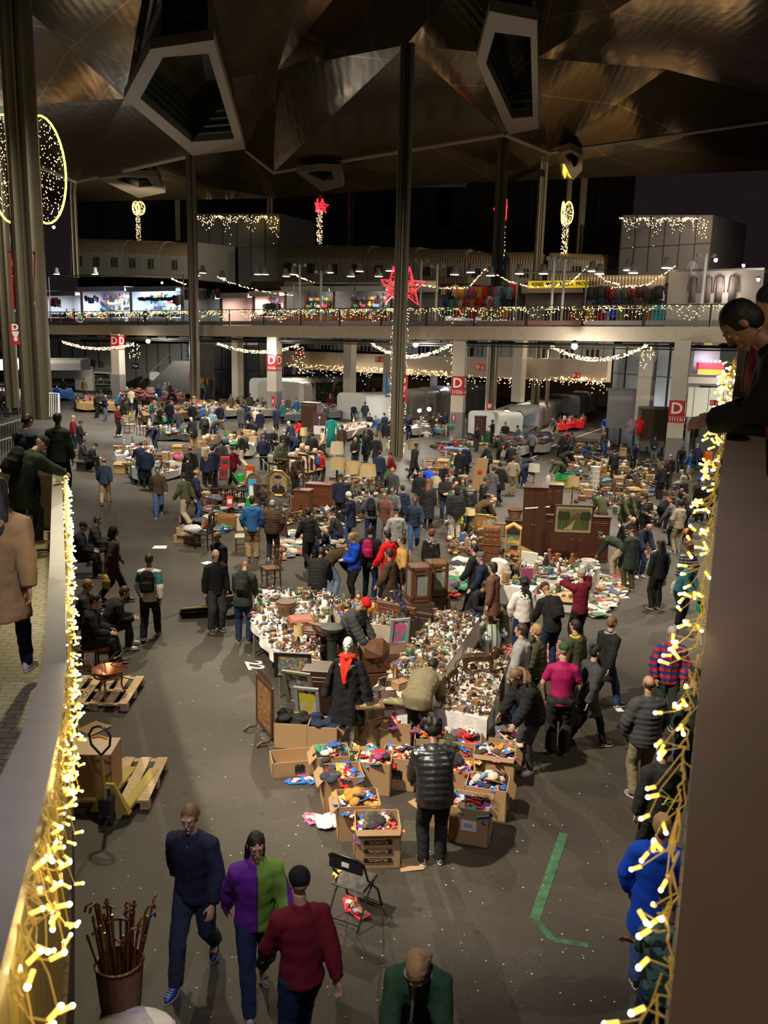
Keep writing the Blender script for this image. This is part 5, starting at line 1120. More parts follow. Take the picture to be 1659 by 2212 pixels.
# ---- fairy lights
m_bulb=mat('bulb_sleeve',(.8,.55,.12),.4,ec=(1,.62,.10),em=1.3); m_tip=mat('bulb_tip',(1,.9,.6),.4,ec=(1,.80,.42),em=15); m_cab=mat('cable_clear',(.45,.32,.06),.45,ec=(1,.6,.1),em=.12)
m_dot=mat('warm_dot',(1,.7,.4),.4,ec=(1,.62,.25),em=5); m_doty=mat('yellow_dot',(1,.8,.3),.4,ec=(1,.72,.22),em=5)
bm_b=B(); bm_b.tube([(0,0,0),(0,0,.022)],.0042,0,n=8); bm_b.ball((0,0,.0235),(.0046,.0046,.005),1,n=8,k=5)
ME_BULB=bm_b.mesh('bulb',[m_bulb,m_tip],2)
def near_string(name,lab,pts,n,spread,rr,par_only=100,drop=.42,out=(1,0)):
    t=thing(name,lab,'fairy lights',pts[0]); O=V(pts[0]); cab=B(); ox=V((out[0],out[1],0))
    seg=[(pts[i+1]-pts[i]).length for i in range(len(pts)-1)]; tot=sum(seg)
    def pos(s):
        for i,l in enumerate(seg):
            if s<=l: return pts[i].lerp(pts[i+1],s/l)
            s-=l
        return pts[-1]
    path=[]
    for i in range(n*2): path.append(pos(tot*i/(n*2-1))-O+ox*rr.uniform(.005,.03)+V((rr.uniform(-.01,.01),rr.uniform(-.01,.01),rr.uniform(-.05,.0))))
    cab.tube(path,.0022,n=4); rest=B(); mid=[]
    for i in range(n):
        s=tot*((i+rr.random())/n); p=pos(s)-O; dist=(pos(s)-CAM).length
        dz=-(rr.random()**1.5)*drop; q=p+ox*rr.uniform(.01,spread)+V((0,0,dz)); d=(ox*rr.uniform(-.2,1)+V((rr.uniform(-.5,.5),rr.uniform(-.9,.9),rr.uniform(-.7,.5)))).normalized()
        cab.tube([p+ox*.02+V((0,0,-.01)),p.lerp(q,.5)+V((rr.uniform(-.02,.03),rr.uniform(-.03,.03),-.02)),q],.0017,n=4)
        mid.append((dist,q,d))
    mid.sort(key=lambda a:a[0])
    for k,(dist,q,d) in enumerate(mid):
        M=MT.Translation(q)@d.to_track_quat('Z','Y').to_matrix().to_4x4()@MT.Scale(1+min(1.3,max(0,(dist-2)*.12)),4)
        if k<par_only: link('bulb',ME_BULB,t,M=M)
        else:
            rest.T=M; rest.tube([(0,0,0),(0,0,.022)],.0042,0,n=5); rest.ball((0,0,.0235),(.0055,.0055,.006),1,n=6,k=4); rest.T=MT.Identity(4)
    if rest.v: rest.obj('bulb',[m_bulb,m_tip],t,kind='stuff')
    cab.obj('cable',m_cab,t)
    return t
rr=random.Random(5)
near_string('fairy_lights','string of warm fairy lights hanging off the dark handrail at the right edge',[P(1592,770,6.6),P(1560,1000,4.0),P(1500,1600,1.97),P(1445,2212,1.3),P(1432,2350,1.2)],150,.10,rr,100,.16,(-1,-.1))
near_string('fairy_lights','dense strings of warm fairy lights hanging along the left ramp handrail',[LE[0]+V((.02,0,-.04)),LE[1],LE[2],LE[3],LE[4],LE[5],LE[6]],430,.07,rr,100,.34,(1,.1))
# warm glow of the strings on what is near
for pq,e in((P(150,1300,7.4),14),(P(160,1600,3.6),6),(P(110,1900,1.75),1.8),(P(40,2150,1.25),.9),(P(1555,1300,2.5),1.2),(P(1480,1800,1.65),.8)):
    lamp('POINT','fairy_glow',pq+V((.06 if pq.x<0 else -.08,0,-.1)),e,(1,.66,.22),size=.12)
def dots(b,p,r=.03): b.add([p+V(q)*r for q in((1,0,0),(-1,0,0),(0,1,0),(0,-1,0),(0,0,1),(0,0,-1))],[(0,2,4),(2,1,4),(1,3,4),(3,0,4),(2,0,5),(1,2,5),(3,1,5),(0,3,5)])
def cloud(name,lab,pts,mt=m_dot,cat='fairy lights',line=None):
    t=thing(name,lab,cat,pts[0][0]); O=V(pts[0][0]); b=B()
    for p,r in pts: dots(b,p-O,r)
    b.obj('bulb',mt,t,kind='stuff')
    if line: B().tube([p-O for p in line],.02,n=4).obj('cable',m_steeld,t)
    return t
# curtain along the gallery balustrade
pts=[]
for k in range(1500):
    s=rr.uniform(-8,74); ph=.5+.5*sin(s*1.9)+.3*sin(s*.7); q=DL(s,.05,dz=TH+1.28-rr.random()**1.3*(.25+.65*max(0,ph))); pts.append((q,.028))
cloud('icicle_lights','yellow icicle lights draped along the upper gallery balustrade',pts,m_doty,line=[DL(s,.05,dz=TH+1.3) for s in range(-8,75,3)])
def swag(p0,p1,sag,n,wd,lab,r=.035,tail=0):
    pts=[]
    for k in range(n):
        f=rr.random(); q=p0.lerp(p1,f)-V((0,0,sag*4*f*(1-f)))+V((rr.uniform(-1,1)*wd*.5,rr.uniform(-1,1)*wd*.5,rr.uniform(-1,1)*wd)); pts.append((q,r))
    for k in range(tail): pts.append((p1+V((rr.uniform(-.5,.5),0,-rr.random()*1.5)),r))
    cloud('light_garland',lab,pts)
for a,c,sg,lab in [((135,738,84),(290,742,79),.45,'leftmost garland of lights swagged under the gallery'),((470,742,76),(645,746,72),.5,'second garland of lights from the left under the gallery'),((803,742,66),(976,742,62),.75,'garland of lights swagged behind the central pillar'),((1188,746,58),(1398,746,53),.7,'rightmost garland of lights swagged in front of the lift tower')]:
    swag(P(*a),P(*c),sg*1.3,330,.13,lab,.035,30)
# curtain lights deep under the second gallery
pts=[]
for k in range(700):
    px=rr.uniform(620,1310); z=97-(px-600)*.03; pts.append((P(px,778+(px-600)*.047+6+abs(rr.gauss(0,1))*14*(.4+.6*abs(sin(px*.05))),z),.045))
cloud('icicle_lights','fairy light curtain deep in the hall below the second gallery',pts)
for (x0,x1,y,z,lab,n) in [(425,605,466,105,'icicle lights along the top of the dark stair tower',260),(1338,1530,470,77,'icicle lights along the top of the grey tower at the right',330)]:
    pts=[]
    for k in range(n):
        px=rr.uniform(x0,x1); pts.append((P(px,y+abs(rr.gauss(0,1))*9*(1.2+sin(px*.13)+ (1.2 if px>x1-14 else 0)),z-.5),.045 if z>90 else .035))
    cloud('icicle_lights',lab,pts)
for pl,lab in [([(370,602),(395,612),(430,625)],'slack string of lights over the upper stalls beside the left pillar'),([(470,598),(500,612),(560,628),(640,640)],'string of lights sloping over the pink stalls'),([(636,590),(645,598),(680,612)],'short looped string of lights near the pole with cameras'),([(1015,618),(1048,582),(1100,608),(1155,622)],'peaked string of lights above the hat stall'),([(1160,620),(1232,612),(1270,575),(1310,608),(1370,622)],'peaked string of lights above the shuttered stalls'),([(1320,622),(1400,615),(1462,572)],'string of lights rising to the white tent'),([(900,615),(960,622),(1010,622)],'low string of lights right of the red star')]:
    pts=[]
    for (x0,y0),(x1,y1) in zip(pl,pl[1:]):
        for k in range(26): f=rr.random(); q=DP(x0+(x1-x0)*f,y0+(y1-y0)*f+rr.uniform(-1.5,1.5),3); pts.append((q,.04))
    cloud('light_garland',lab,pts)
# stars and ovals on the pillars
m_neon_r=mat('neon_red',(1,.02,.03),.4,ec=(1,.01,.02),em=4.5); m_neon_y=mat('neon_yellow',(1,.9,.1),.4,ec=(1,.88,.10),em=3.2); m_dotr=mat('red_dot',(1,.03,.04),.4,ec=(1,.02,.03),em=5)
def starp(R1,R2,n=5): return [V(((R1 if k%2==0 else R2)*sin(pi*k/n),0,(R1 if k%2==0 else R2)*cos(pi*k/n))) for k in range(2*n+1)]
def star(c,Rr,lab,ang,r=.035,M2=None,drop=0,dn=0,wd=.5,sx=1):
    t=thing('light_star' if M2 is None else 'light_oval',lab,'light decoration',c)
    for sgn,a in((0,ang[0]),(1,ang[1])):
        Mx=MT.Translation(V((sx*(-1 if sgn else 1)*wd,-.1,0)))@MT.Rotation(a,4,'Z'); b=B(); b.T=Mx
        pts=starp(Rr,Rr*.42) if M2 is None else [V((Rr*M2*sin(2*pi*k/28),0,Rr*cos(2*pi*k/28))) for k in range(29)]
        b.tube(pts,r,n=6); b.obj('neon_outline',m_neon_r if M2 is None else m_neon_y,t)
        b=B(); b.T=Mx
        for k in range(260 if Rr>1.2 else 90):
            a2=rr.uniform(0,2*pi); q=math.sqrt(rr.random()); 
            if M2 is None: f=abs(((a2/(2*pi)*5)%1)-.5)*2; q*=Rr*(.38+.5*f**2)
            else: q*=Rr*.95
            dots(b,V((q*sin(a2)*(1 if M2 is None else M2),0,q*cos(a2))),r*.55)
        b.obj('inner_bulbs',m_dotr if M2 is None else m_dot,t,kind='stuff')
    if dn:
        b=B()
        for k in range(dn): dots(b,V((rr.uniform(-1,1)*wd*1.1,-.35+rr.uniform(-.1,.1),-Rr*.5-rr.random()*drop)),r*.7)
        b.obj('hanging_bulbs',m_dot,t,kind='stuff')
star(P(866,622,50.9),1.22,'large red five pointed star of lights on the central pillar',(rad(-38),rad(52)),.04,None,9.5,330,.48)
star(P(691,446,116),1.0,'small red star of lights high on the thin pillar left of centre',(rad(30),rad(75)),.07,None,4.6,110,.35)
star(P(1082,455,70.8),.9,'red star of lights seen edge on, high on the right pillar',(rad(86),rad(94)),.05,None,5.5,150,.42)
star(P(299,450,115),.85,'small yellow oval of lights on the thin pillar at left',(rad(-10),rad(60)),.06,.75,4,100,.3)
star(P(1222,460,89),1.1,'yellow oval of lights on the thin pillar at right',(rad(50),rad(70)),.06,.85,3.8,130,.3)
star(P(58,368,29.3),1.75,'big yellow oval frame of lights on the massive left pillar',(rad(62),rad(75)),.035,.55,0,0,.62)
# cable from big oval
# lamps that are seen burning
m_glow=mat('floodlight_face',(1,1,1),.4,ec=(1,.97,.9),em=60)
def burn(px,py,z,r,e,col,lab,aim=None,ms=None):
    t=thing('flood_or_fill_lamp',lab,'lamp',P(px,py,z)); B().ball((0,0,0),(r,r*.5,r),n=14,k=8).obj('lamp_glass',ms or m_glow,t); B().lathe([(.02,.9*r),(r*1.3,.75*r),(r*1.3,r*1.2),(r*.4,r*1.9),(.02,r*1.9)]).obj('housing',m_steeld,t)
    if e: lamp('POINT','lamp_light',P(px,py,z-.9)-V((0,0,.9 if z>50 and py<760 else .2)),e,col,size=r)
for px,py,z,e,lab in [(320,737,80,900,'burning white lamp under the gallery beside the leftmost column'),(590,738,71.5,250,'burning white lamp on the front of the second concrete column'),(898,744,64,900,'burning white lamp under the gallery right of the central pillar'),(1241,748,54,600,'burning white lamp hung at the centre of the right garland')]: burn(px,py,z,.2,e,(1,.94,.85),lab)
burn(116,491,60,.10,500,(1,.95,.9),'bright lamp beside the massive left pillar above the gallery')
burn(350,611,88,.10,250,(.7,.85,1),'cold white lamp over the brightest upper gallery stall')
burn(1546,562,48,.10,150,(1,.95,.85),'bright flood lamp on the pole above the white tent'); burn(1606,574,46,.08,150,(1,.95,.85),'bright lamp on the wire at the right edge'); burn(1638,604,40,.08,150,(1,.85,.7),'bright lamp at the right edge above the leaning person')
burn(906,887,74,.16,150,(.9,.95,1),'left one of two blazing lamps on the kiosk table right of the central pillar'); burn(927,884,74,.18,220,(1,.9,.75),'right one of two blazing lamps on the kiosk table right of the central pillar')
burn(1095,890,71,.2,350,(.85,.92,1),'blazing lamp on the white front of the long kiosk row'); burn(1110,892,72,.1,200,(.8,.9,1),'smaller lamp beside the blazing one on the kiosk row')
burn(968,829,92,.09,80,(.6,.75,1),'tiny bluish lamp above the shuttered kiosk row')
# bell lamps hung above the upper gallery
for i,(px,py) in enumerate([(557,590),(573,590),(425,593),(438,587),(480,598),(618,594),(634,590),(712,586),(758,594),(777,583),(818,594),(842,582),(982,590),(1017,585),(1060,592),(1122,588),(1174,570 if 0 else 588),(1357,580),(1368,586),(1440,575),(1280,582),(1295,588),(122,590),(205,590)]):
    t=thing('pendant_lamp','grey bell shaped pendant lamp over the upper gallery, %s'%('lit' if i>40 else 'no. '+str(i)) ,'lamp',DP(px,py,1.5)) if 0 else None
    q=DP(px,py,1.5); z=zb(q.x)+TH
    o=thing('pendant_lamp','grey bell shaped pendant lamp hung in the row above the upper gallery','lamp',q,group='pendant lamps over the upper gallery')
    if i==0:
        l1=B().lathe([(.05,.55),(.2,.5),(.2,.2),(.30,.08),(.34,-.1)]).mesh('shade',mat('lamp_grey',(.30,.28,.25),.5),2); l2=B().lathe([(.02,-.08),(.31,-.08),(.31,-.13),(.02,-.13)]).mesh('lens',mat('lamp_lens',(1,.9,.7),.4,ec=(1,.9,.75),em=3)); 
    link('shade',l1,o); link('lens',l2,o)
# ================================================================ SHEDS, KIOSKS AND UPPER STALLS
PAL_MIX=[(.5,.02,.02),(.03,.10,.35),(.55,.5,.42),(.02,.02,.02),(.05,.25,.12),(.55,.25,.03),(.35,.05,.18),(.12,.30,.40),(.6,.58,.52),(.10,.06,.03)]
PAL_DARK=[(.015,.015,.018),(.02,.03,.07),(.06,.02,.02),(.04,.05,.03),(.10,.09,.08),(.02,.02,.02),(.05,.03,.02),(.12,.12,.14)]
PAL_BRASS=[(.35,.22,.07),(.18,.10,.04),(.20,.12,.05),(.08,.05,.03),(.45,.38,.28),(.25,.16,.07),(.12,.04,.02),(.12,.11,.10),(.03,.02,.015)]
PAL_CER=[(.65,.62,.56),(.30,.20,.11),(.07,.11,.28),(.35,.28,.18),(.50,.48,.44),(.05,.15,.08),(.26,.09,.04),(.12,.06,.03),(.03,.025,.02)]
PAL_BOOK=[(.55,.48,.36),(.35,.05,.04),(.10,.13,.22),(.45,.38,.26),(.12,.20,.14),(.62,.58,.5),(.30,.16,.07),(.5,.2,.08),(.6,.57,.52),(.2,.17,.14)]
PAL_TOY=[(.7,.03,.03),(.02,.20,.65),(.85,.20,.02),(.75,.70,.68),(.02,.02,.02),(.75,.12,.35),(.05,.45,.5),(.75,.5,.05),(.2,.05,.4),(.6,.02,.05)]
def rmat(n,pal,r=.6,met=0,**k): return mat('mixed_'+n,(.3,.3,.3),r,met,14,.15,kind='rand',pal=pal,**k)
PERF=math.atan2(DU.y,DU.x)
def shed_profile(dep,h,r,n=5): return [(0,0)]+[(0,h-r)]+[(r-r*cos(a),h-r+r*sin(a)) for a in[pi/2*i/n for i in range(1,n+1)]]+[(dep,h+.15)]
def shed(p0,p1,h,dep,lab,mw,mr,louv=0,name='barrel_shed'):
    d=p1-p0; L_=V((d.x,d.y)).length; t=thing(name,lab,'shed',p0,math.atan2(d.y,d.x)); dz=d.z; pf=shed_profile(dep,h,h*.38)
    b=B(); b.loft([[V((x,y,z+dz*(x/L_))) for y,z in pf+[(dep,0)]] for x in(0.05,L_-.05)]); b.mi=[0]*len(b.mi)
    for i,f in enumerate(b.f):
        if min(b.v[k].z for k in f)>h*.55: b.mi[i]=1
    b.obj('shell',[mw,mr],t)
    for i in range(louv):
        x=L_*(i+.5)/louv; c=B()
        for k in(-.35,0,.35): c.box((x+k,-.03,h*.36+dz*x/L_),(.2,.08,h*.26))
        c.obj('louvre',m_dark,t)
    return t
m_shw=mat('shed_wall',(.20,.185,.155),.5,.3,kind='corr',ax='x',s=3.6,bump=.4,bd=.03,ns=1)
m_shr=mat('shed_roof',(.17,.125,.07),.5,.3,kind='corr',ax='x',s=3.6,bump=.5,bd=.04,ns=1)
for pxs,yt,yb,z,lv,pos in [((153,268,347,410),(515,519,524,527),(592,597,601,603),108,(3,2,1),'left barrel roofed sheds above the gallery'),((598,697,793,893,1003,1158),(529,531,534,539,545,551),(608,611,613,615,616,618),100,(2,2,2,2,3),'right barrel roofed sheds above the gallery'),((1181,1310),(546,556),(600,606),90,(1,),'')]:
    for i,(a,c) in enumerate(zip(pxs,pxs[1:])):
        z0=z-i*2.5; z1=z-(i+1)*2.5; p0=P(a,yb[i],z0); p1=P(c,yb[i+1],z1); h=(yb[i]-yt[i])*z0/FP
        o=['first','second','third','fourth','fifth'][i]
        shed(p0,p1,h,8,(o+' from the left of the '+pos) if pos else 'short barrel roofed shed between the two right steel pillars and the grey tower',m_shw,m_shr,lv[i])
for pxs,y,z,lab in [((1180,1437),(597,618),78,'low brown barrel roof over the bag stall'),((540,614),(609,622),96,'low brown barrel roof beside the pink stall'),((900,1010),(600,612),90,'low brown barrel roof right of the red star')]:
    p0=P(pxs[0],y[1],z); p1=P(pxs[1],y[1],z-3); shed(p0,p1,(y[1]-y[0])*z/FP*1.1,5,lab,m_shr,m_shr)
# kiosk rows
m_kio=mat('kiosk_grey',(.30,.30,.29),.42,.35,ns=1.5,na=.1); m_kiow=mat('kiosk_white',(.62,.62,.58),.5,.05,ns=1.5,na=.08); m_shut=mat('roller_shutter',(.27,.265,.25),.45,.5,kind='corr',ax='z',s=9,bump=.6,bd=.02,ns=2)
def krow(a,c,h0,h1,n,opens,dep,lab,endw=True,back=False,goods=None):
    A=G(*a) if len(a)==2 else P(*a); Cc=G(*c) if len(c)==2 else P(*c); dA=(A-CAM).dot(C2W@V((0,0,1))); dC=(Cc-CAM).dot(C2W@V((0,0,1))); H0=h0*dA/FP; H1=h1*dC/FP
    ORD=['first','second','third','fourth','fifth','sixth','seventh','eighth','ninth']
    for i in range(n):
        p0=A.lerp(Cc,i/n); p1=A.lerp(Cc,(i+1)/n); d=p1-p0; L_=V((d.x,d.y)).length; h=H0+(H1-H0)*(i+.5)/n
        t=thing('market_kiosk',ORD[i]+' module of '+lab if n>1 else lab,'kiosk',p0,math.atan2(d.y,d.x)); r=h*.2
        def pf(y0,y1): return [(y0,0),(y0,h-r)]+[(y0+r-r*cos(q),h-r+r*sin(q)) for q in[pi/2*k/5 for k in range(1,6)]]+[(y1-r+r*sin(q),h-r+r*cos(q)) for q in[pi/2*k/5 for k in range(0,5)]]+[(y1,h-r),(y1,0)]
        s=-1 if back else 1; dz=d.z/L_
        rings=[[V((x,s*y,z+dz*x)) for y,z in pf(0,dep)] for x in(.03,L_-.03)]
        if i in opens:
            b=B(); b.loft([[p for p in r_] for r_ in [[V((x,s*y,z+dz*x)) for y,z in pf(0,dep)[1:]] for x in(.03,L_-.03)]],closed=False,cap=False); b.obj('shell',m_kio,t,smooth=True)
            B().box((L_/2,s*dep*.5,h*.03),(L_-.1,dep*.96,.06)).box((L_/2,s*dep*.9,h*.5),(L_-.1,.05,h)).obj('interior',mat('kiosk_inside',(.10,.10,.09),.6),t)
            for x in(.08,L_-.08): B().add([(x-.06,0,0),(x+.06,0,0),(x+.06,0,h-r),(x-.06,0,h-r),(x-.06,s*.45,0),(x+.06,s*.45,0),(x+.06,s*.12,h-r),(x-.06,s*.12,h-r)],[(0,1,2,3),(4,7,6,5),(0,3,7,4),(1,5,6,2)]).obj('side_frame',m_kio,t)
            for k in range(3): B().box((L_/2,s*dep*.6,h*(.25+.2*k)),(L_-.2,.5,.04)).obj('shelf',m_railg,t)
            if goods: kiosk_goods(t,L_,h,s,dep,goods,i,lab)
        else:
            b=B(); b.loft(rings); b.obj('shell',m_kiow if (endw and i==0) else m_kio,t,smooth=True)
            B().box((L_/2,-s*.015,h*.4+dz*L_/2),(L_*.9,.03,h*.72)).obj('shutter',m_shut if not(endw and i==0) else m_kiow,t)
    return A,Cc,H0
KG=[]
def kiosk_goods(t,L_,h,s,dep,goods,i,lab):
    M=MT.Translation(t.location)@MT.Rotation(t.rotation_euler.z,4,'Z')
    for k in range(3):
        for q in range(9): KG.append((M@V((.3+(L_-.6)*(q+R.random()*.7)/9,s*dep*.6,h*(.25+.2*k)+.02)),goods,t['label']))
krow((583,876),(829,860),57,47,6,(1,2,3,4,5),2.4,'the long open kiosk row behind the wardrobe',goods='d')
krow((578,880),(556,884),58,60,1,(),4.5,'white rounded end wall of the open kiosk row behind the second concrete column')
krow((850,908),(1050,884),57,56,7,(),2.6,'the shuttered kiosk row between central pillar and third column',endw=False)
krow((790,911),(847,908),58,58,1,(),3.2,'big white rounded kiosk end bearing a printed notice left of the central pillar')
krow((1128,942),(1250,890),52,42,5,(0,3),2.8,'the kiosk row with blazing lamps',endw=False,goods='d')
krow((1066,946),(1127,943),54,53,1,(),2.6,'white rounded kiosk end right of the red D plate pillar')
krow((1250,900),(1290,884),44,44,2,(),2.4,'the last grey kiosks before the lift tower',endw=False)
krow((1329,962),(1394,970),60,62,1,(),5.5,'grey rounded kiosk hung with a striped and a red jumper',endw=False)
krow((162,842),(243,846),50,46,2,(1,),2.6,'the grey kiosk with hung coats at the far left',goods='d')
krow((347,850),(465,852),45,44,3,(1,2),2.6,'the cream kiosk with yellow and blue coats',goods='d')
t=thing('notice','white printed notice fixed to the kiosk end left of the central pillar','sign',P(826,859,83.3)); B().box((0,0,0),(.85,.03,.8)).obj('paper',mat('paper_w',(.75,.74,.7)),t)
for i in range(4): B().box((0,-.03,.28-.1*i),(.6-.1*(i%2),.01,.05)).obj('text_line',mat('print_red',(.5,.03,.02)),t)
B().ball((-.1,-.03,-.22),(.07,.01,.07)).ball((.12,-.03,-.22),(.08,.01,.05)).obj('picture',mat('print_red',(.5,.03,.02)),t)
# clothes racks at far left
m_gar=rmat('garments',PAL_DARK,.85); m_garc=rmat('garments_bright',PAL_MIX,.85)
def garment_me(L_=.9,w_=.45):
    k=('gar',L_)
    if k in BC: return BC[k]
    b=B()
    b.loft([ [V((rx*cos(2*pi*i/12),.06*sin(2*pi*i/12)*(1+.4*sin(5*i)),z)) for i in range(12)] for z,rx in((0,.06),(-.05,w_*.42),(-.12,w_*.5),(-.4*L_,w_*.42),(-L_,w_*.5))])
    for s in(-1,1): b.tube([(s*w_*.46,0,-.08),(s*w_*.62,.01,-.35*L_),(s*w_*.66,.0,-.62*L_)],[(.07,.05),(.06,.04),(.05,.035)],n=8)
    b.tube([(0,0,0),(0,0,.06),(.03,0,.09),(0,0,.12)],.008,n=4)
    me=b.mesh('garment',[m_gar],2); BC[k]=me; return me
def rack(p0,p1,n,lab,m_=None,hgt=1.9,L_=.9,name='clothes_rack',turn=1,posts=True):
    t=thing(name,'metal rail holding '+lab,'clothes rack',p0); O=p0
    b=B(); b.tube([V((0,0,hgt)),p1-O+V((0,0,hgt))],.025,n=5); b.obj('rail',m_railg,t)
    if posts:
        for q in(V((0,0,0)),p1-O): B().tube([q,q+V((0,0,hgt))],.025,n=5).obj('post',m_railg,t)
    a=math.atan2((p1-O).y,(p1-O).x)+(pi/2 if turn else 0)
    for i in range(n):
        q=p0.lerp(p1,(i+.5)/n)+V((0,0,hgt-.12)); o=link('garment',garment_me(L_),None,q,a+R.uniform(-.2,.2),'garment hanging among '+lab,'garment','garments: '+lab); o.material_slots[0].link='OBJECT'; o.material_slots[0].material=m_ or m_garc
rack(G(100,835),G(205,830),30,'dark jackets under the barrel canopy at far left',m_gar,3.0)
rack(G(48,848),G(72,846),7,'navy tops behind the left steel post',m_gar,2.4)
rack(G(385,858),G(418,860),7,'blue and red coats on the cream kiosk',rmat('coats_a',[(.02,.05,.25),(.3,.01,.01),(.02,.08,.3),(.05,.05,.06)],.85),2.2)
rack(G(428,860),G(462,862),7,'white and mustard coats on the cream kiosk',rmat('coats_b',[(.5,.3,.03),(.55,.52,.45),(.45,.25,.02),(.10,.02,.02)],.85),2.2)
rack(G(612,868),G(690,858),14,'blue and black jackets above the open kiosk row',rmat('coats_c',[(.02,.06,.3),(.02,.02,.02),(.5,.5,.5),(.03,.03,.08)],.85),3.9)
shed(P(-10,800,84),P(175,800,84),1.0,3,'grey barrel canopy over the clothes racks at the far left',m_kio,m_kio,name='canopy')
# jumpers on the kiosk
for px,py,c,lab,mt in [(1365,906,0,'purple and white striped jumper hung on the grey kiosk end',mat('jumper_stripe',(.09,.02,.12),.85,kind='stripe',s=11,w=.5,c2=(.6,.5,.48),ax='z')),(1383,905,0,'red jumper hung on the grey kiosk end',cloth((.75,.015,.01)))]:
    q=P(px,py,60.5); o=link('jumper',garment_me(1.05),None,q,rad(-8),lab,'jumper'); o.scale=(1.05,1,1.05); o.material_slots[0].link='OBJECT'; o.material_slots[0].material=mt
# ---------------- upper gallery stalls
def dq(px,off,dz=0): q=DP(px,690,off); return V((q.x,q.y,zb(q.x)+TH+dz))
def ustall(x0,x1,ytop,lab,wall,light=None,lc=(.75,.85,1),shutter=False,dep=3.2,off=4.2,canopy=None,counter=None):
    a=dq(x0,off); c=dq(x1,off); d=c-a; L_=V((d.x,d.y)).length; H=DP((x0+x1)/2,ytop,off).z-a.z; t=thing('market_stall',lab,'stall',a,math.atan2(d.y,d.x))
    B().box((L_/2,dep,H/2),(L_,.08,H)).obj('back_wall',wall,t)
    for x in(0.04,L_-.04): B().box((x,dep/2,H/2),(.08,dep,H)).obj('side_wall',wall,t)
    B().box((L_/2,dep/2-.3,H+.05),(L_+.1,dep+.8,.1)).obj('roof_panel',canopy or m_kio,t)
    B().box((L_/2,-.65,H-.18),(L_,.06,.4)).obj('fascia',canopy or m_kio,t)
    if shutter: B().box((L_/2,0,H/2-.1),(L_-.1,.05,H-.2)).obj('shutter',m_shut,t)
    if counter: B().box((L_/2,-.2,.42),(L_-.3,.9,.84)).obj('counter',counter,t)
    if light:
        B().box((L_/2,dep*.5,H-.12),(L_*.7,.1,.06)).obj('tube_lamp',mat('tube_'+str(lc),(1,1,1),.4,ec=lc,em=14),t)
        q=a+d*.5+V((DN.x,DN.y,0))*dep*.35+V((0,0,H-.45)); lamp('AREA','stall_light',q,light,lc,q-V((0,0,2)),1.5)
    return t,L_,H,a,c
m_ww=mat('stall_white',(.55,.56,.58),.6); m_pk=mat('stall_pinkwall',(.5,.38,.34),.6); m_gw=mat('stall_green',(.02,.22,.10),.6)
ws=lambda px,off=3.6,dz=0: dq(px,off,dz)
ustall(-30,80,628,'green canopied stall on the upper gallery at the far left',m_ww,260,(.8,1,.95),canopy=m_gw,counter=m_ww)
ustall(104,176,632,'stall with red counter on the upper gallery right of the massive pillar',m_ww,220,(.85,.9,1),counter=mat('counter_red',(.3,.02,.04)))
ustall(180,282,622,'brightest white stall with dark posts on the upper gallery',m_ww,620,(.75,.85,1),counter=m_ww,canopy=mat('canopy_steel',(.25,.27,.32)))
ustall(286,392,622,'blue-white lit stall with a row of hanging caps on the upper gallery',m_ww,520,(.6,.78,1),counter=m_ww,canopy=mat('canopy_steel2',(.2,.24,.32)))
ustall(396,476,640,'dim stall hung with dark bags on the upper gallery',m_kio,40,(.9,.9,1))
ustall(480,546,636,'stall with a warm glow left of the pink lit stall',m_pk,150,(1,.8,.7))
ustall(550,614,632,'pink lit stall with hung green garments on the upper gallery',m_pk,420,(1,.72,.62),counter=m_pk)
ustall(618,720,622,'grey stall with shelves of boxes behind the orange cloth',m_kio,70,(1,.9,.8),counter=mat('cloth_orange',(.55,.10,.02),.8))
ustall(722,842,620,'grey stall with green crates on its shelves, left of the red star',m_kio,90,(1,.9,.8),counter=mat('cloth_orange',(.55,.10,.02),.8))
ustall(846,955,622,'closed stall with pale roller shutter right of the red star',m_kio,None,shutter=True)
ustall(960,1115,626,'stall crammed with hats and bright clothes on the upper gallery',m_kio,260,(1,.9,.85))
ustall(1132,1262,622,'closed stall with roller shutters under a yellow sign board',m_kio,None,shutter=True)
ustall(1266,1434,622,'stall hung with dark backpacks on the upper gallery',m_kio,110,(.9,.9,1))
# yellow sign board
q=DP(1205,614,3.4); t=thing('shop_sign','long yellow shop sign board above the roller shutters','sign',q,PERF); wd=(DP(1262,614,3.4)-DP(1132,614,3.4)).length
B().box((0,0,0),(wd,.08,.5)).obj('board',mat('sign_yellow',(.55,.42,.02),.6,ec=(.6,.45,.02),em=.5),t); put_text('40 77   KINES  MAGI  MEDIA  PROFESSIO',.34,m_dark,facing(V((0,-.06,0)),(0,-1,0)),t,'sign_letters',.01)
q=DP(855,614,3.4); t=thing('shop_sign','pale shop sign board with red letters beside the red star','sign',q,PERF); B().box((1.2,0,0),(5.2,.08,.4)).obj('board',mat('paper_w',(.75,.74,.7)),t)
put_text('ICA          LES',.3,mat('print_red',(.5,.03,.02)),facing(V((1.2,-.06,0)),(0,-1,0)),t,'sign_letters',.01)
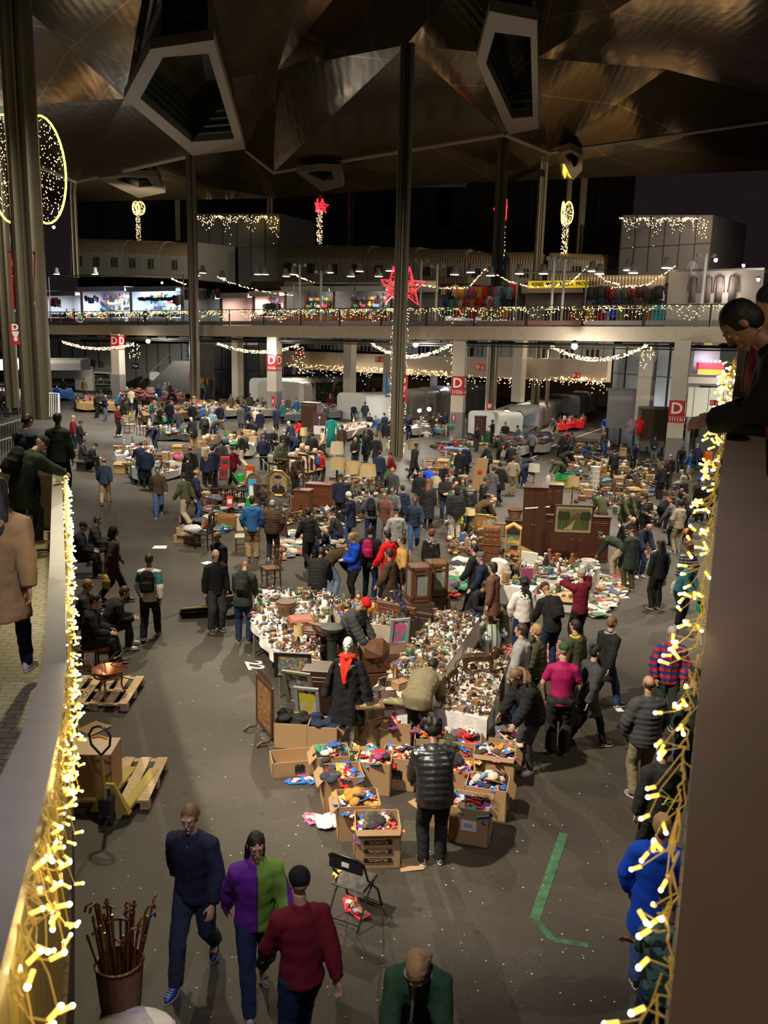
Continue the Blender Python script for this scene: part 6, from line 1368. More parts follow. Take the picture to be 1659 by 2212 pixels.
# tent at right
a=dq(1437,3.5); c=dq(1640,3.5); d=c-a; L_=d.length; H=DP(1500,583,3.5).z-a.z; t=thing('market_tent','pale translucent market tent with shadows of clothes inside, at the right of the upper gallery','tent',a,math.atan2(d.y,d.x))
mt=mat('tent_sheet',(.52,.47,.42),.7,tr=0,ns=1,na=.15); B().box((L_/2,0,H/2),(L_,.03,H)).obj('front_sheet',mt,t); B().box((L_/2,1.6,H),(L_,3.2,.06)).obj('roof_sheet',mt,t); B().box((0,1.6,H/2),(.03,3.2,H)).obj('side_sheet',mt,t)
B().box((L_/2,-.03,H-.04),(L_,.08,.12)).obj('top_rail',m_railg,t)
for i,(x,w_,h_) in enumerate([(.28,.16,.55),(.44,.10,.6),(.56,.08,.55),(.7,.09,.6)]):  # coat shapes stand in for shadows of clothes behind the sheet
    o=link('garment',garment_me(1.6),None,a+d*x+V((DN.x,DN.y,0))*-.12+V((0,0,H*.88)),PERF,'dark coat hanging at the front of the pale tent','garment','coat shapes put as shadows on the pale tent'); o.material_slots[0].link='OBJECT'; o.material_slots[0].material=cloth((.2,.18,.16))
lamp('POINT','tent_lamp',a+d*.62+V((-DN.x*.8,-DN.y*.8,H*.7)),60,(1,.8,.7))
o=link('shirt','' and None or garment_me(.9),None,DP(1497,562,3.5),PERF,'white shirt hanging above the pale tent roof','shirt'); o.material_slots[0].link='OBJECT'; o.material_slots[0].material=cloth((.6,.58,.55))
# garments / bags on upper stalls
def hang(x0,x1,y,n,mt,lab,off=3.4,L_=.8,jit=3,name='garment',cat='garment',sc=1):
    for i in range(n):
        px=x0+(x1-x0)*(i+.5)/n+R.uniform(-1,1); q=DP(px,y+R.uniform(-jit,jit),off+R.uniform(-.15,.3)); o=link(name,garment_me(L_),None,q,PERF+R.uniform(-.5,.5)+ (0),lab,cat,lab+' group'); o.scale=(sc,)*3; o.material_slots[0].link='OBJECT'; o.material_slots[0].material=mt
hang(108,130,645,7,m_garc,'bright garment hanging at the left upper stall',sc=1.1)
hang(300,372,642,16,m_gar,'dark cap hanging in the row at the blue-white stall',L_=.35,name='cap',cat='cap',jit=1)
hang(398,475,624,8,m_gar,'dark bag hanging at the dim upper stall',L_=.7,name='bag',cat='bag',jit=2,sc=1.2)
hang(572,604,655,10,rmat('coats_g',[(.03,.06,.04),(.02,.04,.05),(.4,.38,.36)]),'green garment in the pink lit stall',jit=1)
hang(555,600,640,6,rmat('coats_c',[(.5,.5,.5)]),'blue accessory on the wall of the pink stall',off=6,L_=.4)
for k,y in enumerate((618,640,662)): hang(962,1114,y,17,m_garc,'bright garment in %s row of the hat stall'%['the top','the middle','the bottom'][k],off=3.3+.2*k,L_=.75,jit=4,sc=1.15)
for k,y in enumerate((620,645)): hang(1268,1430,y,13,m_gar if k else rmat('bags_d',PAL_DARK+[(.25,.12,.02),(.2,.01,.02)]),'dark backpack in %s row of the bag stall'%['upper','lower'][k],off=3.3,L_=.62,name='backpack',cat='backpack',sc=1.35,jit=3)
hang(184,212,640,6,m_garc,'small garment at the left side of the brightest stall',L_=.6); hang(375,392,640,5,m_garc,'blue toned garment at the right of the blue-white stall')
# suitcases
def suitcase(q,w_,h_,col,lab,rz=0,dp=.3,tall=True):
    t=thing('suitcase',lab,'suitcase',q,rz); b=B(); b.box((0,0,h_/2+.05),(w_,dp,h_),bev=.05); b.obj('shell',mat('case_%d'%(hash(col)%999),col,.45,ns=8),t)
    b=B(); 
    for s in(-1,1): b.tube([(s*w_*.2,0,h_+.05),(s*w_*.2,0,h_+.2)],.012,n=5)
    b.tube([(-w_*.2,0,h_+.2),(w_*.2,0,h_+.2)],.02,n=6); b.obj('handle',m_steeld,t)
    for s in(-1,1): B().ball((s*w_*.36,0,.035),.035,n=8,k=5).obj('wheel',m_dark,t)
    for k in(-.25,0,.25): pass
    B().box((0,-dp/2-.006,h_/2+.05),(w_*.7,.012,.02)).box((0,-dp/2-.006,h_*.72),(w_*.7,.012,.02)).obj('ribs',m_steeld,t)
SUIT=[(1190,.5,.75,(.015,.015,.02),'black'),(1215,.8,.8,(.02,.025,.08),'navy'),(1234,.5,.62,(.3,.10,.03),'rust brown'),(1254,.6,.7,(.12,.11,.07),'olive grey'),(1272,.45,.75,(.5,.35,.04),'mustard'),(1285,.5,.7,(.12,.03,.02),'dark brown'),(1299,.4,.6,(.35,.01,.02),'dark red'),(1335,.5,.75,(.3,.35,.05),'lime green'),(1349,.45,.8,(.25,.01,.04),'burgundy'),(1373,.8,.75,(.04,.03,.03),'black brown'),(1394,.6,.85,(.3,.17,.06),'tan'),(1415,.62,.9,(.02,.30,.33),'turquoise')]
for px,w_,h_,c,n_ in SUIT: suitcase(dq(px,1.6),w_*1.6,h_*1.5,c,n_+' suitcase standing in the row along the upper gallery railing',PERF)
# shop at right under gallery
t=thing('snack_kiosk','yellow and red lit snack bar seen at the top of the stairs at the right','kiosk',P(1534,790,57)); 
B().box((0,.8,.6),(1.75,.1,2.4)).obj('back_wall',mat('snack_back',(.25,.22,.25),.6),t); B().box((0,0,-.05),(1.7,.5,.5)).obj('counter',mat('counter_r',(.6,.02,.05),.5,ec=(.6,.02,.05),em=.5),t); B().box((0,-.28,-.45),(1.8,.06,.4)).obj('front_board',mat('front_y',(.5,.42,.02),.5,ec=(.5,.42,.02),em=.3),t)
B().box((-.3,-.1,1.4),(.5,.1,.35)).obj('hanging_sign',mat('front_y',(.5,.42,.02)),t); lamp('AREA','snack_light',P(1534,765,56.4),60,(.9,.9,1),P(1534,800,57),.8)
for i in range(5): B().ball((-.6+.3*i,-.1,.28),(.11,.09,.12),n=8,k=6).obj('dish',mat('dish_w',(.6,.6,.58)),t)
for (px,py,z) in [(1338,720,58)]: pass
t=thing('awning','pale fabric covered stair canopy under the snack bar at the right','canopy',P(1530,830,55)); B().box((.5,.6,.25),(4.2,2,.7),bev=.15).obj('roof_sheet',mat('canopy_perf',(.4,.38,.34),.5,.4),t); B().box((.6,-.3,-1.15),(3.9,.1,1.9)).obj('fascia_panel',mat('fascia_white',(.55,.57,.5),.6,kind='seams',ax='x',s=1.05,w=.94,c2=(.1,.12,.08)),t)
for x in(-1.1,): B().box((x,-.2,-3.2),(.25,.25,3)).obj('post',m_clad,t)
# banners on pillars
def banner(p,w_,h_,c,lab,ang,tx=None):
    t=thing('banner',lab,'banner',p,ang); b=B(); b.loft([[V((x,.03*sin(x*9+z*3),z)) for z in[-h_*i/8 for i in range(9)]] for x in[-w_/2+w_*k/4 for k in range(5)]],closed=False,cap=False); b.obj('cloth',mat('banner_%s'%lab[:4],c,.7),t)
    B().tube([(-w_/2-.05,0,0),(w_/2+.05,0,0)],.025,n=5).obj('rod',m_steeld,t)
    if tx:
        put_text('D',w_*.9,m_signw,facing(V((0,-.06,-h_*.2)),(0,-1,0)),t,'letter',.015)
        for k in range(4): B().box((0,-.06,-h_*(.42+.06*k)),(w_*(.7-.1*k),.01,.05)).obj('text_line',m_signw,t)
        B().ball((0,-.06,-h_*.75),(w_*.2,.012,w_*.25),n=4,k=4).obj('emblem',m_signw,t)
    else:
        B().ball((0,-.06,-h_*.35),(w_*.22,.012,w_*.5),n=8,k=5).obj('emblem',mat('banner_pale',(.2,.4,.5)),t); B().box((0,-.06,-h_*.88),(w_*.6,.01,.08)).obj('text_line',m_signw,t)
banner(P(873,811,50.5),.52,1.6,(.45,.012,.015),'red D banner on the central steel pillar',rad(-35),1)
banner(P(838,806,51.2),.5,1.45,(.02,.16,.38),'blue banner on the left side of the central steel pillar',rad(60))
banner(P(410,743,73),.7,1.4,(.03,.2,.4),'blue banner on the tall pillar left of centre',rad(-20))
banner(P(32,698,29),.32,.72,(.45,.012,.015),'red D banner low on the massive left pillar',rad(20),1)
banner(P(30,545,29),.3,1.9,(.45,.012,.015),'long red banner on the massive left pillar',rad(35),1)
banner(P(71,545,28.6),.36,1.9,(.02,.16,.38),'long blue banner on the massive left pillar',rad(-55))
banner(P(1073,560,69),.5,1.5,(.03,.2,.4),'left blue banner below the red side lights',rad(40)); banner(P(1088,562,69),.5,1.6,(.03,.2,.4),'right blue banner below the red side lights',rad(-20))
for px,py,z in [(415,815,73.4),(1057,877,71.3)]:
    t=thing('direction_sign','square red D plate on the steel pillar %s'%('left of centre' if px<500 else 'right of the third concrete column'),'sign',P(px,py,z)); B().box((0,-.1,0),(.46,.04,.5)).obj('sign_panel',m_red,t); put_text('D',.36,m_signw,facing(V((0,-.14,0)),(0,-1,0)),t,'sign_letter',.012)
# security camera poles
for px,yt,h_ in [(648,570,2.8),(694,585,2),(1198,555,3.2),(1221,560,3.2),(911,560,3.6),(945,572,3.0),(1527,548,3.4)]:
    q=DP(px,yt,1.0); z=zb(q.x)+TH; t=thing('lamp_pole','grey pole with spot heads rising over the gallery at %s'%{648:'the grey stalls',694:'the shelves stall',1198:'the left shutter',1221:'the right shutter',911:'the red star side',945:'the closed stall',1527:'the white tent'}[px],'pole',V((q.x,q.y,z)))
    B().tube([(0,0,0),(0,0,q.z-z)],.09,n=8).obj('pole',m_kiow,t); 
    for s in(-1,1): B().tube([(0,0,q.z-z-.3),(s*.35,0,q.z-z-.1)],.03,n=5).box((s*.42,0,q.z-z-.1),(.25,.2,.2)).obj('spot_head',m_kio,t)
# light frames over stalls
for i,(x0,x1,y) in enumerate([(1118,1268,588),(635,842,612),(105,396,596)]):
    a=DP(x0,y,2.5); c=DP(x1,y,2.5); za=zb(a.x)+TH; t=thing('steel_canopy',['pale steel frame standing before the roller shutters','pale steel frame over the grey shelf stalls','long steel canopy frame over the bright left stalls'][i],'frame',V((a.x,a.y,za)))
    O=t.location; B().tube([a-O,c-O],.07,n=6).obj('beam',m_railg,t)
    for q in(a,c): B().tube([V((q.x,q.y,za))-O,q-O],.06,n=6).obj('post',m_railg,t)
# ================================================================ GOODS
m_brass=rmat('brass',PAL_BRASS,.38,.3); m_cer=rmat('ceramic',PAL_CER,.25); m_toy=rmat('toys',PAL_TOY,.5); m_book=rmat('books',PAL_BOOK,.7); m_mix=rmat('mix',PAL_MIX,.5); m_glass=mat('clear_glass',(.75,.78,.76),.08,ns=5,al=.55); m_paper=mat('pages',(.62,.56,.45),.8)
m_wd=rmat('woods',[(.16,.07,.03),(.28,.14,.05),(.10,.045,.02),(.35,.2,.09),(.07,.03,.015)],.45)
m_sock=mat('printed_pack',(.5,.1,.1),.5,kind='blotch',s=22,pal=PAL_TOY+[(.8,.78,.75),(.8,.25,.03)])
def pm(name,fn,mats,sm=0):
    b=B(); fn(b); return b.mesh(name,mats,sm)
def _vase(b): b.lathe([(.03,0),(.035,.01),(.06,.07),(.065,.12),(.035,.19),(.025,.23),(.035,.26),(.026,.255)],n=12)
def _bottle(b): b.lathe([(.034,0),(.037,.02),(.037,.15),(.015,.21),(.013,.27),(.017,.28),(.012,.285)],0,n=10); b.lathe([(.0375,.05),(.0375,.12)],1,n=10)
def _jug(b): b.lathe([(.04,0),(.065,.05),(.068,.1),(.045,.16),(.055,.2)],n=12); b.tube([(.055,0,.17),(.11,0,.16),(.11,0,.08),(.062,0,.05)],.009,n=6); b.tube([(-.05,0,.17),(-.08,0,.2)],[.015,.01],n=6)
def _cup(b): b.lathe([(.025,0),(.045,.03),(.048,.07),(.042,.068),(.03,.02)],n=12); b.tube([(.045,0,.06),(.075,0,.05),(.07,0,.025),(.04,0,.02)],.006,n=5); b.lathe([(.03,-.004),(.075,.006),(.076,.01),(.03,.003)],n=14)
def _plate(b):
    for k in range(3): b.lathe([(.06,.008+.012*k),(.12,.022+.012*k),(.125,.026+.012*k),(.06,.014+.012*k)],n=16)
def _bowl(b): b.lathe([(.04,0),(.09,.03),(.115,.08),(.109,.08),(.08,.035),(.03,.012)],n=16)
def _candle(b): b.lathe([(.06,0),(.055,.012),(.018,.03),(.024,.06),(.012,.1),(.02,.14),(.012,.2),(.03,.23),(.028,.25)],n=10)
def _fig(b): b.box((0,0,.015),(.09,.07,.03),1); b.tube([(0,0,.03),(0,0,.1),(0,.005,.16),(0,0,.2)],[.035,.028,.034,.014],n=8); b.ball((0,.004,.225),.024,n=8,k=6); b.tube([(-.03,0,.18),(-.06,.02,.13),(-.03,.04,.11)],.01,n=5); b.tube([(.03,0,.18),(.065,.0,.2),(.07,.02,.25)],.01,n=5)
def _box(b): b.box((0,0,.05),(.2,.14,.1),0,bev=.006); b.box((0,0,.104),(.206,.146,.012),0); b.box((0,-.073,.08),(.03,.008,.03),1)
def _book(b): b.box((0,0,.018),(.145,.205,.027),1); b.box((0,0,.003),(.15,.21,.005),0); b.box((0,0,.034),(.15,.21,.005),0); b.box((-.075,0,.018),(.006,.21,.034),0)
def _openbook(b): b.add([(-.15,-.1,0),(0,-.1,.02),(.15,-.1,.0),(-.15,.1,0),(0,.1,.02),(.15,.1,0),(-.15,-.1,.02),(0,-.1,.012),(.15,-.1,.02),(-.15,.1,.02),(0,.1,.012),(.15,.1,.02)],[(6,7,10,9),(7,8,11,10),(0,3,4,1),(1,4,5,2),(0,6,9,3),(2,5,11,8)],1)
def _frame(b): b.box((0,0,.125),(.2,.015,.25),1); b.box((0,-.006,.01),(.22,.025,.025),0); b.box((0,-.006,.24),(.22,.025,.025),0); b.box((-.1,-.006,.125),(.025,.025,.25),0); b.box((.1,-.006,.125),(.025,.025,.25),0); b.box((0,.05,.07),(.02,.1,.01),0)
def _clock(b): b.box((0,0,.02),(.2,.1,.04),0,bev=.006); b.box((0,0,.12),(.14,.09,.16),0,bev=.01); b.ball((0,-.046,.13),(.05,.008,.05),1,n=14,k=6); b.ball((0,0,.21),(.07,.045,.03),0)
def _bell(b): b.lathe([(.05,0),(.045,.015),(.03,.05),(.022,.08),(.006,.09),(.008,.12),(.013,.14),(.004,.15)],n=10)
def _doll(b): b.tube([(0,0,0),(0,0,.08),(0,0,.15)],[.05,.035,.02],n=8); b.ball((0,0,.18),.032,1,n=8,k=6); b.tube([(-.02,0,.13),(-.06,.0,.09)],.011,n=5); b.tube([(.02,0,.13),(.06,.0,.09)],.011,n=5); b.ball((0,.006,.195),(.035,.035,.028),0,n=8,k=5)
def _car(b): b.box((0,0,.022),(.13,.06,.028),0,bev=.006); b.box((-.008,0,.046),(.07,.05,.026),1,bev=.006); [b.ball((sx*.04,sy*.03,.014),(.015,.007,.015),1,n=8,k=4) for sx in(-1,1) for sy in(-1,1)]
def _cam(b): b.box((0,0,.045),(.14,.05,.09),0,bev=.008); b.lathe([(.032,0),(.032,.05),(.026,.052)],1,n=12,c=(0,0,.09)); b.box((0,0,.1),(.05,.04,.02),1)
def _jar(b): b.lathe([(.045,0),(.05,.01),(.05,.1),(.035,.12),(.04,.135)],0,n=12); b.lathe([(.043,.135),(.043,.155),(.02,.165)],1,n=12)
def _pot(b): b.ball((0,0,.07),(.075,.075,.062),0,n=14,k=8); b.lathe([(.04,.125),(.03,.14),(.006,.145),(.012,.165)],0,n=10); b.tube([(.07,0,.06),(.11,0,.09),(.13,0,.13)],[.016,.011,.008],0,n=6); b.tube([(-.06,0,.1),(-.12,0,.1),(-.12,0,.05),(-.07,0,.04)],.008,0,n=6)
def _lamp(b): b.lathe([(.06,0),(.055,.015),(.02,.04),(.035,.12),(.012,.2),(.012,.26)],0,n=10); b.lathe([(.12,.24),(.085,.40),(.083,.40),(.117,.24)],1,n=16)
def _pack(b): b.box((0,0,.006),(.13,.20,.012),0); b.ball((0,.01,.018),(.05,.075,.016),1,n=8,k=4); b.box((0,.11,.006),(.05,.05,.008),0)
def _rag(b):
    rr=random.Random(3)
    for i in range(5): b.ball((rr.uniform(-.12,.12),rr.uniform(-.1,.1),.05+rr.uniform(0,.04)),(rr.uniform(.08,.16),rr.uniform(.06,.12),rr.uniform(.03,.06)),0,n=9,k=6,fn=lambda p:p+V((0,0,.02*NZ.noise(p*14))))
def _glass(b): b.lathe([(.035,0),(.006,.01),(.006,.06),(.035,.09),(.038,.14),(.034,.14),(.03,.095)],0,n=12)
def _crate(b):
    for k in range(3):
        for s in(-1,1): b.box((0,s*.19,.05+.075*k),(.6,.015,.05),0); b.box((s*.3,0,.05+.075*k),(.015,.38,.05),0)
    b.box((0,0,.01),(.6,.38,.015),0)
    for sx in(-1,1):
        for sy in(-1,1): b.box((sx*.28,sy*.17,.12),(.03,.03,.24),0)
def _carton(b): b.box((0,0,.15),(.4,.3,.3),0,bev=.004); b.box((0,0,.302),(.06,.302,.004),1)
def _instr(b): b.ball((0,0,.03),(.09,.09,.03),0,n=14,k=5); b.box((0,.2,.04),(.03,.3,.02),1)
def _dish(b): b.lathe([(.05,0),(.09,.01),(.1,.025),(.09,.022),(.03,.01)],0,n=14); [b.ball((.04*cos(a),.04*sin(a),.022),.016,1,n=6,k=4) for a in(0,1.3,2.4,3.6,5)]
def _spoon(b): b.tube([(0,0,.006),(.1,0,.012),(.14,0,.008)],.005,0,n=5); b.ball((-.03,0,.01),(.035,.022,.008),0,n=8,k=4)
def _mag(b): b.box((0,0,.006),(.2,.27,.008),1); b.box((0,0,.011),(.2,.27,.003),0); b.box((0,.07,.0135),(.15,.05,.002),1)
def _handbag(b): b.box((0,0,.11),(.3,.12,.2),0,bev=.03); b.tube([(-.1,0,.2),(-.08,0,.32),(.08,0,.32),(.1,0,.2)],.012,0,n=5); b.box((0,-.062,.16),(.05,.01,.03),1)
def _shoebox(b): b.box((0,0,.06),(.32,.2,.11),0); b.box((0,0,.12),(.33,.21,.03),1)
def _plush(b): b.ball((0,0,.09),(.08,.07,.09),0,n=10,k=6); b.ball((0,-.02,.22),.065,0,n=10,k=6); [b.ball((s*.05,-.02,.28),.025,1,n=6,k=4) for s in(-1,1)]; [b.ball((s*.09,-.03,.12),(.03,.03,.05),0,n=6,k=4) for s in(-1,1)]
def _brooch(b): b.ball((0,0,.01),(.04,.03,.014),0,n=8,k=4); b.ball((0,0,.018),.015,1,n=6,k=4); b.tube([V((.06*cos(a)+.08,.05*sin(a),.006)) for a in[.7*i for i in range(10)]],.004,0,n=4)
def _keys(b):
    for a in(0,.5,1.1,1.8,2.6): b.box((.05*cos(a),.05*sin(a),.008+.003*a),(.09,.012,.005),0,rz=a)
    b.tube([V((.02*cos(a),.02*sin(a),.01)) for a in[.8*i for i in range(9)]],.003,0,n=4)
KINDS={'vase':(_vase,[m_cer],2,'v'),'bottle':(_bottle,[rmat('bottles',[(.03,.10,.04),(.10,.04,.01),(.25,.3,.28),(.02,.02,.02),(.3,.2,.05),(.05,.1,.2)],.12),m_paper],2,'v'),'jug':(_jug,[m_cer],2,0),'cup':(_cup,[m_cer],2,0),'plate_stack':(_plate,[rmat('plates',[(.62,.6,.55),(.5,.48,.44),(.4,.42,.5),(.55,.5,.4)],.25)],2,0),'bowl':(_bowl,[m_cer],2,0),
'candlestick':(_candle,[m_brass],2,0),'figurine':(_fig,[m_brass,m_wd],2,0),'small_box':(_box,[m_wd,m_brass],0,0),'book':(_book,[m_book,m_paper],0,0),'open_book':(_openbook,[m_book,m_paper],0,0),'photo_frame':(_frame,[m_wd,m_mix],0,0),
'mantel_clock':(_clock,[m_wd,m_paper],0,0),'bell':(_bell,[m_brass],2,0),'doll':(_doll,[m_mix,mat('doll_skin',(.5,.32,.22))],2,0),'toy_car':(_car,[m_toy,m_dark],0,0),'camera':(_cam,[rmat('dark_gear',PAL_DARK,.4),m_railg],0,0),'jar':(_jar,[m_cer,m_mix],2,0),
'teapot':(_pot,[rmat('pots',PAL_CER+PAL_BRASS,.25)],2,0),'table_lamp':(_lamp,[m_brass,mat('shade_cream',(.55,.42,.24),.8)],2,0),'packet':(_pack,[m_toy,m_sock],0,0),'folded_cloth':(_rag,[rmat('rags',PAL_MIX+PAL_DARK,.9)],2,0),'wine_glass':(_glass,[m_glass],2,0),'wooden_crate':(_crate,[mat('crate_wood',(.40,.27,.14),.7,kind='wood')],0,0),'carton':(_carton,[mat('cardboard',(.36,.235,.12),.8,ns=3,na=.12),mat('tape',(.42,.33,.2),.4)],0,0),'trinket_dish':(_dish,[m_cer,m_brass],2,0),'spoon':(_spoon,[m_brass],2,0),'brooch':(_brooch,[m_brass,m_mix],2,0),'key_bunch':(_keys,[m_brass],0,0),'handbag':(_handbag,[rmat('bags',PAL_MIX+PAL_DARK,.5),m_brass],0,0),'magazine':(_mag,[rmat('covers',PAL_BOOK+PAL_MIX,.35),m_paper],0,0),'shoe_box':(_shoebox,[m_mix,rmat('lids',PAL_MIX)],0,0),'plush_toy':(_plush,[rmat('plush',PAL_TOY+PAL_CER,.9),m_dark],2,0),'hand_mirror':(_instr,[m_glass,m_wd],2,0)}
KM={}
def km(k):
    if k not in KM: f,m_,s,_=KINDS[k]; KM[k]=pm(k,f,m_,s)
    return KM[k]
KCOUNT={}
def item(k,p,rz,sc,lab,grp,tilt=0):
    KCOUNT[k]=KCOUNT.get(k,0)+1
    if KCOUNT[k]>300: return
    o=link(k,km(k),None,label=lab,cat=k.replace('_',' '),group=grp); o.location=p; o.rotation_euler=(tilt,tilt*.5,rz); o.scale=(sc,)*3; return o
def quadpts(q,h): return [G(x,y,h) for x,y in q]
def scatter(q,h,n,mix,desc,sc=1.,jit=.25,lift=0,heap=0):
    a,b_,c,d=quadpts(q,h); ks=[k for k,w_ in mix for _ in range(w_)]; nx=max(1,int(math.sqrt(n*(b_-a).length/max(.1,(d-a).length)))); ny=max(1,-(-n//nx)); cnt=0
    for j in range(ny):
        for i in range(nx):
            if cnt>=n: return
            cnt+=1; u=(i+.5+R.uniform(-.4,.4))/nx; v=(j+.5+R.uniform(-.4,.4))/ny; p=a.lerp(b_,u).lerp(d.lerp(c,u),v); k=R.choice(ks)
            hp=heap*max(0,1-4*((u-.5)**2+(v-.5)**2)) if heap else 0
            kk=k.replace('_',' ')
            flat=k in('book','magazine','open_book','packet','folded_cloth')
            fall=k in('vase','bottle','candlestick','figurine','jug','bell','doll','photo_frame','jar','camera') and R.random()<.5
            item(k,p+V((0,0,.004+lift+hp+(.035*R.randint(0,2) if flat else .03*sc if fall else 0))),R.uniform(0,6.28),sc*R.uniform(1-jit,1+jit)*(.62 if k in('carton','table_lamp') else 1),kk+' among the goods '+desc,kk+'s '+desc,R.uniform(-.15,.15) if flat else 1.45 if fall else 0)
TR=[('vase',2),('bottle',2),('jug',2),('cup',3),('figurine',4),('candlestick',3),('bell',2),('small_box',3),('jar',2),('teapot',2),('mantel_clock',1),('photo_frame',1),('bowl',2)]
BR=[('figurine',6),('candlestick',4),('bell',4),('small_box',2),('jar',1),('teapot',2),('camera',1),('bowl',1),('mantel_clock',1)]
GL=[('wine_glass',4),('plate_stack',4),('bowl',3),('cup',4),('jug',2),('bottle',2),('teapot',2),('vase',2)]
BKM=[('magazine',5),('book',3),('open_book',1)]
FLT=[('trinket_dish',3),('spoon',3),('brooch',4),('key_bunch',2)]
BK=[('book',8),('open_book',1)]
TO=[('toy_car',3),('doll',3),('small_box',2),('packet',2),('camera',2),('jar',1),('bottle',1),('book',1)]
MXD=TR+TO
CLO=[('folded_cloth',5),('packet',1)]
HOME=[('small_box',3),('carton',1),('bottle',2),('jug',1),('camera',2),('jar',2),('book',2),('folded_cloth',1),('plate_stack',1),('table_lamp',1),('doll',1)]
# ---- cardboard boxes of packets in the foreground
m_card=mat('cardboard_box',(.40,.25,.115),.78,ns=2.5,na=.10,bump=.06); m_cardi=mat('cardboard_inside',(.34,.215,.105),.85,ns=3,na=.1)
def cbox(px,py,w_,d,h,yaw,lab,flaps=(),fill=0,mix=None,desc='',marks=0):
    g=G(px,py); t=thing('cardboard_box',lab,'box',g,rad(yaw)); b=B(); th=.012
    b.box((0,0,.006),(w_,d,th),0)
    for s in(-1,1): b.box((s*(w_/2-th/2),0,h/2),(th,d,h),0); b.box((0,s*(d/2-th/2),h/2),(w_,th,h),0)
    b.obj('carton_body',[m_card],t)
    for k in flaps:
        b=B(); a=R.uniform(.15,.6); 
        if k in 'ns': s=1 if k=='n' else -1; b.slab([(-w_/2,s*d/2,h),(w_/2,s*d/2,h),(w_/2*.95,s*(d/2+.16*sin(a)),h+.16*cos(a)*.3-.1),(-w_/2*.95,s*(d/2+.16*sin(a)),h+.16*cos(a)*.3-.1)],(0,0,.008))
        else: s=1 if k=='e' else -1; b.slab([(s*w_/2,-d/2,h),(s*w_/2,d/2,h),(s*(w_/2+.10),d/2*.9,h-.12),(s*(w_/2+.10),-d/2*.9,h-.12)],(0,0,.008))
        b.obj('flap',m_cardi,t)
    if marks==1:
        for z in(.12,.24,.36):
            for M,wd in((facing(V((0,-d/2-.008,z)),(0,-1,0)),1),(facing(V((-w_/2-.008,0,z)),(-1,0,0)),1)):
                b=B(); b.T=M; b.box((0,0,0),(w_*.62,.055,.003)); b.obj('printed_band',m_dark,t); put_text('ELLINDAL',.055,m_card,M@MT.Translation((0,0,.003))@MT.Rotation(pi,4,'Z'),t,'printed_text',.001,.001)
    if marks==2:
        B().box((0,-d/2-.008,h*.55),(.2,.004,.15)).obj('shipping_label',mat('paper_w',(.75,.74,.7)),t); b=B(); 
        for i in range(9): b.box((-.05+.012*i,-d/2-.012,h*.55),(.006 if i%2 else .003,.002,.06))
        b.obj('barcode',m_dark,t)
    if marks==3:
        b=B(); b.T=facing(V((0,-d/2-.008,h*.5)),(0,-1,0))
        for i in range(-2,3): b.box((i*.03,.03*(i%2),0),(.02,.1,.002)); b.box((0,i*.03,0),(.14,.012,.002))
        b.obj('printed_mark',m_dark,t)
    if fill:
        M=MT.Translation(g)@MT.Rotation(rad(yaw),4,'Z')
        for i in range(fill):
            x=R.uniform(-.42,.42)*w_; y=R.uniform(-.42,.42)*d; z=h*.80+.13*(1-abs(2*x/w_))*(1-abs(2*y/d))+R.uniform(-.03,.03); k=R.choice(mix)
            o=item(k,M@V((x,y,z)),R.uniform(0,6.3),R.uniform(.8,1.25) if k=='packet' else R.uniform(.45,.8),k.replace('_',' ')+' heaped in the '+desc,k+'s in the '+desc,R.uniform(-.7,.7))
    return t
PK=['packet','packet','packet','folded_cloth']
BX=[(813,1852,.56,.46,.52,4,'cardboard box nearest the folding chair, printed with black bands','ns',22,'box nearest the folding chair',1),(772,1797,.55,.45,.5,8,'cardboard box heaped with blue packs behind the nearest one','w',26,'box of blue packs',3),(738,1735,.55,.45,.5,12,'cardboard box with one leaning torn side in the left row','w',24,'leaning box of the left row',0),
(716,1686,.5,.42,.48,10,'cardboard box at the back end of the left row','nw',22,'back end box of the left row',0),(808,1702,.5,.42,.5,-6,'cardboard box of pink socks beside the left row','n',22,'box of pink socks',0),(862,1692,.5,.42,.5,-10,'cardboard box with a black printed mark left of the leather jacket','ne',20,'box left of the leather jacket',3),
(634,1604,.55,.45,.42,-4,'cardboard box full of black clothes, leftmost','n',0,'',0),(699,1612,.48,.42,.42,-4,'cardboard box of dark clothes under the black gown','e',0,'',0),(643,1662,.8,.42,.24,14,'empty low cardboard box with printed symbols, leftmost in front','e',0,'',3),(806,1596,.45,.42,.45,30,'torn empty cardboard box right of the mannequin foot','we',0,'',0),
(856,1606,.5,.42,.45,-6,'cardboard box with handwriting under the picture table','w',16,'box with handwriting',0),(928,1634,.5,.45,.4,0,'cardboard box behind the legs of the bent shopper','n',14,'box behind the bent shopper',0),(1000,1652,.52,.46,.48,-8,'cardboard box heaped with red and white packs','e',26,'box of red and white packs',0),
(1092,1642,.55,.42,.45,-14,'cardboard box the fur hooded shopper reaches into','e',20,'box the fur hooded shopper searches',0),(1066,1680,.62,.46,.46,-12,'big cardboard box in the right row with folded side','se',24,'big box in the right row',0),(985,1712,.5,.42,.45,-6,'cardboard box of pink packs behind the leather jacket','n',18,'box of pink packs',0),
(1050,1752,.58,.44,.46,-14,'cardboard box of checked socks in the right row','ne',22,'box of checked socks',0),(1016,1806,.52,.44,.52,-14,'cardboard box with a white shipping label at the front of the right row','ne',20,'box with the shipping label',2),(945,1772,.42,.4,.42,-4,'cardboard box between the legs of the leather jacket','',10,'box between the legs',0)]
for px,py,w_,d,h,yw,lab,fl,fi,ds,mk in BX: cbox(px,py,w_,d,h,yw,lab,fl,fi,PK,ds,mk)
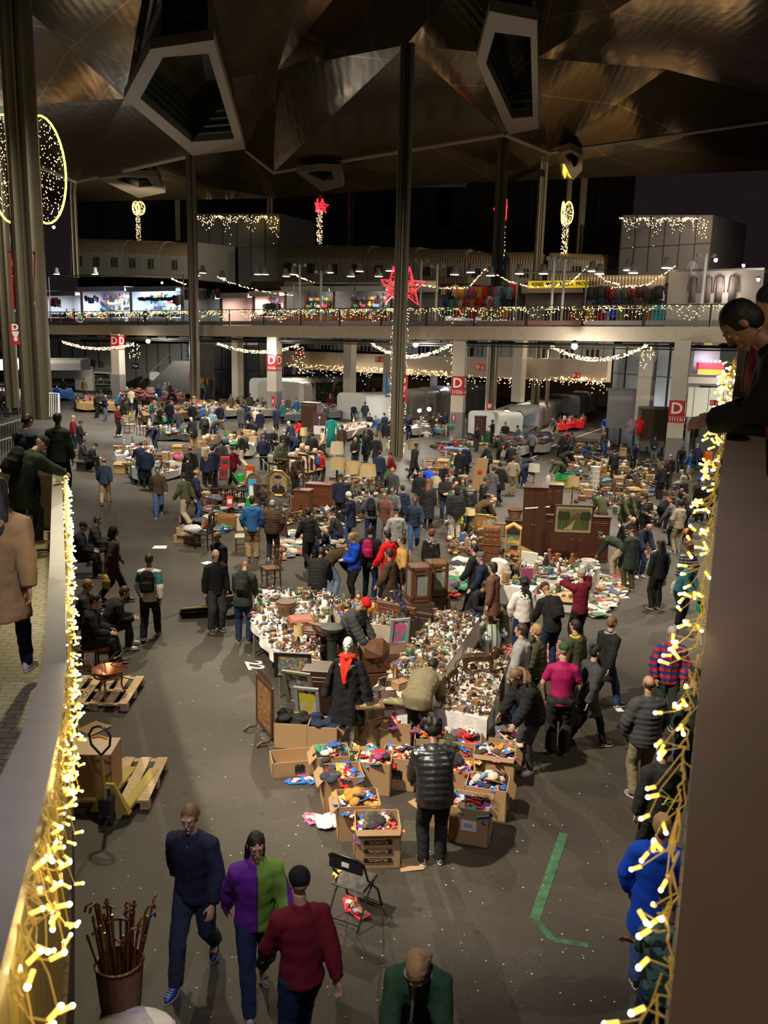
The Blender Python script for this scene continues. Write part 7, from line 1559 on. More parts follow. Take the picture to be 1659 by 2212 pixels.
for (px,py,c,lab) in [(634,1604,'k','heap of black clothes filling the leftmost cardboard box'),(699,1612,'n','heap of dark clothes in the box under the gown')]:
    g=G(px,py)+V((0,0,.36)); b=B()
    for i in range(12): b.ball((R.uniform(-.19,.19),R.uniform(-.15,.15),R.uniform(-.02,.1)),(R.uniform(.07,.14),R.uniform(.06,.12),.05),n=9,k=6)
    link('clothes_heap',remesh(b,.014,2,'heap',fold(.02,9)),None,g,label=lab,cat='clothes',kind='stuff').material_slots[0].material=cloth(C[c])
# loose packs on the ground
for px,py,yw in [(650,1668,20),(668,1685,50),(640,1688,100),(672,1770,30),(690,1768,70),(622,1975,20),(640,1968,75),(758,1955,10),(775,1972,40),(748,1892,80),(1080,1742,30),(1072,1755,70),(800,1612,20),(745,1608,80),(925,1756,15),(765,1610,5),(1075,1735,120)]:
    item('packet',G(px,py,.01),rad(yw),1.25,'loose sock packet dropped on the floor near the cardboard boxes','loose sock packets on the floor')
for px,py,w_,lab in [(908,1736,.3,'torn orange brown cardboard scrap left of the leather jacket'),(885,1868,.3,'pale flat cardboard scrap by the nearest box'),(772,1612,.36,'torn cardboard scrap by the mannequin foot'),(645,0,0,'')][:3]+[(202,1573,.42,'pale square of cardboard on the floor near the left wall'),(345,1182,.42,'white sheet of paper on the floor left of the bald man'),(1350,1262,.3,'white paper scrap right of the book heap'),(1343,1289,.35,'cream paper scrap on the floor right of the dark coated man'),(1338,1534,.15,'small white paper scrap on the floor at the right'),(447,1216,.3,'white paper on the floor by the blurred black figure')]:
    g=G(px,py,.006); B().slab([(-w_/2,-w_*.4,0),(w_/2,-w_*.45,0),(w_*.46,w_*.4,0),(-w_*.4,w_*.42,0)],(0,0,.006)).obj('cardboard_scrap',m_cardi if 'card' in lab else mat('paper_w',(.75,.74,.7)),None,loc=g,rz=R.uniform(0,3),label=lab,cat='scrap')
b=B(); rr=random.Random(9)
for k in range(600):
    p=G(rr.uniform(200,1500),rr.uniform(960,2200),.004); r_=rr.uniform(.004,.012)*(1+p.y*.02); b.add([p+V((r_*cos(q),r_*sin(q),0)) for q in(0,1.7,3.2,4.9)],[(0,1,2,3)])
b.obj('litter',mat('litter',(.5,.47,.4),.8,ns=2,na=.4),None,label='tiny scraps of litter strewn over the market floor',cat='litter',kind='stuff')
# ---- tables
def table(q,h,col,lab,skirt=.55,legs=True):
    P4=quadpts(q,h); c=sum(P4,V())/4; g=V((c.x,c.y,gz(c.x,c.y)))
    t=thing('trestle_table','trestle table under '+lab,'table',g); L4=[p-g for p in P4]
    B().slab([p-V((0,0,.012)) for p in L4],(0,0,-.03)).obj('tabletop',mat('ply',(.25,.16,.08),.6),t)
    for p in L4:
        p2=p*.93; zz=gz(g.x+p2.x,g.y+p2.y)-g.z; B().tube([(p2.x,p2.y,zz),(p2.x,p2.y,p.z-.04)],.02,n=6).obj('leg',m_railg,t)
    if col:
        b=B(); n=14; ring=[]; c0=sum(L4,V())/4
        for i in range(4):
            for k in range(n): ring.append(L4[i].lerp(L4[(i+1)%4],k/n))
        N_=len(ring); top=[p.copy() for p in ring]; r2=[]; r3=[]
        for i,p in enumerate(ring):
            o=(p-c0); o.z=0; o=o.normalized(); r2.append(p+o*(.02+.015*sin(i*1.9))-V((0,0,skirt*.5))); r3.append(p+o*(.03+.045*sin(i*1.3))-V((0,0,skirt*(1+.12*sin(i*.7)))))
        vs=top+r2+r3; fs=[tuple(range(N_))]+[(i,(i+1)%N_,N_+(i+1)%N_,N_+i) for i in range(N_)]+[(N_+i,N_+(i+1)%N_,2*N_+(i+1)%N_,2*N_+i) for i in range(N_)]
        b.add(vs,fs); b.obj('tablecloth',cloth(col,.8,.5),None,True,loc=g,label=lab,cat='tablecloth')
WC=(.62,.60,.56)
A1=[(555,1272),(722,1278),(706,1345),(543,1338)]; table(A1,.75,WC,'white cloth of the far end of the long left display table',.16)
A2=[(543,1341),(692,1348),(690,1432),(602,1424)]; table(A2,.75,WC,'white cloth of the near end of the long left display table',.16)
A3=[(706,1292),(872,1302),(862,1352),(742,1345)]; table(A3,.72,(.45,.38,.28),'beige cloth of the back table before the woman in blue')
A4=[(945,1318),(1036,1334),(930,1490),(838,1452)]; table(A4,.78,WC,'white cloth of the long diagonal table below the glass cabinets')
A5=[(832,1462),(898,1478),(880,1528),(788,1500)]; table(A5,.70,WC,'white cloth of the small table holding framed pictures')
A6=[(1012,1398),(1098,1428),(1052,1556),(938,1528)]; table(A6,.72,WC,'white cloth of the table with the bronze lion')
A7=[(1165,1206),(1296,1222),(1268,1262),(1150,1246)]; table(A7,.6,WC,'white cloth heaped with plates before the dark headboard')
A8=[(1140,1234),(1275,1254),(1240,1296),(1128,1280)]; table(A8,.35,WC,'bright white low table at the book spread on the right')
A9=[(1062,1214),(1192,1238),(1150,1276),(1030,1252)]; table(A9,.5,WC,'white cloth beside the yellow toy house')
scatter(A1,.75,150,MXD+FLT,'on the far left white table',.7); scatter(A2,.75,190,BR+TO+FLT*2,'on the near left white table',.55)
scatter(A3,.72,120,TR+TO,'on the beige back table',.75); scatter(A4,.78,330,BR+TR+FLT+[('book',3)],'on the long diagonal white table',.55)
scatter(A5,.70,8,[('book',3),('photo_frame',1),('small_box',2)],'on the small picture table'); scatter(A6,.72,330,BR+FLT*3,'on the lion table',.5)
scatter(A7,.6,80,GL,'on the plate table',1.3); scatter(A8,.35,70,GL+BK+TO,'on the bright low white table',1.1); scatter(A9,.5,60,TR+GL,'on the table by the toy house',1.2)
# ground spreads
GS=[([(1200,1232),(1350,1250),(1345,1290),(1240,1290)],190,BKM,'spread on the floor at the right book display',1.3,0),([(1240,1290),(1325,1290),(1305,1338),(1245,1318)],130,BKM,'in the front heap of the right book display',1.3,0),
([(640,1092),(790,1072),(840,1112),(700,1160)],120,GL+[('figurine',2)],'in the glassware heap left of centre',1.4,.05),([(590,1155),(742,1135),(738,1180),(600,1210)],90,BK,'spread on the floor at the left book display',1.5,0),
([(430,1060),(560,1048),(575,1100),(440,1110)],90,TO+HOME,'in the cluttered rows at the left of the middle stall',1.4,0),([(430,1112),(575,1102),(520,1150),(425,1150)],70,TO+CLO,'in front of the brown box on the left',1.4,0),
([(560,1100),(700,1080),(640,1140),(580,1150)],60,TR,'at the feet of the old chairs',1.4,0),([(1030,1372),(1090,1380),(1075,1400),(1015,1395)],26,BR,'around the statues behind the lion table',1.5,0),
([(1220,985),(1370,1000),(1420,1060),(1240,1090)],170,HOME+TR,'in the large spread behind the landscape painting',1.6,.1),([(1240,985),(1300,975),(1310,1000),(1230,1010)],50,CLO+TO,'in the white heap by the kneeling buyers',1.6,.1),
([(1370,1000),(1440,990),(1440,1075),(1390,1070)],80,HOME+BK,'in front of the grey kiosk column',1.6,0),([(1250,1060),(1400,1050),(1390,1110),(1300,1120)],90,TO+HOME,'in the red and white heap at the right',1.6,.1),
([(1245,965),(1320,958),(1320,980),(1235,978)],40,CLO+HOME,'before the grey kiosk with jumpers',1.6,0),([(1340,1110),(1440,1090),(1430,1140),(1350,1160)],50,CLO+TR,'at the far right clothes spread',1.5,0),
([(960,1130),(1060,1100),(1080,1180),(975,1230)],110,TR+HOME,'between the framed pictures and the orange drawers',1.5,.05),([(880,1015),(1000,985),(1040,1010),(900,1060)],90,HOME+TR,'around the base of the central pillar at the right',1.6,.05),
([(690,1040),(840,1010),(860,1060),(740,1090)],90,TR+HOME,'between the lamps and the central pillar',1.5,.05),([(930,965),(1050,930),(1080,960),(960,985)],70,HOME+CLO,'on the stall with white posts right of the central pillar',1.6,.1),
([(1110,1175),(1160,1190),(1120,1225),(1085,1205)],30,TO,'around the yellow toy house',1.3,0),([(950,1240),(1010,1215),(1015,1270),(960,1300)],40,CLO,'in the clothes heap behind the glass cabinets',1.6,.1)]
for q,n,mx,ds,sc,hp in GS: scatter(q,.02,n,mx,ds,sc,heap=hp)
# far low tables with goods
FT=[([(245,962),(332,963),(332,978),(250,984)],26,TO,WC,'far left table beside the bent shopper','on the far left white table'),([(275,985),(335,982),(345,1005),(285,1010)],30,TR,(.35,.45,.40),'pale green cloth table at the left island','on the pale green table'),([(325,975),(405,985),(400,1000),(330,992)],18,HOME,WC,'white plank table with a cream box','on the plank table with the cream box'),
([(350,1000),(420,988),(420,1008),(345,1022)],40,BR,WC,'low white table heaped with metalware','on the low metalware table'),([(320,923),(415,930),(410,940),(330,938)],60,GL,(.05,.05,.05),'low dark table covered with glassware at the left','on the glassware table'),
([(440,953),(560,940),(548,962),(435,968)],60,HOME,WC,'long white table left of the wardrobe','on the long white table left of the wardrobe'),([(265,838),(400,846),(400,862),(262,852)],50,CLO+HOME,(.25,.05,.07),'red clothed table behind the leftmost column','on the red clothed table'),
([(400,868),(600,866),(600,884),(400,888)],80,CLO+HOME,(.4,.38,.34),'long pale table of clothes behind the crowd at left','on the long pale clothes table'),([(610,880),(740,872),(740,888),(615,896)],60,TO+GL,(.15,.15,.16),'dark table before the open kiosk row','on the table before the open kiosk row'),
([(880,912),(955,905),(960,918),(885,926)],40,TO+GL,WC,'white table under the blazing lamps','on the table under the blazing lamps'),([(1075,945),(1185,938),(1190,958),(1085,972)],90,CLO,(.35,.33,.3),'table buried in clothes before the long kiosk row','on the table of heaped clothes'),
([(1205,905),(1268,898),(1260,912),(1200,918)],30,TR,(.65,.01,.02),'red cloth of the long table before the last kiosks','on the red clothed table at right'),([(160,860),(250,862),(250,872),(165,870)],36,CLO+HOME,(.3,.2,.09),'box table of the far left stall','on the far left box table'),
([(105,838),(155,838),(158,848),(105,850)],14,CLO,(.01,.10,.38),'blue cloth of the far left stall','on the blue clothed stall'),([(590,985),(690,975),(700,990),(600,1000)],40,HOME,WC,'white table behind the row of old chairs','on the table behind the old chairs'),([(300,880),(420,872),(430,888),(310,898)],50,TR+HOME,(.2,.12,.06),'brown table in the midst of the far left crowd','on the brown table in the left crowd'),
([(1300,1005),(1365,1012),(1350,1030),(1290,1022)],30,HOME,(.3,.2,.1),'low table in the right spread','on the low table in the right spread'),([(700,925),(800,905),(810,918),(715,940)],50,CLO+TO,(.3,.28,.26),'pale table right of the teal dress','on the table right of the teal dress')]
for q,n,mx,col,tl,ds in FT: h=.72 if 'low' not in tl else .4; table(q,h,col,tl,.5 if h>.5 else .3); scatter(q,h,n,mx,ds,1.9)
for p,gd,kl in KG: item(R.choice(['bottle','jar','camera','book','small_box','vase','teapot']),p,R.uniform(0,6),1.7,'item on the shelves of '+' '.join(kl.split()[:10]),'shelf goods in the '+kl)
# goods on upper counters and kiosk shelves
for x0,x1,n,desc in [(-20,76,16,'on the green canopied upper stall'),(108,172,16,'on the red counter upstairs'),(184,278,30,'on the brightest upper stall'),(290,388,30,'on the blue-white upper stall'),(552,612,14,'in the pink lit stall'),(622,716,22,'on the left orange cloth upstairs'),(726,838,26,'on the right orange cloth upstairs'),(964,1112,26,'on the floor of the hat stall')]:
    for i in range(n):
        q=dq(x0+(x1-x0)*(i+.5)/n,R.choice((3.3,3.8,4.2)),.86 if x0<960 else 0); k=R.choice(['handbag','shoe_box','plush_toy','handbag']); item(k,q,R.uniform(0,6),1.7,k.replace('_',' ')+' displayed '+desc,k+' '+desc)
for x0,x1,n in [(184,278,4),(290,388,4),(552,612,2),(622,716,3),(726,838,3)]:
    for r_ in range(n):
        for i in range(12):
            q=dq(x0+(x1-x0)*(i+.5+R.uniform(-.3,.3))/12,6.6,1.1+.6*r_); k=R.choice(['handbag','shoe_box','plush_toy']); item(k,q,R.uniform(0,6),1.8,k.replace('_',' ')+' on the back wall of upper stall number '+{184:'three',290:'four',552:'seven',622:'eight',726:'nine'}[x0],'back wall goods %d %s'%(x0,k))
# ================================================================ FURNITURE AND SINGLE PIECES
W1=(.16,.065,.025); W2=(.09,.035,.015); W3=(.30,.14,.05); W4=(.42,.26,.10)
def chair(px,py,yaw,c,lab,h=.95,seat=(.45,.38,.25),style='slat',sc=1.,at_=None):
    t=thing('wooden_chair' if c!='k' else 'black_chair',lab,'chair',at_ or G(px,py),rad(yaw),sc=sc); m_=wood(c) if c!='k' else mat('black_paint',(.012,.012,.012),.4)
    B().box((0,0,.45),(.44,.42,.045),bev=.015).obj('seat',cloth(seat) if seat else m_,t)
    for sx in(-1,1):
        B().tube([(sx*.17,-.17,0),(sx*.19,-.19,.44)],[.018,.024],n=6).obj('leg',m_,t); B().tube([(sx*.19,.2,0),(sx*.19,.18,.45),(sx*.18,.25,h)],[.018,.024,.018],n=6).obj('leg',m_,t)
    b=B(); b.box((0,.245,h-.03),(.42,.03,.09),bev=.01)
    if style=='slat':
        b.box((0,.21,.68),(.12,.02,.42))
    elif style=='pad': b.box((0,.22,.72),(.34,.04,.36),bev=.015)
    else:
        for x in(-.12,-.04,.04,.12): b.box((x,.215,.68),(.025,.015,.42))
    b.obj('backrest',m_ if style!='pad' else cloth(seat or (.3,.1,.04)),t)
    B().tube([(-.19,-.18,.2),(-.19,.19,.22)],.01,n=5).tube([(.19,-.18,.2),(.19,.19,.22)],.01,n=5).tube([(-.19,0,.21),(.19,0,.21)],.01,n=5).obj('stretcher',m_,t); return t
chair(280,934,150,W3,'open chair with cream seat and back in front of the left crowd',seat=(.6,.52,.36),style='pad',sc=1.15); chair(306,938,170,W1,'red-brown chair with white seat next to the glassware table',seat=(.65,.62,.55),sc=1.15)
chair(450,1050,10,W3,'carved red-brown armchair seen from behind near the black tables',1.0,(.16,.05,.02),'pad',1.2); chair(440,1185,-100,'k','slim black metal chair beside the wooden crates',.98,None,'slat',1.1)
chair(525,1192,10,W1,'dark red chair with pale seat left of the blue jacketed man',1.0,(.45,.40,.3),'pad',1.1)
for i,(px,py) in enumerate([(620,1060),(640,1052),(662,1045),(680,1040),(600,1070)]): chair(px,py,150,W2,'tall backed dark chair, %s of five in the row behind the portrait'%['second from left','third from left','second from right','rightmost','leftmost'][i],1.12,(.32,.20,.08),'slat',1.25)
chair(772,918,160,W3,'round backed chair behind the seated man in black',.95,None,'rungs',1.2); chair(1335,1090,60,W3,'wooden chair draped with black cloth behind the landscape painting',1.0,None,'rungs',1.15); chair(1395,1232,20,W3,'round topped wooden side chair at the right book spread',.9,None,'rungs')
chair(585,1262,-60,W3,'toppled red brown folding chair behind the left display table',.9,None,'rungs')
# folding chair in the foreground
t=thing('folding_chair','black metal folding chair standing alone in the foreground','chair',G(765,1975),rad(155)); mk=mat('black_paint',(.012,.012,.012),.35)
B().box((0,0,.44),(.40,.38,.035),bev=.014).obj('seat',mat('vinyl_black',(.014,.014,.015),.35,bump=.2,bs=9),t); B().box((0,.22,.76),(.40,.03,.17),bev=.012).obj('backrest',mat('vinyl_black',(.014,.014,.015)),t); B().box((0,.24,.76),(.09,.006,.05)).obj('sticker',mat('paper_w',(.75,.74,.7)),t)
B().tube([(-.22,-.26,.02),(-.22,-.14,.3),(-.21,.1,.55),(-.21,.22,.82),(-.15,.235,.86),(.15,.235,.86),(.21,.22,.82),(.21,.1,.55),(.22,-.14,.3),(.22,-.26,.02)],.013,n=8).obj('front_frame',mk,t,smooth=True)
B().tube([(-.19,.30,.02),(-.19,.1,.3),(-.19,-.12,.46)],.012,n=8).tube([(.19,.30,.02),(.19,.1,.3),(.19,-.12,.46)],.012,n=8).tube([(-.22,-.26,.02),(.22,-.26,.02)],.013,n=8).tube([(-.19,.26,.09),(.19,.26,.09)],.009,n=6).obj('rear_frame',mk,t,smooth=True)
def cabinet(px,py,yaw,w_,d,h,c,lab,doors=2,drawers=0,glass=False,base=0,crown=True,at_=None,name='cabinet'):
    t=thing(name,lab,name.replace('_',' '),at_ or G(px,py),rad(yaw)); m_=wood(c); b=B()
    if glass:
        for sx in(-1,1):
            for sy in(-1,1): b.box((sx*(w_/2-.03),sy*(d/2-.03),h/2),(.06,.06,h))
        b.box((0,0,.06),(w_,d,.12),bev=.015); b.box((0,0,h-.05),(w_,d,.1),bev=.015); b.box((0,d/2-.01,h/2),(w_-.1,.02,h-.2)); b.obj('carcass',m_,t)
        B().box((0,-d/2+.02,h/2),(w_-.12,.006,h-.24)).box((-w_/2+.02,0,h/2),(.006,d-.12,h-.24)).box((w_/2-.02,0,h/2),(.006,d-.12,h-.24)).obj('glass_pane',mat('pane_glass',(.5,.52,.5),.05,al=.25),t)
        B().box((0,0,h*.5),(w_-.1,d-.1,.012)).obj('shelf',m_,t); b=B()
        for x in(-w_/2+.07,w_/2-.07): b.box((x,-d/2-.01,h/2),(.05,.02,h-.22))
        for z in(.14,h-.14): b.box((0,-d/2-.01,z),(w_-.1,.02,.05))
        b.obj('door',m_,t)
    else:
        b.box((0,0,h/2),(w_,d,h),bev=.01); b.box((0,0,.04),(w_+.03,d+.03,.08)); b.obj('carcass',m_,t)
        if crown: B().box((0,0,h+.02),(w_+.09,d+.07,.06),bev=.015).box((0,0,h-.05),(w_+.04,d+.04,.04)).obj('crown',m_,t)
        for i in range(doors):
            x=-w_/2+w_*(i+.5)/doors; z0=h*.06 if not drawers else h*.45; dr=B(); hh=h-z0-.1; dr.box((x,-d/2-.012,z0+hh/2),(w_/doors-.05,.025,hh),bev=.008); dr.box((x,-d/2-.03,z0+hh/2),(w_/doors-.17,.012,hh-.14),bev=.005); o=dr.obj('door',m_,t); B().ball((x+(w_/doors*.38)*(1 if i==0 else -1),-d/2-.05,z0+hh*.5),.016,n=8,k=5).obj('knob',m_brassk,o)
        for i in range(drawers):
            z=(h*.42 if doors else h-.06)*(i+.5)/drawers+.04; hh=(h*.42 if doors else h-.06)/drawers-.03; dr=B(); dr.box((0,-d/2-.012,z),(w_-.06,.025,hh),bev=.008); o=dr.obj('drawer',m_,t)
            b2=B(); [b2.ball((sx*w_*.25,-d/2-.035,z),.016,n=8,k=5) for sx in(-1,1)]; b2.obj('knob',m_brassk,o)
    return t
m_brassk=mat('brass_knob',(.5,.35,.12),.35,.9)
cabinet(690,1442,-12,1.0,.55,.85,(.13,.04,.015),'carved dark red chest with bowed drawers behind the iron pedestal',0,4,name='chest_of_drawers',crown=False)
cabinet(703,1545,-6,.75,.5,.9,(.06,.018,.01),'dark polished cabinet just left of the black gown mannequin',1,0,crown=False)
cabinet(900,1365,16,.62,.6,.75,(.12,.06,.03),'old sideboard under the nearer glass cabinet',1,0,crown=False); G1=G(900,1365); cabinet(0,0,16,.46,.46,.82,(.20,.07,.03),'nearer glass display cabinet standing on the old sideboard',glass=True,at_=G1+V((0,0,.76)),name='display_cabinet')
cabinet(938,1345,16,.55,.6,.70,(.11,.05,.025),'old sideboard under the farther glass cabinet',1,0,crown=False); G2=G(938,1345); cabinet(0,0,16,.44,.5,.80,(.26,.11,.04),'farther glass display cabinet with orange side on a sideboard',glass=True,at_=G2+V((0,0,.71)),name='display_cabinet')
cabinet(1148,1208,-8,.72,.5,2.35,(.10,.03,.015),'tall dark wardrobe tied with white tape, nearer of the two',2,0,name='wardrobe'); cabinet(1186,1194,-8,.62,.45,2.3,(.11,.035,.015),'dark glazed bookcase standing close behind the taped wardrobe',2,0,name='wardrobe')
g=G(1150,1208); B().tube([g+V((x,y,1.75+.12*x)) for x,y in((-.38,-.27),(.38,-.33),(.38,.25))],[(.006,.02)]*3,n=4).obj('packing_tape',m_signw,None,label='white tape tied round the tall dark wardrobe',cat='tape')
cabinet(672,932,-25,1.3,.7,2.1,(.10,.04,.018),'big dark open wardrobe with pale carved top right of the second column',1,0,name='wardrobe')
cabinet(1035,968,-20,.7,.5,2.2,(.09,.03,.015),'tall arched clock case in front of the third column',1,0,name='clock_case'); cabinet(1240,1210,-3,2.1,.16,1.45,(.13,.035,.015),'broad dark red headboard behind the plate table',2,0,name='headboard')
cabinet(1060,1212,-12,.55,.45,.55,(.28,.09,.03),'orange brown chest of drawers, lower of the stacked pair',0,2,name='chest_of_drawers'); cabinet(0,0,-12,.5,.42,.5,(.34,.12,.04),'orange brown chest stacked on top beside the yellow toy house',0,3,at_=G(1060,1212)+V((0,0,.62)),crown=False,name='chest_of_drawers')
cabinet(690,1098,-14,1.0,.5,.95,(.22,.06,.02),'red-brown chest at the feet of the lamps',1,1,name='chest_of_drawers'); cabinet(655,1110,-14,.6,.5,.9,(.25,.08,.03),'narrow red-brown cabinet below the old chairs',1,0); cabinet(735,1082,-10,.8,.5,.7,(.02,.015,.012),'black cabinet below the lampshades',1,0)
cabinet(497,1140,-4,.75,.5,.45,(.40,.16,.04),'orange wooden box heaped with frames left of the blue jacketed man',0,1,crown=False,name='wooden_box'); cabinet(1285,1048,-10,.5,.45,.8,(.14,.07,.03),'small dark cabinet behind the taped wardrobe',1,0)
cabinet(855,1402,-30,.9,.12,1.0,(.20,.07,.03),'upright brown furniture panel right of the pink poster',1,0,crown=False,name='furniture_panel'); cabinet(905,1415,-25,.55,.1,.95,(.06,.035,.02),'dark carved panel leaning at the diagonal table',2,0,crown=False,name='carved_panel'); cabinet(1110,1152,-10,.6,.5,.5,(.06,.03,.02),'low dark cabinet under the round wicker basket',1,0); cabinet(835,1478,14,1.0,.6,.72,(.16,.06,.025),'brown wooden desk right of the mannequin',0,2,crown=False,name='desk')
def picture(px,py,w_,h,yaw,tilt,fc,lab,art,at_=None,hz=0,roll=0,oct_=False,fw=.06):
    p=at_ or G(px,py,hz); t=thing('framed_picture',lab,'picture',p); t.rotation_mode='XYZ'; t.rotation_euler=(rad(-tilt),rad(roll),rad(yaw)); b=B(); m_=wood(fc) if not isinstance(fc,str) else mat('gilt',(.42,.28,.07),.4,.6,ns=30,na=.4)
    if oct_:
        k=.3; pts=[(-w_/2+k*w_,0),(w_/2-k*w_,0),(w_/2,k*w_),(w_/2,h-k*w_),(w_/2-k*w_,h),(-w_/2+k*w_,h),(-w_/2,h-k*w_),(-w_/2,k*w_)]
        b.tube([V((x,0,z)) for x,z in pts+pts[:2]],fw*.6,n=5); b.obj('frame',m_,t); B().slab([V((x,0,z)) for x,z in pts],(0,.01,0)).obj('print',art,t)
    else:
        for z in(fw/2,h-fw/2): b.box((0,0,z),(w_,.04,fw),bev=.008)
        for x in(-w_/2+fw/2,w_/2-fw/2): b.box((x,0,h/2),(fw,.04,h-.01),bev=.008)
        b.obj('frame',m_,t); B().box((0,.005,h/2),(w_-fw*1.6,.012,h-fw*1.6)).obj('print',art,t)
    return t
def art(n,pal,s=9): return mat('art_'+n,(.3,.3,.3),.5,kind='blotch',s=s,pal=pal)
a_land=art('landscape',[(.03,.04,.015),(.06,.07,.02),(.12,.10,.04),(.03,.03,.02),(.10,.05,.02)],7); a_mos=art('mosaic',[(.25,.2,.1),(.4,.3,.1),(.3,.05,.03),(.05,.15,.3),(.1,.2,.08),(.3,.25,.15)],26); a_grey=art('greydraw',[(.35,.34,.28),(.25,.24,.2),(.45,.43,.36),(.12,.12,.1)],12); a_sep=art('sepia',[(.35,.28,.15),(.28,.22,.12),(.40,.33,.2)],5); a_mir=mat('mirror_glass',(.35,.36,.38),.08,.95); a_pal=art('pale',[(.5,.45,.33),(.45,.4,.28),(.3,.2,.12)],8); a_br=art('brownart',[(.10,.06,.03),(.16,.10,.05),(.07,.045,.025)],14); a_yel=art('yellowart',[(.6,.57,.45),(.55,.45,.05),(.5,.48,.4),(.06,.06,.05)],6)
PIC=[(1236,1153,.0,1.2,.92,-3,-4,W2,'big dark framed landscape painting with a path, leaning on the headboard',a_land,1.12),(633,1464,0,.66,.50,-4,-8,(.02,.015,.015),'black framed colourful mosaic picture left of the dark cabinet',a_mos,.5),(652,1520,0,.5,.72,-16,-22,(.4,.33,.2),'tilted framed grey drawing of pale branching figures',a_grey,.4),
(666,1548,0,.42,.6,-10,-15,(.5,.48,.42),'white and yellow abstract picture behind the cardboard boxes',a_yel,.25),(566,1098,0,.6,1.0,-8,-10,W3,'brown framed mirror left of the octagonal portrait',a_mir,.05),(1195,1195,0,.22,1.35,-15,-12,'g','narrow gilt framed mirror leaning on the wardrobe',a_mir,.0),
(608,1160+5,0,.5,.85,-20,-14,W2,'framed botanical picture leaning by the left chairs',a_br,.0),(1063,1165,0,.5,.9,-40,-14,'g','gilt frame with an oval print leaning left of the wardrobe',a_pal,.0),(1043,1145,0,.5,.6,-10,-10,'g','gilt framed picture with an orange figure',art('orangefig',[(.35,.3,.15),(.4,.12,.04),(.10,.2,.12)],8),.3),(1020,1140,0,.42,.55,-25,-10,W3,'small brown framed picture beside the orange figure one',a_sep,.3),
(1078,1160,0,.4,.5,-5,-5,W4,'plain yellowish panel left of the baskets',a_sep,.3),(296,1035,0,.45,.5,-5,-6,W3,'brown framed round print on the floor at the left island',a_pal,.0),(892,972,0,.6,.65,-8,-6,W4,'sepia portrait in a pale frame right of the central pillar',a_sep,.5),(835,1036,0,.5,.5,-5,-6,W3,'green and red printed board left of the blurred red person',art('greenp',[(.05,.2,.1),(.1,.25,.15),(.3,.1,.05)],10),.5),
(860,1392,0,.42,.6,20,-10,(.6,.58,.55),'pink and green modern print in a white mat',art('pinkp',[(.7,.12,.25),(.65,.12,.3),(.05,.35,.28),(.7,.65,.6)],6),.35),(430,1322,0,.9,.5,20,-60,'g','ornate gilt framed mirror lying tilted left of the bald man',a_mir,.0),(495,1300,0,.7,.5,40,-55,'g','ornate gilt frame lying beside the left display table',a_br,.25),(702,1372,0,.42,.36,-35,-40,W4,'framed banknote print tilted above the carved chest',art('note',[(.5,.5,.3),(.45,.47,.32)],5),.95),
(715,1200,0,.3,.4,0,-10,(.05,.03,.02),'little dark frame among the middle books',a_sep,.0),(1300,1030,0,.5,.6,-4,-8,'g','gilt framed figure picture in the right spread',art('gfig',[(.4,.32,.12),(.3,.22,.08),(.2,.12,.05)],10),.2),(795,1520,0,.45,.3,10,-80,W3,'wooden frame lying on the small picture table',a_sep,.72),(857,1508,0,.5,.3,-12,-85,W3,'second wooden frame lying on the small picture table',art('pt',[(.4,.3,.1),(.1,.25,.1),(.2,.1,.05)],10),.74)]
for px,py,_,w_,h,yw,tl,fc,lab,a_,hz in PIC:
    t=picture(px,py,w_,h,yw,tl,fc,lab,a_,hz=hz)
    if w_==1.2:
        B().box((0,-.012,.46),(1.1,.006,.80)).obj('mat_border',mat('mat_border',(.32,.25,.14),.7),t); b=B(); b.T=MT.Translation((0,-.02,0))
        b.add([(-.48,0,.13),(.48,0,.13),(.48,0,.55),(.1,0,.6),(-.2,0,.52),(-.48,0,.6)],[(0,1,2,3,4,5)],0); b.add([(-.48,0,.6),(-.2,0,.52),(.1,0,.6),(.48,0,.55),(.48,0,.79),(-.48,0,.79)],[(0,1,2,3,4,5)],1)
        b.add([(-.05,-.004,.6),(.1,-.004,.7),(.2,-.004,.64),(.34,-.004,.72),(.48,-.004,.6),(.48,-.004,.52),(.1,-.004,.52)],[(0,1,2,3,4,5,6)],2); b.add([(-.3,-.006,.13),(-.02,-.006,.13),(.0,-.006,.3),(.06,-.006,.45),(.03,-.006,.45),(-.08,-.006,.3)],[(0,1,2,3,4,5)],3)
        for x in(-.4,-.3,-.2,.28,.38,.44): b.tube([(x,-.006,.2),(x+.01,-.006,.6)],[(.01,.004),(.005,.004)],4,n=5); b.ball((x,-.008,.58),(.09,.006,.14),4,n=10,k=6)
        b.obj('painted_scene',[mat('pt_meadow',(.07,.08,.02),.5,ns=20,na=.7),mat('pt_sky',(.16,.13,.06),.5,ns=6,na=.4),mat('pt_hills',(.17,.06,.03),.5,ns=14,na=.5),mat('pt_path',(.35,.26,.12),.5,ns=14,na=.4),mat('pt_trees',(.02,.03,.012),.5,ns=30,na=.8)],t)
po=picture(602,1070,.75,1.0,-6,-10,'g','octagonal framed sepia portrait of a moustached sitter on the old chairs',a_sep,hz=.5,oct_=True,fw=.08)
B().ball((0,-.02,.62),(.13,.012,.17),n=14,k=8).obj('painted_face',mat('sepia_face',(.34,.27,.17),.6),po); B().ball((0,-.026,.75),(.14,.012,.08),n=12,k=6).obj('painted_hair',mat('sepia_dark',(.03,.025,.018),.6),po); B().add([(-.27,-.02,.1),(.27,-.02,.1),(.24,-.02,.35),(.06,-.02,.45),(-.06,-.02,.45),(-.24,-.02,.35)],[(0,1,2,3,4,5)]).add([(-.05,-.026,.44),(.05,-.026,.44),(0,-.026,.25)],[(0,1,2)],1).obj('painted_suit',[mat('sepia_dark',(.03,.025,.018)),mat('sepia_face',(.34,.27,.17))],po)
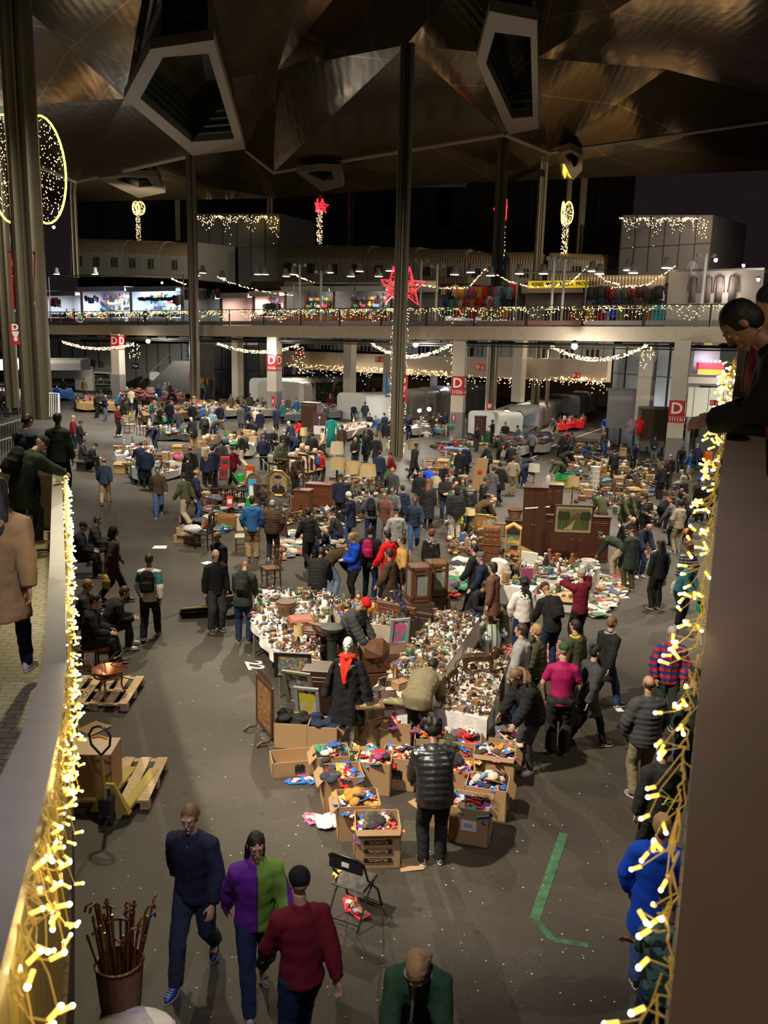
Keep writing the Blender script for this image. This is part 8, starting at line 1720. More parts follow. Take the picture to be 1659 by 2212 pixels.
# lamps
def tall_lamp(px,py,h,rs,hs,lab,wd=W1,cs=(.50,.36,.17),at_=None,fat=0):
    t=thing('floor_lamp',lab,'lamp',at_ or G(px,py)); B().lathe([(.16,0),(.15,.03),(.03,.06),(.025+fat,h*.3),(.04+fat,h*.45),(.02,h*.7),(.02,h)],n=10).obj('stand',wood(wd),t,smooth=True)
    B().lathe([(rs,h-.02),(rs*.86,h-.02+hs),(rs*.84,h-.02+hs),(rs*.98,h-.02)],n=22).obj('lamp_shade',mat('shade_%d'%int(cs[0]*99),cs,.8,ns=3,na=.1),t,smooth=True)
tall_lamp(656,1000,1.5,.22,.42,'brass floor lamp with a yellow shade in front of the back table',(.35,.25,.08),(.48,.40,.2)); tall_lamp(727,1062,1.7,.31,.52,'cream drum shade lamp, highest of the four big lamps',cs=(.58,.50,.33)); tall_lamp(729,1066,1.1,.33,.5,'yellowish drum shade lamp just below the cream one'); tall_lamp(760,1068,.95,.36,.52,'drum shade lamp on a twisted pale wooden stand',W4,fat=.05); tall_lamp(794,1074,.95,.36,.5,'drum shade lamp, rightmost of the four big lamps')
tall_lamp(1150,1075,1.25,.28,.36,'white drum shade lamp left of the wardrobes',(.1,.1,.1),(.55,.52,.42)); tall_lamp(1234,1095,1.0,.30,.40,'patterned cream lampshade behind the landscape painting',cs=(.50,.45,.3)); tall_lamp(1010,1158,.8,.25,.22,'wide conical cream shade near the orange figure picture',cs=(.52,.42,.2)); tall_lamp(645,1397,.25,.10,.2,'small orange shaded lamp on the near left white table',cs=(.5,.25,.05),at_=G(645,1397,.75))
# iron pedestal, gown mannequin, axe, fire screen
t=thing('iron_pedestal','black cast iron lamp post pedestal standing in the foreground stall','pedestal',G(716,1492)); B().lathe([(.27,0),(.27,.28),(.25,.32)],n=8).obj('octagonal_base',mat('cast_iron',(.03,.032,.03),.5,.4,bump=.2),t); B().lathe([(.15,.32),(.16,.38),(.09,.44),(.12,.5),(.085,.56),(.09,1.0),(.12,1.03),(.11,1.08),(.14,1.14),(.22,1.2),(.22,1.25),(.12,1.26)],n=16).obj('baluster',mat('cast_iron',(.03,.032,.03)),t,smooth=True)
t=thing('mannequin','white mannequin in a black gown with a red scarf at the stall corner','mannequin',G(748,1608),rad(170)); b=B(); head_local(b,MT.Translation((0,.01,1.70))); b.tube([(0,0,1.4),(0,0,1.5),(0,.0,1.62)],[.07,.055,.05],n=12)
for s,q in((-1,.0),(1,.05)): b.tube([(s*.1,q,.9),(s*.1,q+.02,.5),(s*.09,q,.1)],[.09,.058,.035],n=12); b.tube([(s*.09,q,.06),(s*.09,q+.08,.03),(s*.09,q+.16,.015)],[.035,.03,.02],n=8)
b.tube([(0,0,.85),(0,0,1.1),(0,0,1.4)],[.15,.12,.16],n=12); me=remesh(b,.009,2,'mannequin_body'); me.materials.clear(); me.materials.append(mat('mannequin_white',(.72,.70,.66),.3)); link('body',me,t)
b=B(); b.loft([[V((rx*cos(2*pi*i/28)*(1+.05*sin(7*2*pi*i/28)*f),ry*sin(2*pi*i/28)*(1+.09*sin(7*2*pi*i/28)*f),z)) for i in range(28)] for z,rx,ry,f in((.42,.29,.23,1),(.6,.27,.21,1),(.9,.23,.18,.6),(1.25,.21,.15,.2),(1.42,.19,.12,0),(1.50,.08,.07,0))])
for s in(-1,1): b.loft([[V((s*(.17+o),r1*cos(2*pi*i/12),z+r1*.9*sin(2*pi*i/12))) if 0 else V((s*(.18+o)+r1*.5*cos(2*pi*i/12),r1*sin(2*pi*i/12),z)) for i in range(12)] for z,o,r1 in((1.44,.0,.06),(1.3,.06,.10),(1.05,.12,.14),(.84,.16,.18))])
me=remesh(b,.014,2,'gown',fold(.014,8)); me.materials.clear(); me.materials.append(cloth((.010,.010,.011))); link('gown',me,t)
B().tube([V((.10*cos(a),.085*sin(a),1.5+.02*sin(a))) for a in [2*pi*i/14 for i in range(15)]],.045,n=8).tube([(.06,.09,1.5),(.02,.17,1.35),(.0,.20,1.12)],[(.05,.02),(.06,.02),(.03,.012)],n=8).tube([(-.06,.09,1.5),(-.01,.17,1.35),(.03,.19,1.15)],[(.05,.02),(.05,.02),(.02,.012)],n=8).obj('scarf',cloth((.62,.03,.015)),t,smooth=True)
B().lathe([(.07,1.60),(.085,1.63),(.083,1.68)],n=14).obj('bandana',mat('bandana_green',(.03,.3,.06),.8,kind='blotch',s=40,pal=[(.03,.35,.06),(.6,.05,.03),(.03,.03,.03),(.05,.4,.1)]),t,smooth=True)
t=thing('fire_screen','tall carved wooden fire screen on scrolled feet at the left of the stall','screen',G(572,1592),rad(-62),sc=.82); mw=wood((.12,.05,.025))
b=B(); b.box((-.42,0,.68),(.06,.05,1.0)).box((.42,0,.68),(.06,.05,1.0)).box((0,0,.2),(.84,.05,.07)).box((0,0,1.15),(.84,.05,.07)); b.loft([[V((x,y,1.18)),V((x,y,1.18+.07+.08*math.cos(x*3.4)+.02*sin(x*30)))] for x in[-.42+.07*i for i in range(13)] for y in(0,)],closed=False,cap=False); b.obj('frame',mw,t); B().box((0,0,.68),(.78,.02,.9)).obj('embroidered_panel',mat('embroidery',(.22,.11,.035),.8,kind='blotch',s=30,pal=[(.20,.09,.03),(.26,.14,.04),(.12,.05,.02)]),t)
for x in(-.38,.38): B().tube([(x,-.3,.03),(x,-.2,.10),(x,-.05,.08),(x,0,.18),(x,.05,.08),(x,.2,.10),(x,.3,.03)],.03,n=8).obj('foot',mw,t,smooth=True)
o=B().tube([(0,0,0),(.12,-.12,-1.0)],[.018,.02],n=8).ball((0,0,.02),(.07,.04,.05),n=8,k=6).obj('wooden_mallet',wood(W3),None,label='long handled wooden mallet leaning by the black gown',cat='tool',loc=G(800,1480)+V((0,0,1.0)))
t=thing('umbrella','half open brown umbrella behind the mannequin','umbrella',G(815,1432,.75),rad(20),sc=.7); b=B(); b.loft([[V((r_*cos(2*pi*i/16)*(1+.1*(i%2)),.12*k-.3,r_*sin(2*pi*i/16)*(1+.1*(i%2))+.3)) for i in range(16)] for k,r_ in enumerate((.04,.2,.3,.34))],cap=False); b.obj('canopy',cloth((.10,.04,.02),.6),t); B().tube([(0,-.35,.3),(0,.5,.3)],.012,n=6).obj('shaft',m_steeld,t)
t=thing('guitar_chair','flower patterned orange armchair beside the seated person in red beanie','armchair',G(800,1412),rad(30)); mo=mat('orange_pattern',(.6,.2,.02),.7,kind='blotch',s=26,pal=[(.65,.22,.02),(.5,.12,.01),(.1,.04,.02),(.7,.35,.05)]); B().box((0,0,.4),(.55,.5,.18),bev=.05).obj('seat',mo,t); B().box((0,.24,.72),(.5,.1,.5),bev=.04).obj('backrest',mo,t); 
for s in(-1,1): B().box((s*.27,0,.55),(.07,.45,.1),bev=.02).obj('armrest',wood(W3),t); B().box((s*.25,0,.16),(.05,.4,.32)).obj('leg',wood(W3),t)
def simple(name,cat,lab,p,parts,rz=0):
    t=thing(name,lab,cat,p,rad(rz))
    for nm,bb,mm in parts: bb.obj(nm,mm,t,smooth=True)
    return t
simple('barometer_bowl','bowl','octagonal wooden box with a round glass dial on the left table',G(618,1330,.75),[('wooden_case',B().lathe([(.12,0),(.2,.2),(.23,.24),(.23,.28)],n=8),wood((.30,.13,.04))),('dial_rim',B().lathe([(.2,.28),(.2,.31),(.16,.31)],n=20),wood(W2)),('dial',B().lathe([(.16,.295),(.01,.30)],n=20),mat('dial_cream',(.5,.45,.3)))])
simple('fruit_vase','vase','pewter jug shining beside the blue bowl',G(868,1346,.72),[('body',B().lathe([(.05,0),(.09,.12),(.1,.2),(.05,.32),(.06,.4)]),a_mir),('handle',B().tube([(.08,0,.2),(.16,0,.25),(.06,0,.36)],.012),a_mir)])
simple('blue_bowl','bowl','wide cobalt blue bowl at the right end of the back table',G(855,1322,.72),[('bowl',B().lathe([(.06,0),(.2,.1),(.24,.16),(.22,.15),(.05,.02)],n=20),mat('cobalt',(.01,.015,.25),.2))])
simple('trophy_cup','trophy','silver two handled trophy cup behind the blue bowl',G(858,1302,.9),[('cup',B().lathe([(.06,0),(.02,.06),(.02,.1),(.08,.16),(.1,.28),(.09,.28)]),a_mir),('handle',B().tube([(.09,0,.26),(.16,0,.25),(.12,0,.15),(.06,0,.14)],.01),a_mir),('handle',B().tube([(-.09,0,.26),(-.16,0,.25),(-.12,0,.15),(-.06,0,.14)],.01),a_mir)])
simple('red_trunk','case','rust red leather case under the octagonal dial box',G(650,1352,.75),[('case_body',B().box((0,0,.09),(.5,.42,.18),bev=.04),mat('rust_leather',(.28,.08,.05),.5)),('lid_seam',B().box((0,0,.13),(.51,.43,.012)),m_steeld)],15)
simple('magenta_box','box','bright magenta box at the edge of the carved chest',G(690,1372,.86),[('box_body',B().box((0,0,.08),(.19,.17,.16),bev=.006),mat('magenta',(.35,.01,.10))),('lid',B().box((0,0,.165),(.2,.18,.03)),mat('magenta',(.35,.01,.10)))],20)
simple('blue_box','box','dark blue box with brown top at the corner of the left table',G(668,1425,.5),[('box_body',B().box((0,0,.15),(.16,.2,.3)),mat('navy_box',(.01,.02,.07))),('lid',B().box((0,0,.31),(.17,.21,.02)),mat('box_lid',(.3,.1,.06)))])
# lion, horse and statues
def beast(b,s,mane=0):
    b.tube([(-.5*s,0,.42*s),(-.2*s,0,.45*s),(.15*s,0,.46*s),(.38*s,0,.50*s)],[.12*s,.13*s,.14*s,.13*s],n=12); b.ball((.52*s,0,.62*s),(.12*s,.09*s,.1*s)); b.tube([(.55*s,0,.6*s),(.68*s,0,.56*s)],[.07*s,.045*s],n=8)
    if mane: b.ball((.42*s,0,.58*s),(.17*s,.17*s,.2*s),fn=lambda p:p+V((0,0,.02*NZ.noise(p*12))))
    for x,y in((-.45,.08),(-.42,-.08),(.32,.08),(.3,-.08)): b.tube([(x*s,y*s,.4*s),((x+.03)*s,y*s,.2*s),(x*s,y*s,.04*s),((x+.06)*s,y*s,.02*s)],[.07*s,.045*s,.032*s,.035*s],n=8)
    b.tube([(-.58*s,0,.42*s),(-.7*s,0,.3*s),(-.72*s,0,.12*s)],[.025*s,.02*s,.03*s],n=6)
for px,py,hz,s,mn,rz,col,nm,lab in [(1035,1452,.75,.62,1,5,(.10,.065,.03),'lion_statue','bronze lion statue striding across the right white table'),(975,1478,.75,.42,0,60,(.09,.06,.035),'horse_statue','bronze horse statue behind the bent shopper in brown')]:
    b=B(); beast(b,s,mn); me=remesh(b,.012,2,nm,fold(.004,20)); me.materials.clear(); me.materials.append(mat('bronze',(.13,.08,.035),.35,.8,ns=10,na=.4)); link(nm,me,None,G(px,py,hz),rad(rz),lab,'statue')
for px,py,h,c,lab in [(1042,1398,.75,(.25,.26,.18),'mossy grey stone Madonna figure on the floor beside the striped sack'),(1048,1412,.5,(.55,.58,.65),'white and blue porcelain figure behind the lion'),(1088,1372,.8,(.12,.14,.09),'green bronze kneeling statue with raised arm by the seated man in black'),(982,1425,.55,(.12,.08,.03),'brass seated figure at the left rear of the lion table'),(1072,1365,.4,(.3,.26,.15),'small pale plaster figure near the kneeling statue')]:
    b=B(); b.lathe([(.16*h,0),(.17*h,.05*h),(.2*h,.1*h)],n=12); b.tube([(0,0,.08*h),(0,0,.4*h),(0,.01,.65*h),(0,0,.8*h)],[.19*h,.14*h,.15*h,.05*h],n=12); b.ball((0,0,.9*h),.085*h); b.tube([(-.13*h,0,.7*h),(-.2*h,.08*h,.5*h),(-.05*h,.16*h,.5*h)],.045*h,n=6); b.tube([(.13*h,0,.7*h),(.2*h,.08*h,.52*h),(.05*h,.16*h,.5*h)],.045*h,n=6)
    me=remesh(b,.010,2,'statue',fold(.006,16)); me.materials.clear(); me.materials.append(mat('st_%d'%px,c,.5,ns=14,na=.3)); link('statue',me,None,G(px,py),0,lab,'statue')
B().slab([(-1,-.7,0),(1,-.7,0),(1,.7,0),(-1,.7,0)],(0,0,.015)).obj('patterned_rug',mat('red_rug',(.3,.02,.03),.9,kind='blotch',s=30,pal=[(.28,.02,.03),(.4,.04,.04),(.5,.4,.3),(.06,.02,.02)]),None,loc=G(1150,1415,.01),rz=rad(15),label='red patterned rug on the floor behind the grey hooded walker',cat='rug')
simple('striped_sack','sack','grey and green striped sack behind the lion table',G(1062,1405),[('sack_body',B().tube([(0,0,.0),(0,.05,.3),(0,.1,.55)],[.2,.22,.1],n=12),mat('stripe_sack',(.4,.38,.33),.9,kind='stripe',s=9,w=.6,c2=(.06,.15,.08),ax='x'))])
# pallets, truck, brazier, basket of canes
m_pal=mat('pallet_wood',(.50,.36,.20),.7,kind='wood',sc=(1,9,9))
def pallet(p,yaw,lab):
    t=thing('pallet',lab,'pallet',p,rad(yaw))
    for i in range(5): B().box((-.48+.24*i,0,.135),(.15,.8 if 0 else 1.2,.02)).obj('deck_board',m_pal,t)
    for y in(-.55,0,.55): B().box((0,y,.115),(1.1,.1,.02)).obj('stringer_board',m_pal,t)
    for x in(-.5,0,.5):
        for y in(-.53,0,.53): B().box((x,y,.055),(.12,.12,.1)).obj('block',m_pal,t)
    return t
pallet(G(225,1505),2,'wooden pallet carrying a copper bowl near the left wall'); pallet(G(257,1700),2,'wooden pallet under the yellow pallet truck at lower left')
simple('brazier','brazier','copper bowl brazier on a three legged stand on the upper left pallet',G(237,1500,.15),[('bowl',B().lathe([(.05,.3),(.2,.36),(.27,.46),(.28,.47),(.25,.45),(.05,.34)],n=24),mat('copper',(.35,.12,.06),.35,.7)),('ring',B().tube([V((.24*cos(a),.24*sin(a),.36)) for a in[2*pi*i/20 for i in range(21)]],.015),mat('brass_dull',(.22,.15,.06),.45,.7))]+[('leg',B().tube([(.22*cos(a),.22*sin(a),.36),(.2*cos(a),.2*sin(a),.15),(.26*cos(a),.26*sin(a),0)],[.025,.015,.02]),mat('brass_dull',(.22,.15,.06))) for a in(.5,2.6,4.7)])
b=B(); rr=random.Random(4)
for i in range(26):
    a=rr.uniform(0,6.3); p=V((0,0,.3)); pts=[]
    for k in range(6): pts.append(p.copy()); a+=rr.uniform(-.8,.8); p=p+V((cos(a)*.14,sin(a)*.10,rr.uniform(-.08,.10)))
    b.tube(pts,.009,n=5)
b.obj('metal_chandelier',mat('old_brass',(.16,.11,.05),.4,.8),None,loc=G(205,1478,.15),label='tangle of old metal chandelier arms on the upper left pallet',cat='chandelier')
cbox(205,1720,.62,.5,.72,2,'pale sealed carton standing on the pallet behind the truck','')
B().box((0,0,.0),(.62,.5,.02)).obj('box_lid',mat('carton_top',(.55,.42,.28),.7),None,loc=G(205,1720)+V((0,0,.735)),rz=rad(2),label='closed lid of the pale carton on the lower left pallet',cat='lid')
t=thing('pallet_truck','yellow hand pallet truck with looped black handle at lower left','pallet truck',G(240,1768),rad(-6)); my=mat('truck_yellow',(.40,.30,.06),.45,.2)
for x in(-.17,.17): B().box((x,.55,.12),(.15,1.1,.06),bev=.01).obj('fork',my,t)
B().add([(-.27,-.05,.1),(.27,-.05,.1),(.06,-.02,.5),(-.06,-.02,.5),(-.27,.05,.1),(.27,.05,.1),(.06,.02,.5),(-.06,.02,.5)],[(0,1,2,3),(4,7,6,5),(0,3,7,4),(1,5,6,2),(3,2,6,7),(0,4,5,1)]).obj('mast_plate',my,t)
B().box((0,-.1,.24),(.16,.16,.3),bev=.03).tube([(0,-.1,.35),(0,-.1,.5)],.05,n=10).obj('pump',mat('grease_black',(.02,.022,.025),.5),t); B().tube([(0,-.14,.3),(0,-.2,1.0)],.025,n=8).obj('drawbar',my,t,smooth=True)
B().tube([(0,-.2,1.0),(-.12,-.21,1.14),(-.14,-.22,1.28),(-.08,-.23,1.38),(0,-.235,1.41),(.08,-.23,1.38),(.14,-.22,1.28),(.12,-.21,1.14),(0,-.2,1.0)],.016,n=8).obj('handle_loop',mat('handle_dark',(.04,.05,.06),.35,.4),t,smooth=True); B().tube([(-.1,-.22,1.24),(0,-.23,1.27),(.1,-.22,1.24)],.016,n=6).obj('release_lever',mat('lever_orange',(.75,.32,.02),.4),t,smooth=True)
for x in(-.06,.06):
    b=B(); b.T=MT.Translation((x,-.12,.09))@MT.Rotation(pi/2,4,'Y'); b.lathe([(.05,-.025),(.09,-.025),(.09,.025),(.05,.025)],n=20); b.obj('steer_wheel',mat('rubber',(.012,.012,.012),.6),t,smooth=True)
g=G(262,2178); t=thing('wicker_basket','tall wicker basket crammed with walking canes at the lower left corner','basket',g); mwk=mat('wicker',(.30,.14,.05),.7,kind='ribs',ax='z',s=55,bump=1,bd=.02,ns=30,na=.4); n=40
b=B(); b.loft([[V((r_*cos(2*pi*i/n)*(1+.02*(i%2)),r_*sin(2*pi*i/n)*(1+.02*(i%2)),z)) for i in range(n)] for z,r_ in((0,.17),(.1,.185),(.3,.20),(.5,.215),(.505,.20),(.3,.185),(.02,.155))]); b.obj('woven_body',mwk,t); B().tube([V((.21*cos(a),.21*sin(a),.505)) for a in[2*pi*i/26 for i in range(27)]],.018,n=6).obj('rim',mwk,t,smooth=True)
rr=random.Random(8)
for i in range(34):
    a=rr.uniform(0,6.3); r0=.12*math.sqrt(rr.random()); L_=rr.uniform(.75,1.02); ln=rr.uniform(.05,.26); u=V((cos(a)*ln,sin(a)*ln,1)).normalized(); p0=V((r0*cos(a),r0*sin(a),.03)); p1=p0+u*L_; sd=V((cos(a+1),sin(a+1),0)); kk=i%4
    t2=thing('walking_cane',['hook handled','knob topped','brass topped','T handled'][kk]+' walking cane standing in the wicker basket','cane',g,group='walking canes, '+['hook','knob','brass','T'][kk]); wc=wood([(.30,.09,.02),(.18,.06,.02),(.40,.20,.06),(.10,.03,.015)][i%4])
    B().tube([p0,p1],[.008,.012],n=7).obj('cane_shaft',wc,t2,smooth=True)
    if kk==0: B().tube([p1,p1+u*.05,p1+u*.09+sd*.03,p1+u*.08+sd*.08,p1+u*.03+sd*.10],.012,n=7).obj('handle',mat('hook_blue',(.03,.10,.22)) if i==4 else wc,t2,smooth=True)
    elif kk==3: B().tube([p1-sd*.05,p1+u*.015,p1+sd*.07],[.01,.015,.012],n=7).obj('handle',wc,t2,smooth=True)
    else: B().ball(p1,.024 if kk==1 else .018).tube([p1,p1+u*.05],[.016,.010]).obj('handle',mat('brass_knob',(.5,.35,.12)) if kk==2 else wc,t2,smooth=True)
B().ball((0,0,.05),(.38,.25,.09),n=16,k=8,fn=lambda p:p+V((0,0,.03*NZ.noise(p*6)))).obj('white_cloth_heap',cloth((.65,.62,.58)),None,loc=G(290,2235),label='white cloth heap with red edge at the bottom left corner',cat='cloth')
b=B()
for i in range(15): b.ball((rr.uniform(-.12,.12),rr.uniform(-.13,.13),rr.uniform(.02,.07)),(rr.uniform(.04,.1),rr.uniform(.04,.1),.03),n=8,k=5)
b.tube([(-.1,.12,.05),(-.13,.2,.06),(-.08,.14,.08)],.012).tube([(.08,.12,.05),(.12,.2,.05),(.06,.15,.08)],.012); me=remesh(b,.01,2,'bag',fold(.012,14)); me.materials.clear(); me.materials.append(mat('bag_W',(.65,.65,.62))); link('plastic_bag',me,None,G(706,1782),.3,'crumpled white plastic bag lying on the floor left of the boxes','bag')
# assorted pieces of the middle and right stalls
simple('watering_can','watering can','bright green watering can on the black side table',G(520,1040,.62),[('can',B().lathe([(.14,0),(.14,.26),(.1,.3)],n=16),mat('green_plastic',(.01,.42,.06),.35)),('spout',B().tube([(-.12,0,.08),(-.3,0,.28),(-.34,0,.36)],[.03,.02,.03]),mat('green_plastic',(.01,.42,.06))),('handle',B().tube([(.12,0,.08),(.22,0,.2),(.08,0,.38),(0,0,.32)],.014),mat('green_plastic',(.01,.42,.06)))])
for px,py,lab in [(490,1085,'round black side table left of the green watering can'),(525,1090,'black side table carrying the green watering can')]:
    simple('side_table','table',lab,G(px,py),[('tabletop',B().lathe([(.36,.58),(.36,.61)],n=20),mat('black_paint',(.012,.012,.012)))]+[('leg',B().tube([(.2*cos(a),.2*sin(a),.58),(.28*cos(a),.28*sin(a),0)],.022),mat('black_paint',(.012,.012,.012))) for a in(.4,2,3.5,5)])
for px,py,w_,d,h,c,lab,hz in [(487,1010,.34,.3,.45,(.5,.03,.02),'red printed appliance box, upper on the round black table',1.05),(482,1033,.3,.3,.42,(.35,.02,.03),'red and black appliance box, lower on the round black table',.62),(540,1050,.4,.1,.9,(.7,.12,.02),'orange and white upright game board box',.1),(545,1088,.3,.12,.95,(.05,.35,.6),'tall blue and white striped board behind the white table',.1),(497,1075+20,.22,.15,.4,(.65,.05,.05),'tilted red and white camera box',.3)]:
    simple('product_box','box',lab,G(px,py,hz),[('box_body',B().box((0,0,h/2),(w_,d,h)),mat('bx%d'%px,c,.5)),('printed_panel',B().box((0,-d/2-.004,h*.55),(w_*.7,.006,h*.4)),mat('panel_dark',(.05,.045,.05)) if c[0]>.3 and px<488 else m_signw)],R.uniform(-20,10))
simple('plastic_table','table','small white square table in front of the striped board',G(535,1128),[('tabletop',B().box((0,0,.62),(.6,.45,.03)),mat('grey_top',(.5,.46,.46)))]+[('leg',B().tube([(x,y,.6),(x,y,0)],.015),m_railg) for x in(-.26,.26) for y in(-.18,.18)],-12)
simple('parrot_vase','vase','green glazed parrot vase above the blue jacketed man',G(536,1106,.55),[('body',B().lathe([(.06,0),(.11,.12),(.12,.25),(.07,.38),(.09,.48)]),mat('green_glaze',(.01,.30,.06),.2)),('crest',B().ball((.05,0,.46),(.08,.05,.1)),mat('yellow_glaze',(.55,.55,.02),.3))])
for i,(px,py,hz) in enumerate([(405,1172,0),(411,1156,.27)]): item('wooden_crate',G(px,py,hz),rad(-12),1.15,['pale wooden crate, lower of the pair left of the black chair','pale wooden crate full of plastic film, upper of the pair'][i],None)
B().ball((0,0,.1),(.3,.2,.14),n=14,k=8,fn=lambda p:p+V((0,0,.05*NZ.noise(p*9)))).obj('plastic_film',mat('film',(.4,.4,.42),.2,bump=.9,bs=16),None,loc=G(416,1150,.48),label='crumpled clear plastic film in the upper wooden crate',cat='plastic film')
for px,py,n_,mx,lab in [(1280,1050,4,'w','white buckets')]:
    for i in range(5): simple('bucket','bucket','white plastic bucket, %s of the stacked five behind the right spread'%['lowest','second lowest','middle','second highest','topmost'][i],G(1284,1058)+V((0,0,.24*i)),[('pail',B().lathe([(.2,0),(.235,.22),(.24,.24)],n=20),mat('bucket_w',(.62,.6,.54))),('rim',B().lathe([(.245,.21),(.245,.235)],n=20),mat('bucket_w',(.62,.6,.54)))])
simple('bucket','bucket','white plastic bucket on the plate table before the headboard',G(1270,1228,.6),[('pail',B().lathe([(.17,0),(.2,.25),(.19,.25),(.16,.02)],n=20),mat('bucket_w',(.62,.6,.54))),('rim',B().tube([V((.2*cos(a),.2*sin(a),.25)) for a in[2*pi*i/20 for i in range(21)]],.01),mat('bucket_w',(.62,.6,.54)))])
for i,(c,lab) in enumerate([((.45,.42,.01),'yellow plastic crate under the green one'),((.01,.35,.06),'green plastic crate stacked on the yellow one')]): b=B(); _crate(b); t=thing('plastic_crate',lab,'crate',G(1220,1052)+V((0,0,.37*i)),sc=1.5); b.obj('crate_body',mat('crate%d'%i,c,.4),t); B().tube([(-.1,-.2,.24),(.1,-.2,.24)],.015).obj('handle',m_dark,t)
simple('wicker_hamper','basket','round wicker basket left of the taped wardrobe',G(1110,1150)+V((0,0,.56)),[('woven_body',B().lathe([(.2,0),(.28,.3),(.3,.32),(.26,.3),(.18,.03)],n=24),mwk),('rim',B().tube([V((.29*cos(a),.29*sin(a),.32)) for a in[2*pi*i/24 for i in range(25)]],.02),mwk)])
t=thing('toy_house','yellow wooden toy house with ramps and coloured blocks','toy house',G(1105,1222),rad(-10)); my2=mat('toy_pine',(.55,.32,.07),.6,kind='wood')
for sx in(-1,1): B().box((sx*.22,0,.6),(.03,.35,1.2)).obj('side_board',my2,t)
for z in(.05,.4,.75): B().box((0,0,z),(.46,.35,.025)).obj('floor_board',my2,t)
B().slab([(-.25,-.18,1.2),(0,-.18,1.35),(.25,-.18,1.2),(.22,-.18,1.15),(0,-.18,1.3),(-.22,-.18,1.15)],(0,.36,0)).obj('roof',my2,t); b=B(); b.slab([(.25,-.2,.05),(.7,-.2,.05),(.7,-.2,.5),(.25,-.2,.7)],(0,.03,0)); b.obj('ramp_panel',my2,t)
for x,z,c in((.4,.3,(.02,.2,.5)),(.5,.15,(.6,.05,.03)),(.32,.45,(.7,.5,.03)),(0,.5,(.7,.2,.02)),(-.05,.9,(.1,.4,.1))): B().box((x,-.24,z),(.1,.06,.1)).obj('toy_block',mat('tb%d'%int(x*99+50),c),t)
suitcase(G(1527,1000),.55,.8,(.75,.16,.02),'bright orange suitcase standing at the far right',.2); suitcase(G(1046,955,.3),.7,.75,(.02,.10,.05),'dark green suitcase right of the central pillar',.1,.4)
for px,py,w_,h,c,lab in [(958,1015,.6,.6,0,'brown carton beside the silver bag right of the central pillar'),(1020,965,.5,.4,0,'brown carton behind the blue table'),(1045,970,.6,.45,0,'wide brown carton below the clock case'),(1052,1000,.5,.4,0,'brown carton by the leaning sack'),(1070,1010,.45,.4,0,'low brown carton right of the leaning sack'),(1000,1048,.45,.5,0,'open brown carton held up by a shopper'),(1300,960,.5,.4,0,'brown carton before the grey kiosk'),(1345,985,.5,.6,0,'stack base carton beside the blue bin'),(1346,972,.4,.5,0,'upper carton beside the blue bin'),(1335,1048,.5,.5,0,'red labelled carton in the right spread'),(1365,1075,.6,.5,0,'brown carton below the white heap'),(1200,935,.5,.5,0,'brown carton at the end of the clothes table'),(1190,950,.45,.6,0,'tall brown carton at the end of the clothes table'),(262,1022,.5,.5,0,'brown carton on the floor at the left island'),(385,985,.5,.6,0,'cream carton on the plank table'),(1210,1312,.9,.4,0,'open green lined carton under the bright low table')]:
    simple('brown_carton','box',lab,G(px,py),[('carton_body',B().box((0,0,h/2),(w_,w_*.75,h)),m_card),('tape_strip',B().box((0,0,h+.002),(.07,w_*.76,.004)),mat('tape',(.42,.33,.2))),('flap',B().slab([(-w_/2,-w_*.375,h),(w_/2,-w_*.375,h),(w_/2,-w_*.55,h-.1),(-w_/2,-w_*.55,h-.1)],(0,0,.008)),m_cardi)],R.uniform(-25,25))
simple('paper_sack','sack','tall leaning brown paper sack left of the grey coated man',G(1030,1060),[('sack_body',B().slab([(-.32,0,0),(.32,0,0),(.5,.3,1.5),(-.05,.3,1.5)],(0,.1,0)),mat('kraft',(.32,.19,.08),.7,bump=.3,bs=6)),('printed_mark',B().ball((.1,.1,.9),(.12,.02,.12)),mat('print_red',(.5,.03,.02)))],-5)
simple('folding_table','table','blue topped folding table right of the central pillar',G(985,995),[('tabletop',B().box((0,0,.75),(1.5,.7,.03)),mat('blue_top',(.02,.16,.40),.5))]+[('leg',B().tube([(x,y,.74),(x*.9,y,0)],.018),mat('white_rail',(.6,.62,.6),.4)) for x in(-.65,.65) for y in(-.3,.3)],-10)
simple('folding_table','table','grey folding table with crossed white legs behind the old chairs',G(590,1018),[('tabletop',B().box((0,0,.75),(1.6,.75,.03)),mat('grey_top2',(.36,.34,.30),.6))]+[('leg',B().tube([(x,y,.74),(-x*.3,y,0)],.02),mat('white_rail',(.6,.62,.6),.4)) for x in(-.6,.6) for y in(-.3,.3)],-8)
rack(G(905,985),G(1005,945),4,'a few scarves on the white posts right of the central pillar',m_garc,1.5,.4)
t=simple('statue_poster','poster','dark poster with a white statue print beside the wardrobe',G(690,948),[('board',B().box((0,0,1.0),(.95,.04,1.5)),mat('poster_plum',(.06,.015,.03),.6)),('statue_base_print',B().box((0,-.03,.6),(.8,.012,.6)),mat('print_white',(.62,.62,.64),.6)),('statue_figure_print',B().tube([(0,-.03,.9),(0,-.03,1.2),(0,-.03,1.35)],[(.2,.01),(.12,.01),(.05,.01)]).ball((0,-.03,1.45),(.07,.01,.09)),mat('print_white',(.62,.62,.64)))],-4)
o=link('dress',garment_me(1.5),None,G(716,906,2.1),.1,'teal green long dress hanging right of the statue poster','dress'); o.material_slots[0].link='OBJECT'; o.material_slots[0].material=cloth((.01,.20,.17)); o.scale=(1.2,1,1.1)
o=link('dress',garment_me(1.5),None,G(570,833,2.2),.1,'white dress hanging on the white kiosk end behind the second column','dress'); o.material_slots[0].link='OBJECT'; o.material_slots[0].material=cloth((.6,.58,.5))
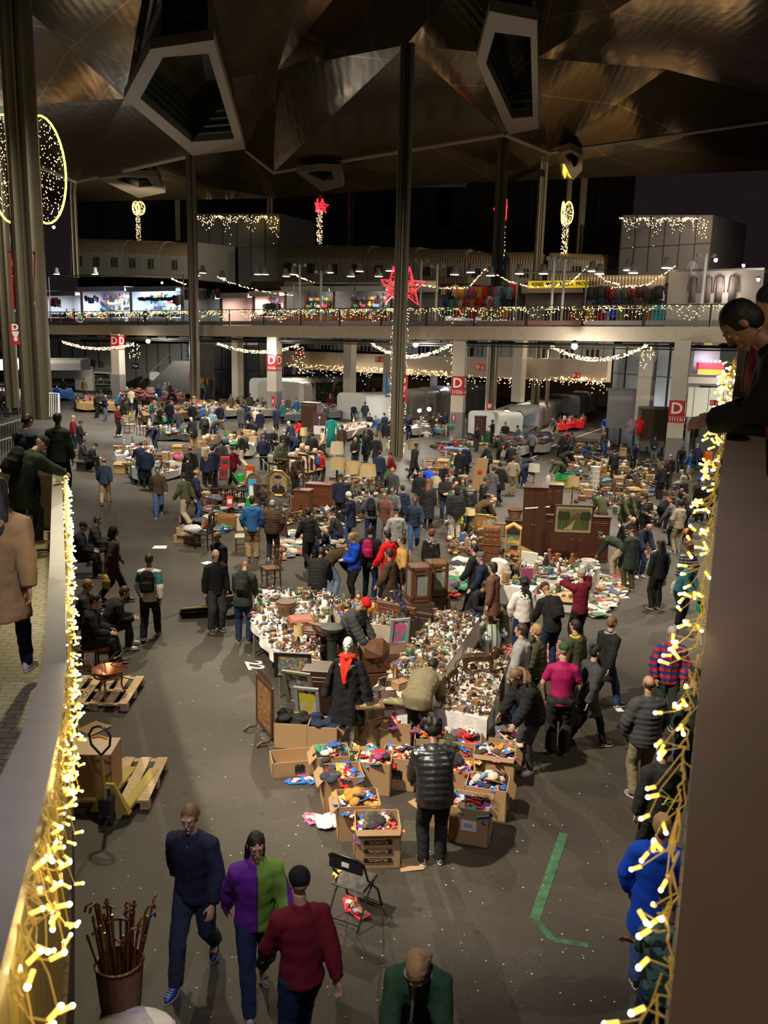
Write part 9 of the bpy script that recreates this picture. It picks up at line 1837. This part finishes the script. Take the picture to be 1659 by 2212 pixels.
simple('oval_mirror','mirror','oval wooden framed mirror above the green watering can',G(548,1072,.3),[('glass',B().ball((0,0,.5),(.28,.015,.4),n=20,k=12),mat('mirror_tan',(.35,.25,.12),.2,.6)),('frame',B().tube([V((.29*cos(a),0,.5+.41*sin(a))) for a in[2*pi*i/28 for i in range(29)]],.03),wood(W3))],-10)
simple('water_bottle','bottle','clear water bottle with blue cap in front of the low white table',G(1169,1302),[('bottle',B().lathe([(.04,0),(.042,.2),(.015,.28),(.015,.3)]),m_glass),('cap',B().lathe([(.018,.3),(.018,.33)]),mat('cap_blue',(.02,.1,.5)))])
simple('armchair','chair','white plastic chair with a black backpack beside the seated white hoodie',G(1135,1262),[('seat',B().box((0,0,.42),(.5,.48,.05),bev=.02),mat('plastic_w',(.62,.6,.56))),('backrest',B().box((0,.22,.68),(.48,.05,.45),bev=.02),mat('plastic_w',(.62,.6,.56)))]+[('leg',B().tube([(x,y,.4),(x*1.1,y*1.1,0)],.025),mat('plastic_w',(.62,.6,.56))) for x in(-.2,.2) for y in(-.2,.2)],-30)
o=put(backpack_mesh(),cloth(C['k'],.7),None,'backpack',MT.Translation(G(1112,1245,.55)),label='black backpack resting on the white plastic chair',cat='backpack')
# seats below seated people
for (px,py,yw,lab) in [(190,1018,-80,'dark bench under the seated pair beside the left ramp')]: simple('bench','bench',lab,G(px-6,py-4),[('seat',B().box((0,0,.42),(.6,1.3,.06)),mat('bench_dark',(.03,.028,.025)))]+[('leg',B().box((0,y,.2),(.4,.05,.4)),m_steeld) for y in(-.5,.5)])
for i,p in enumerate([o for o in list(SC.objects) if o.name.startswith('person') and o.get('label','').startswith('seated') or o.get('label','').startswith('person seated') or 'clothed person seated' in o.get('label','')]):
    q=p.location; lb=p['label']; 
    if 'bench' in lb or 'upper gallery' in lb: continue
    u=MT.Rotation(p.rotation_euler.z,3,'Z'); red='suitcase' in lb
    simple('stool','stool','low stool under the '+' '.join(lb.replace('person ','',1).split()[:11]) if not red else 'red case used as a seat by the left wall',q+u@V((0,-.02,0)),[('seat',B().box((0,0,.37),(.34,.34,.05)) if not red else B().box((0,0,.2),(.5,.36,.38),bev=.03),m_wd if not red else mat('rust_leather',(.28,.08,.05)))]+([('leg',B().tube([(x,y,.36),(x,y,0)],.018),m_steeld) for x in(-.14,.14) for y in(-.14,.14)] if not red else []),math.degrees(p.rotation_euler.z))
# the dog
b=B(); b.tube([(0,-.38,.46),(0,-.1,.45),(0,.18,.46),(0,.34,.50)],[.12,.125,.145,.12],n=12); b.tube([(0,.32,.52),(0,.45,.66),(0,.50,.72)],[.11,.08,.07],n=10); b.ball((0,.54,.74),(.07,.10,.075)); b.tube([(0,.6,.72),(0,.70,.69)],[.045,.032],n=8)
for s in(-1,1):
    b.ball((s*.07,.50,.73),(.02,.04,.065)); b.tube([(s*.08,.26,.45),(s*.09,.24,.24),(s*.09,.25,.05),(s*.09,.29,.03)],[.06,.038,.028,.032],n=8); b.tube([(s*.08,-.34,.44),(s*.09,-.24,.28),(s*.09,-.40,.16),(s*.09,-.37,.04),(s*.09,-.33,.025)],[.085,.055,.032,.026,.03],n=8)
b.tube([(0,-.46,.5),(0,-.6,.48),(0,-.7,.38),(0,-.74,.30)],[.035,.045,.04,.015],n=8)
me=remesh(b,.011,2,'dog',fold(.014,16)); me.materials.clear(); me.materials.append(mat('fur_golden',(.36,.15,.035),.9,0,18,.35,.6,60,bd=.02)); t=thing('dog','golden brown dog standing beside the person in the beige hoodie','dog',G(1484,1178),rad(170)); link('body',me,t); B().tube([V((.10*cos(a),.40+.03*sin(a),.60+.06*sin(a)*0+.07*sin(a))) for a in[2*pi*i/14 for i in range(15)]],.012,n=5).obj('collar',m_steeld,t)
# fire extinguisher and hose cabinet on the column
simple('fire_extinguisher','fire extinguisher','red fire extinguisher hanging on the third concrete column',G(984,962,.5)+V((-.1,-1.0,0)),[('cylinder',B().lathe([(.09,0),(.1,.03),(.1,.45),(.04,.52),(.03,.58)]),mat('ext_red',(.5,.01,.01),.3)),('valve',B().tube([(0,0,.56),(0,0,.63)],.02).tube([(-.06,0,.62),(.06,0,.65)],.012),m_dark),('hose',B().tube([(.03,0,.6),(.13,0,.5),(.12,0,.2)],.01),m_dark)])
for px,py,z,lab in [(590,867,71.5,'small red fire notice on the second concrete column'),(980,903,61.3,'small red fire hose notice on the third concrete column')]: simple('fire_notice','sign',lab,P(px,py,z),[('plate',B().box((0,0,0),(.26,.03,.9 if px<600 else .5)),m_red),('symbol',B().box((0,-.02,.05),(.08,.01,.2)).box((0,-.02,-.12),(.14,.01,.04)),m_signw)])
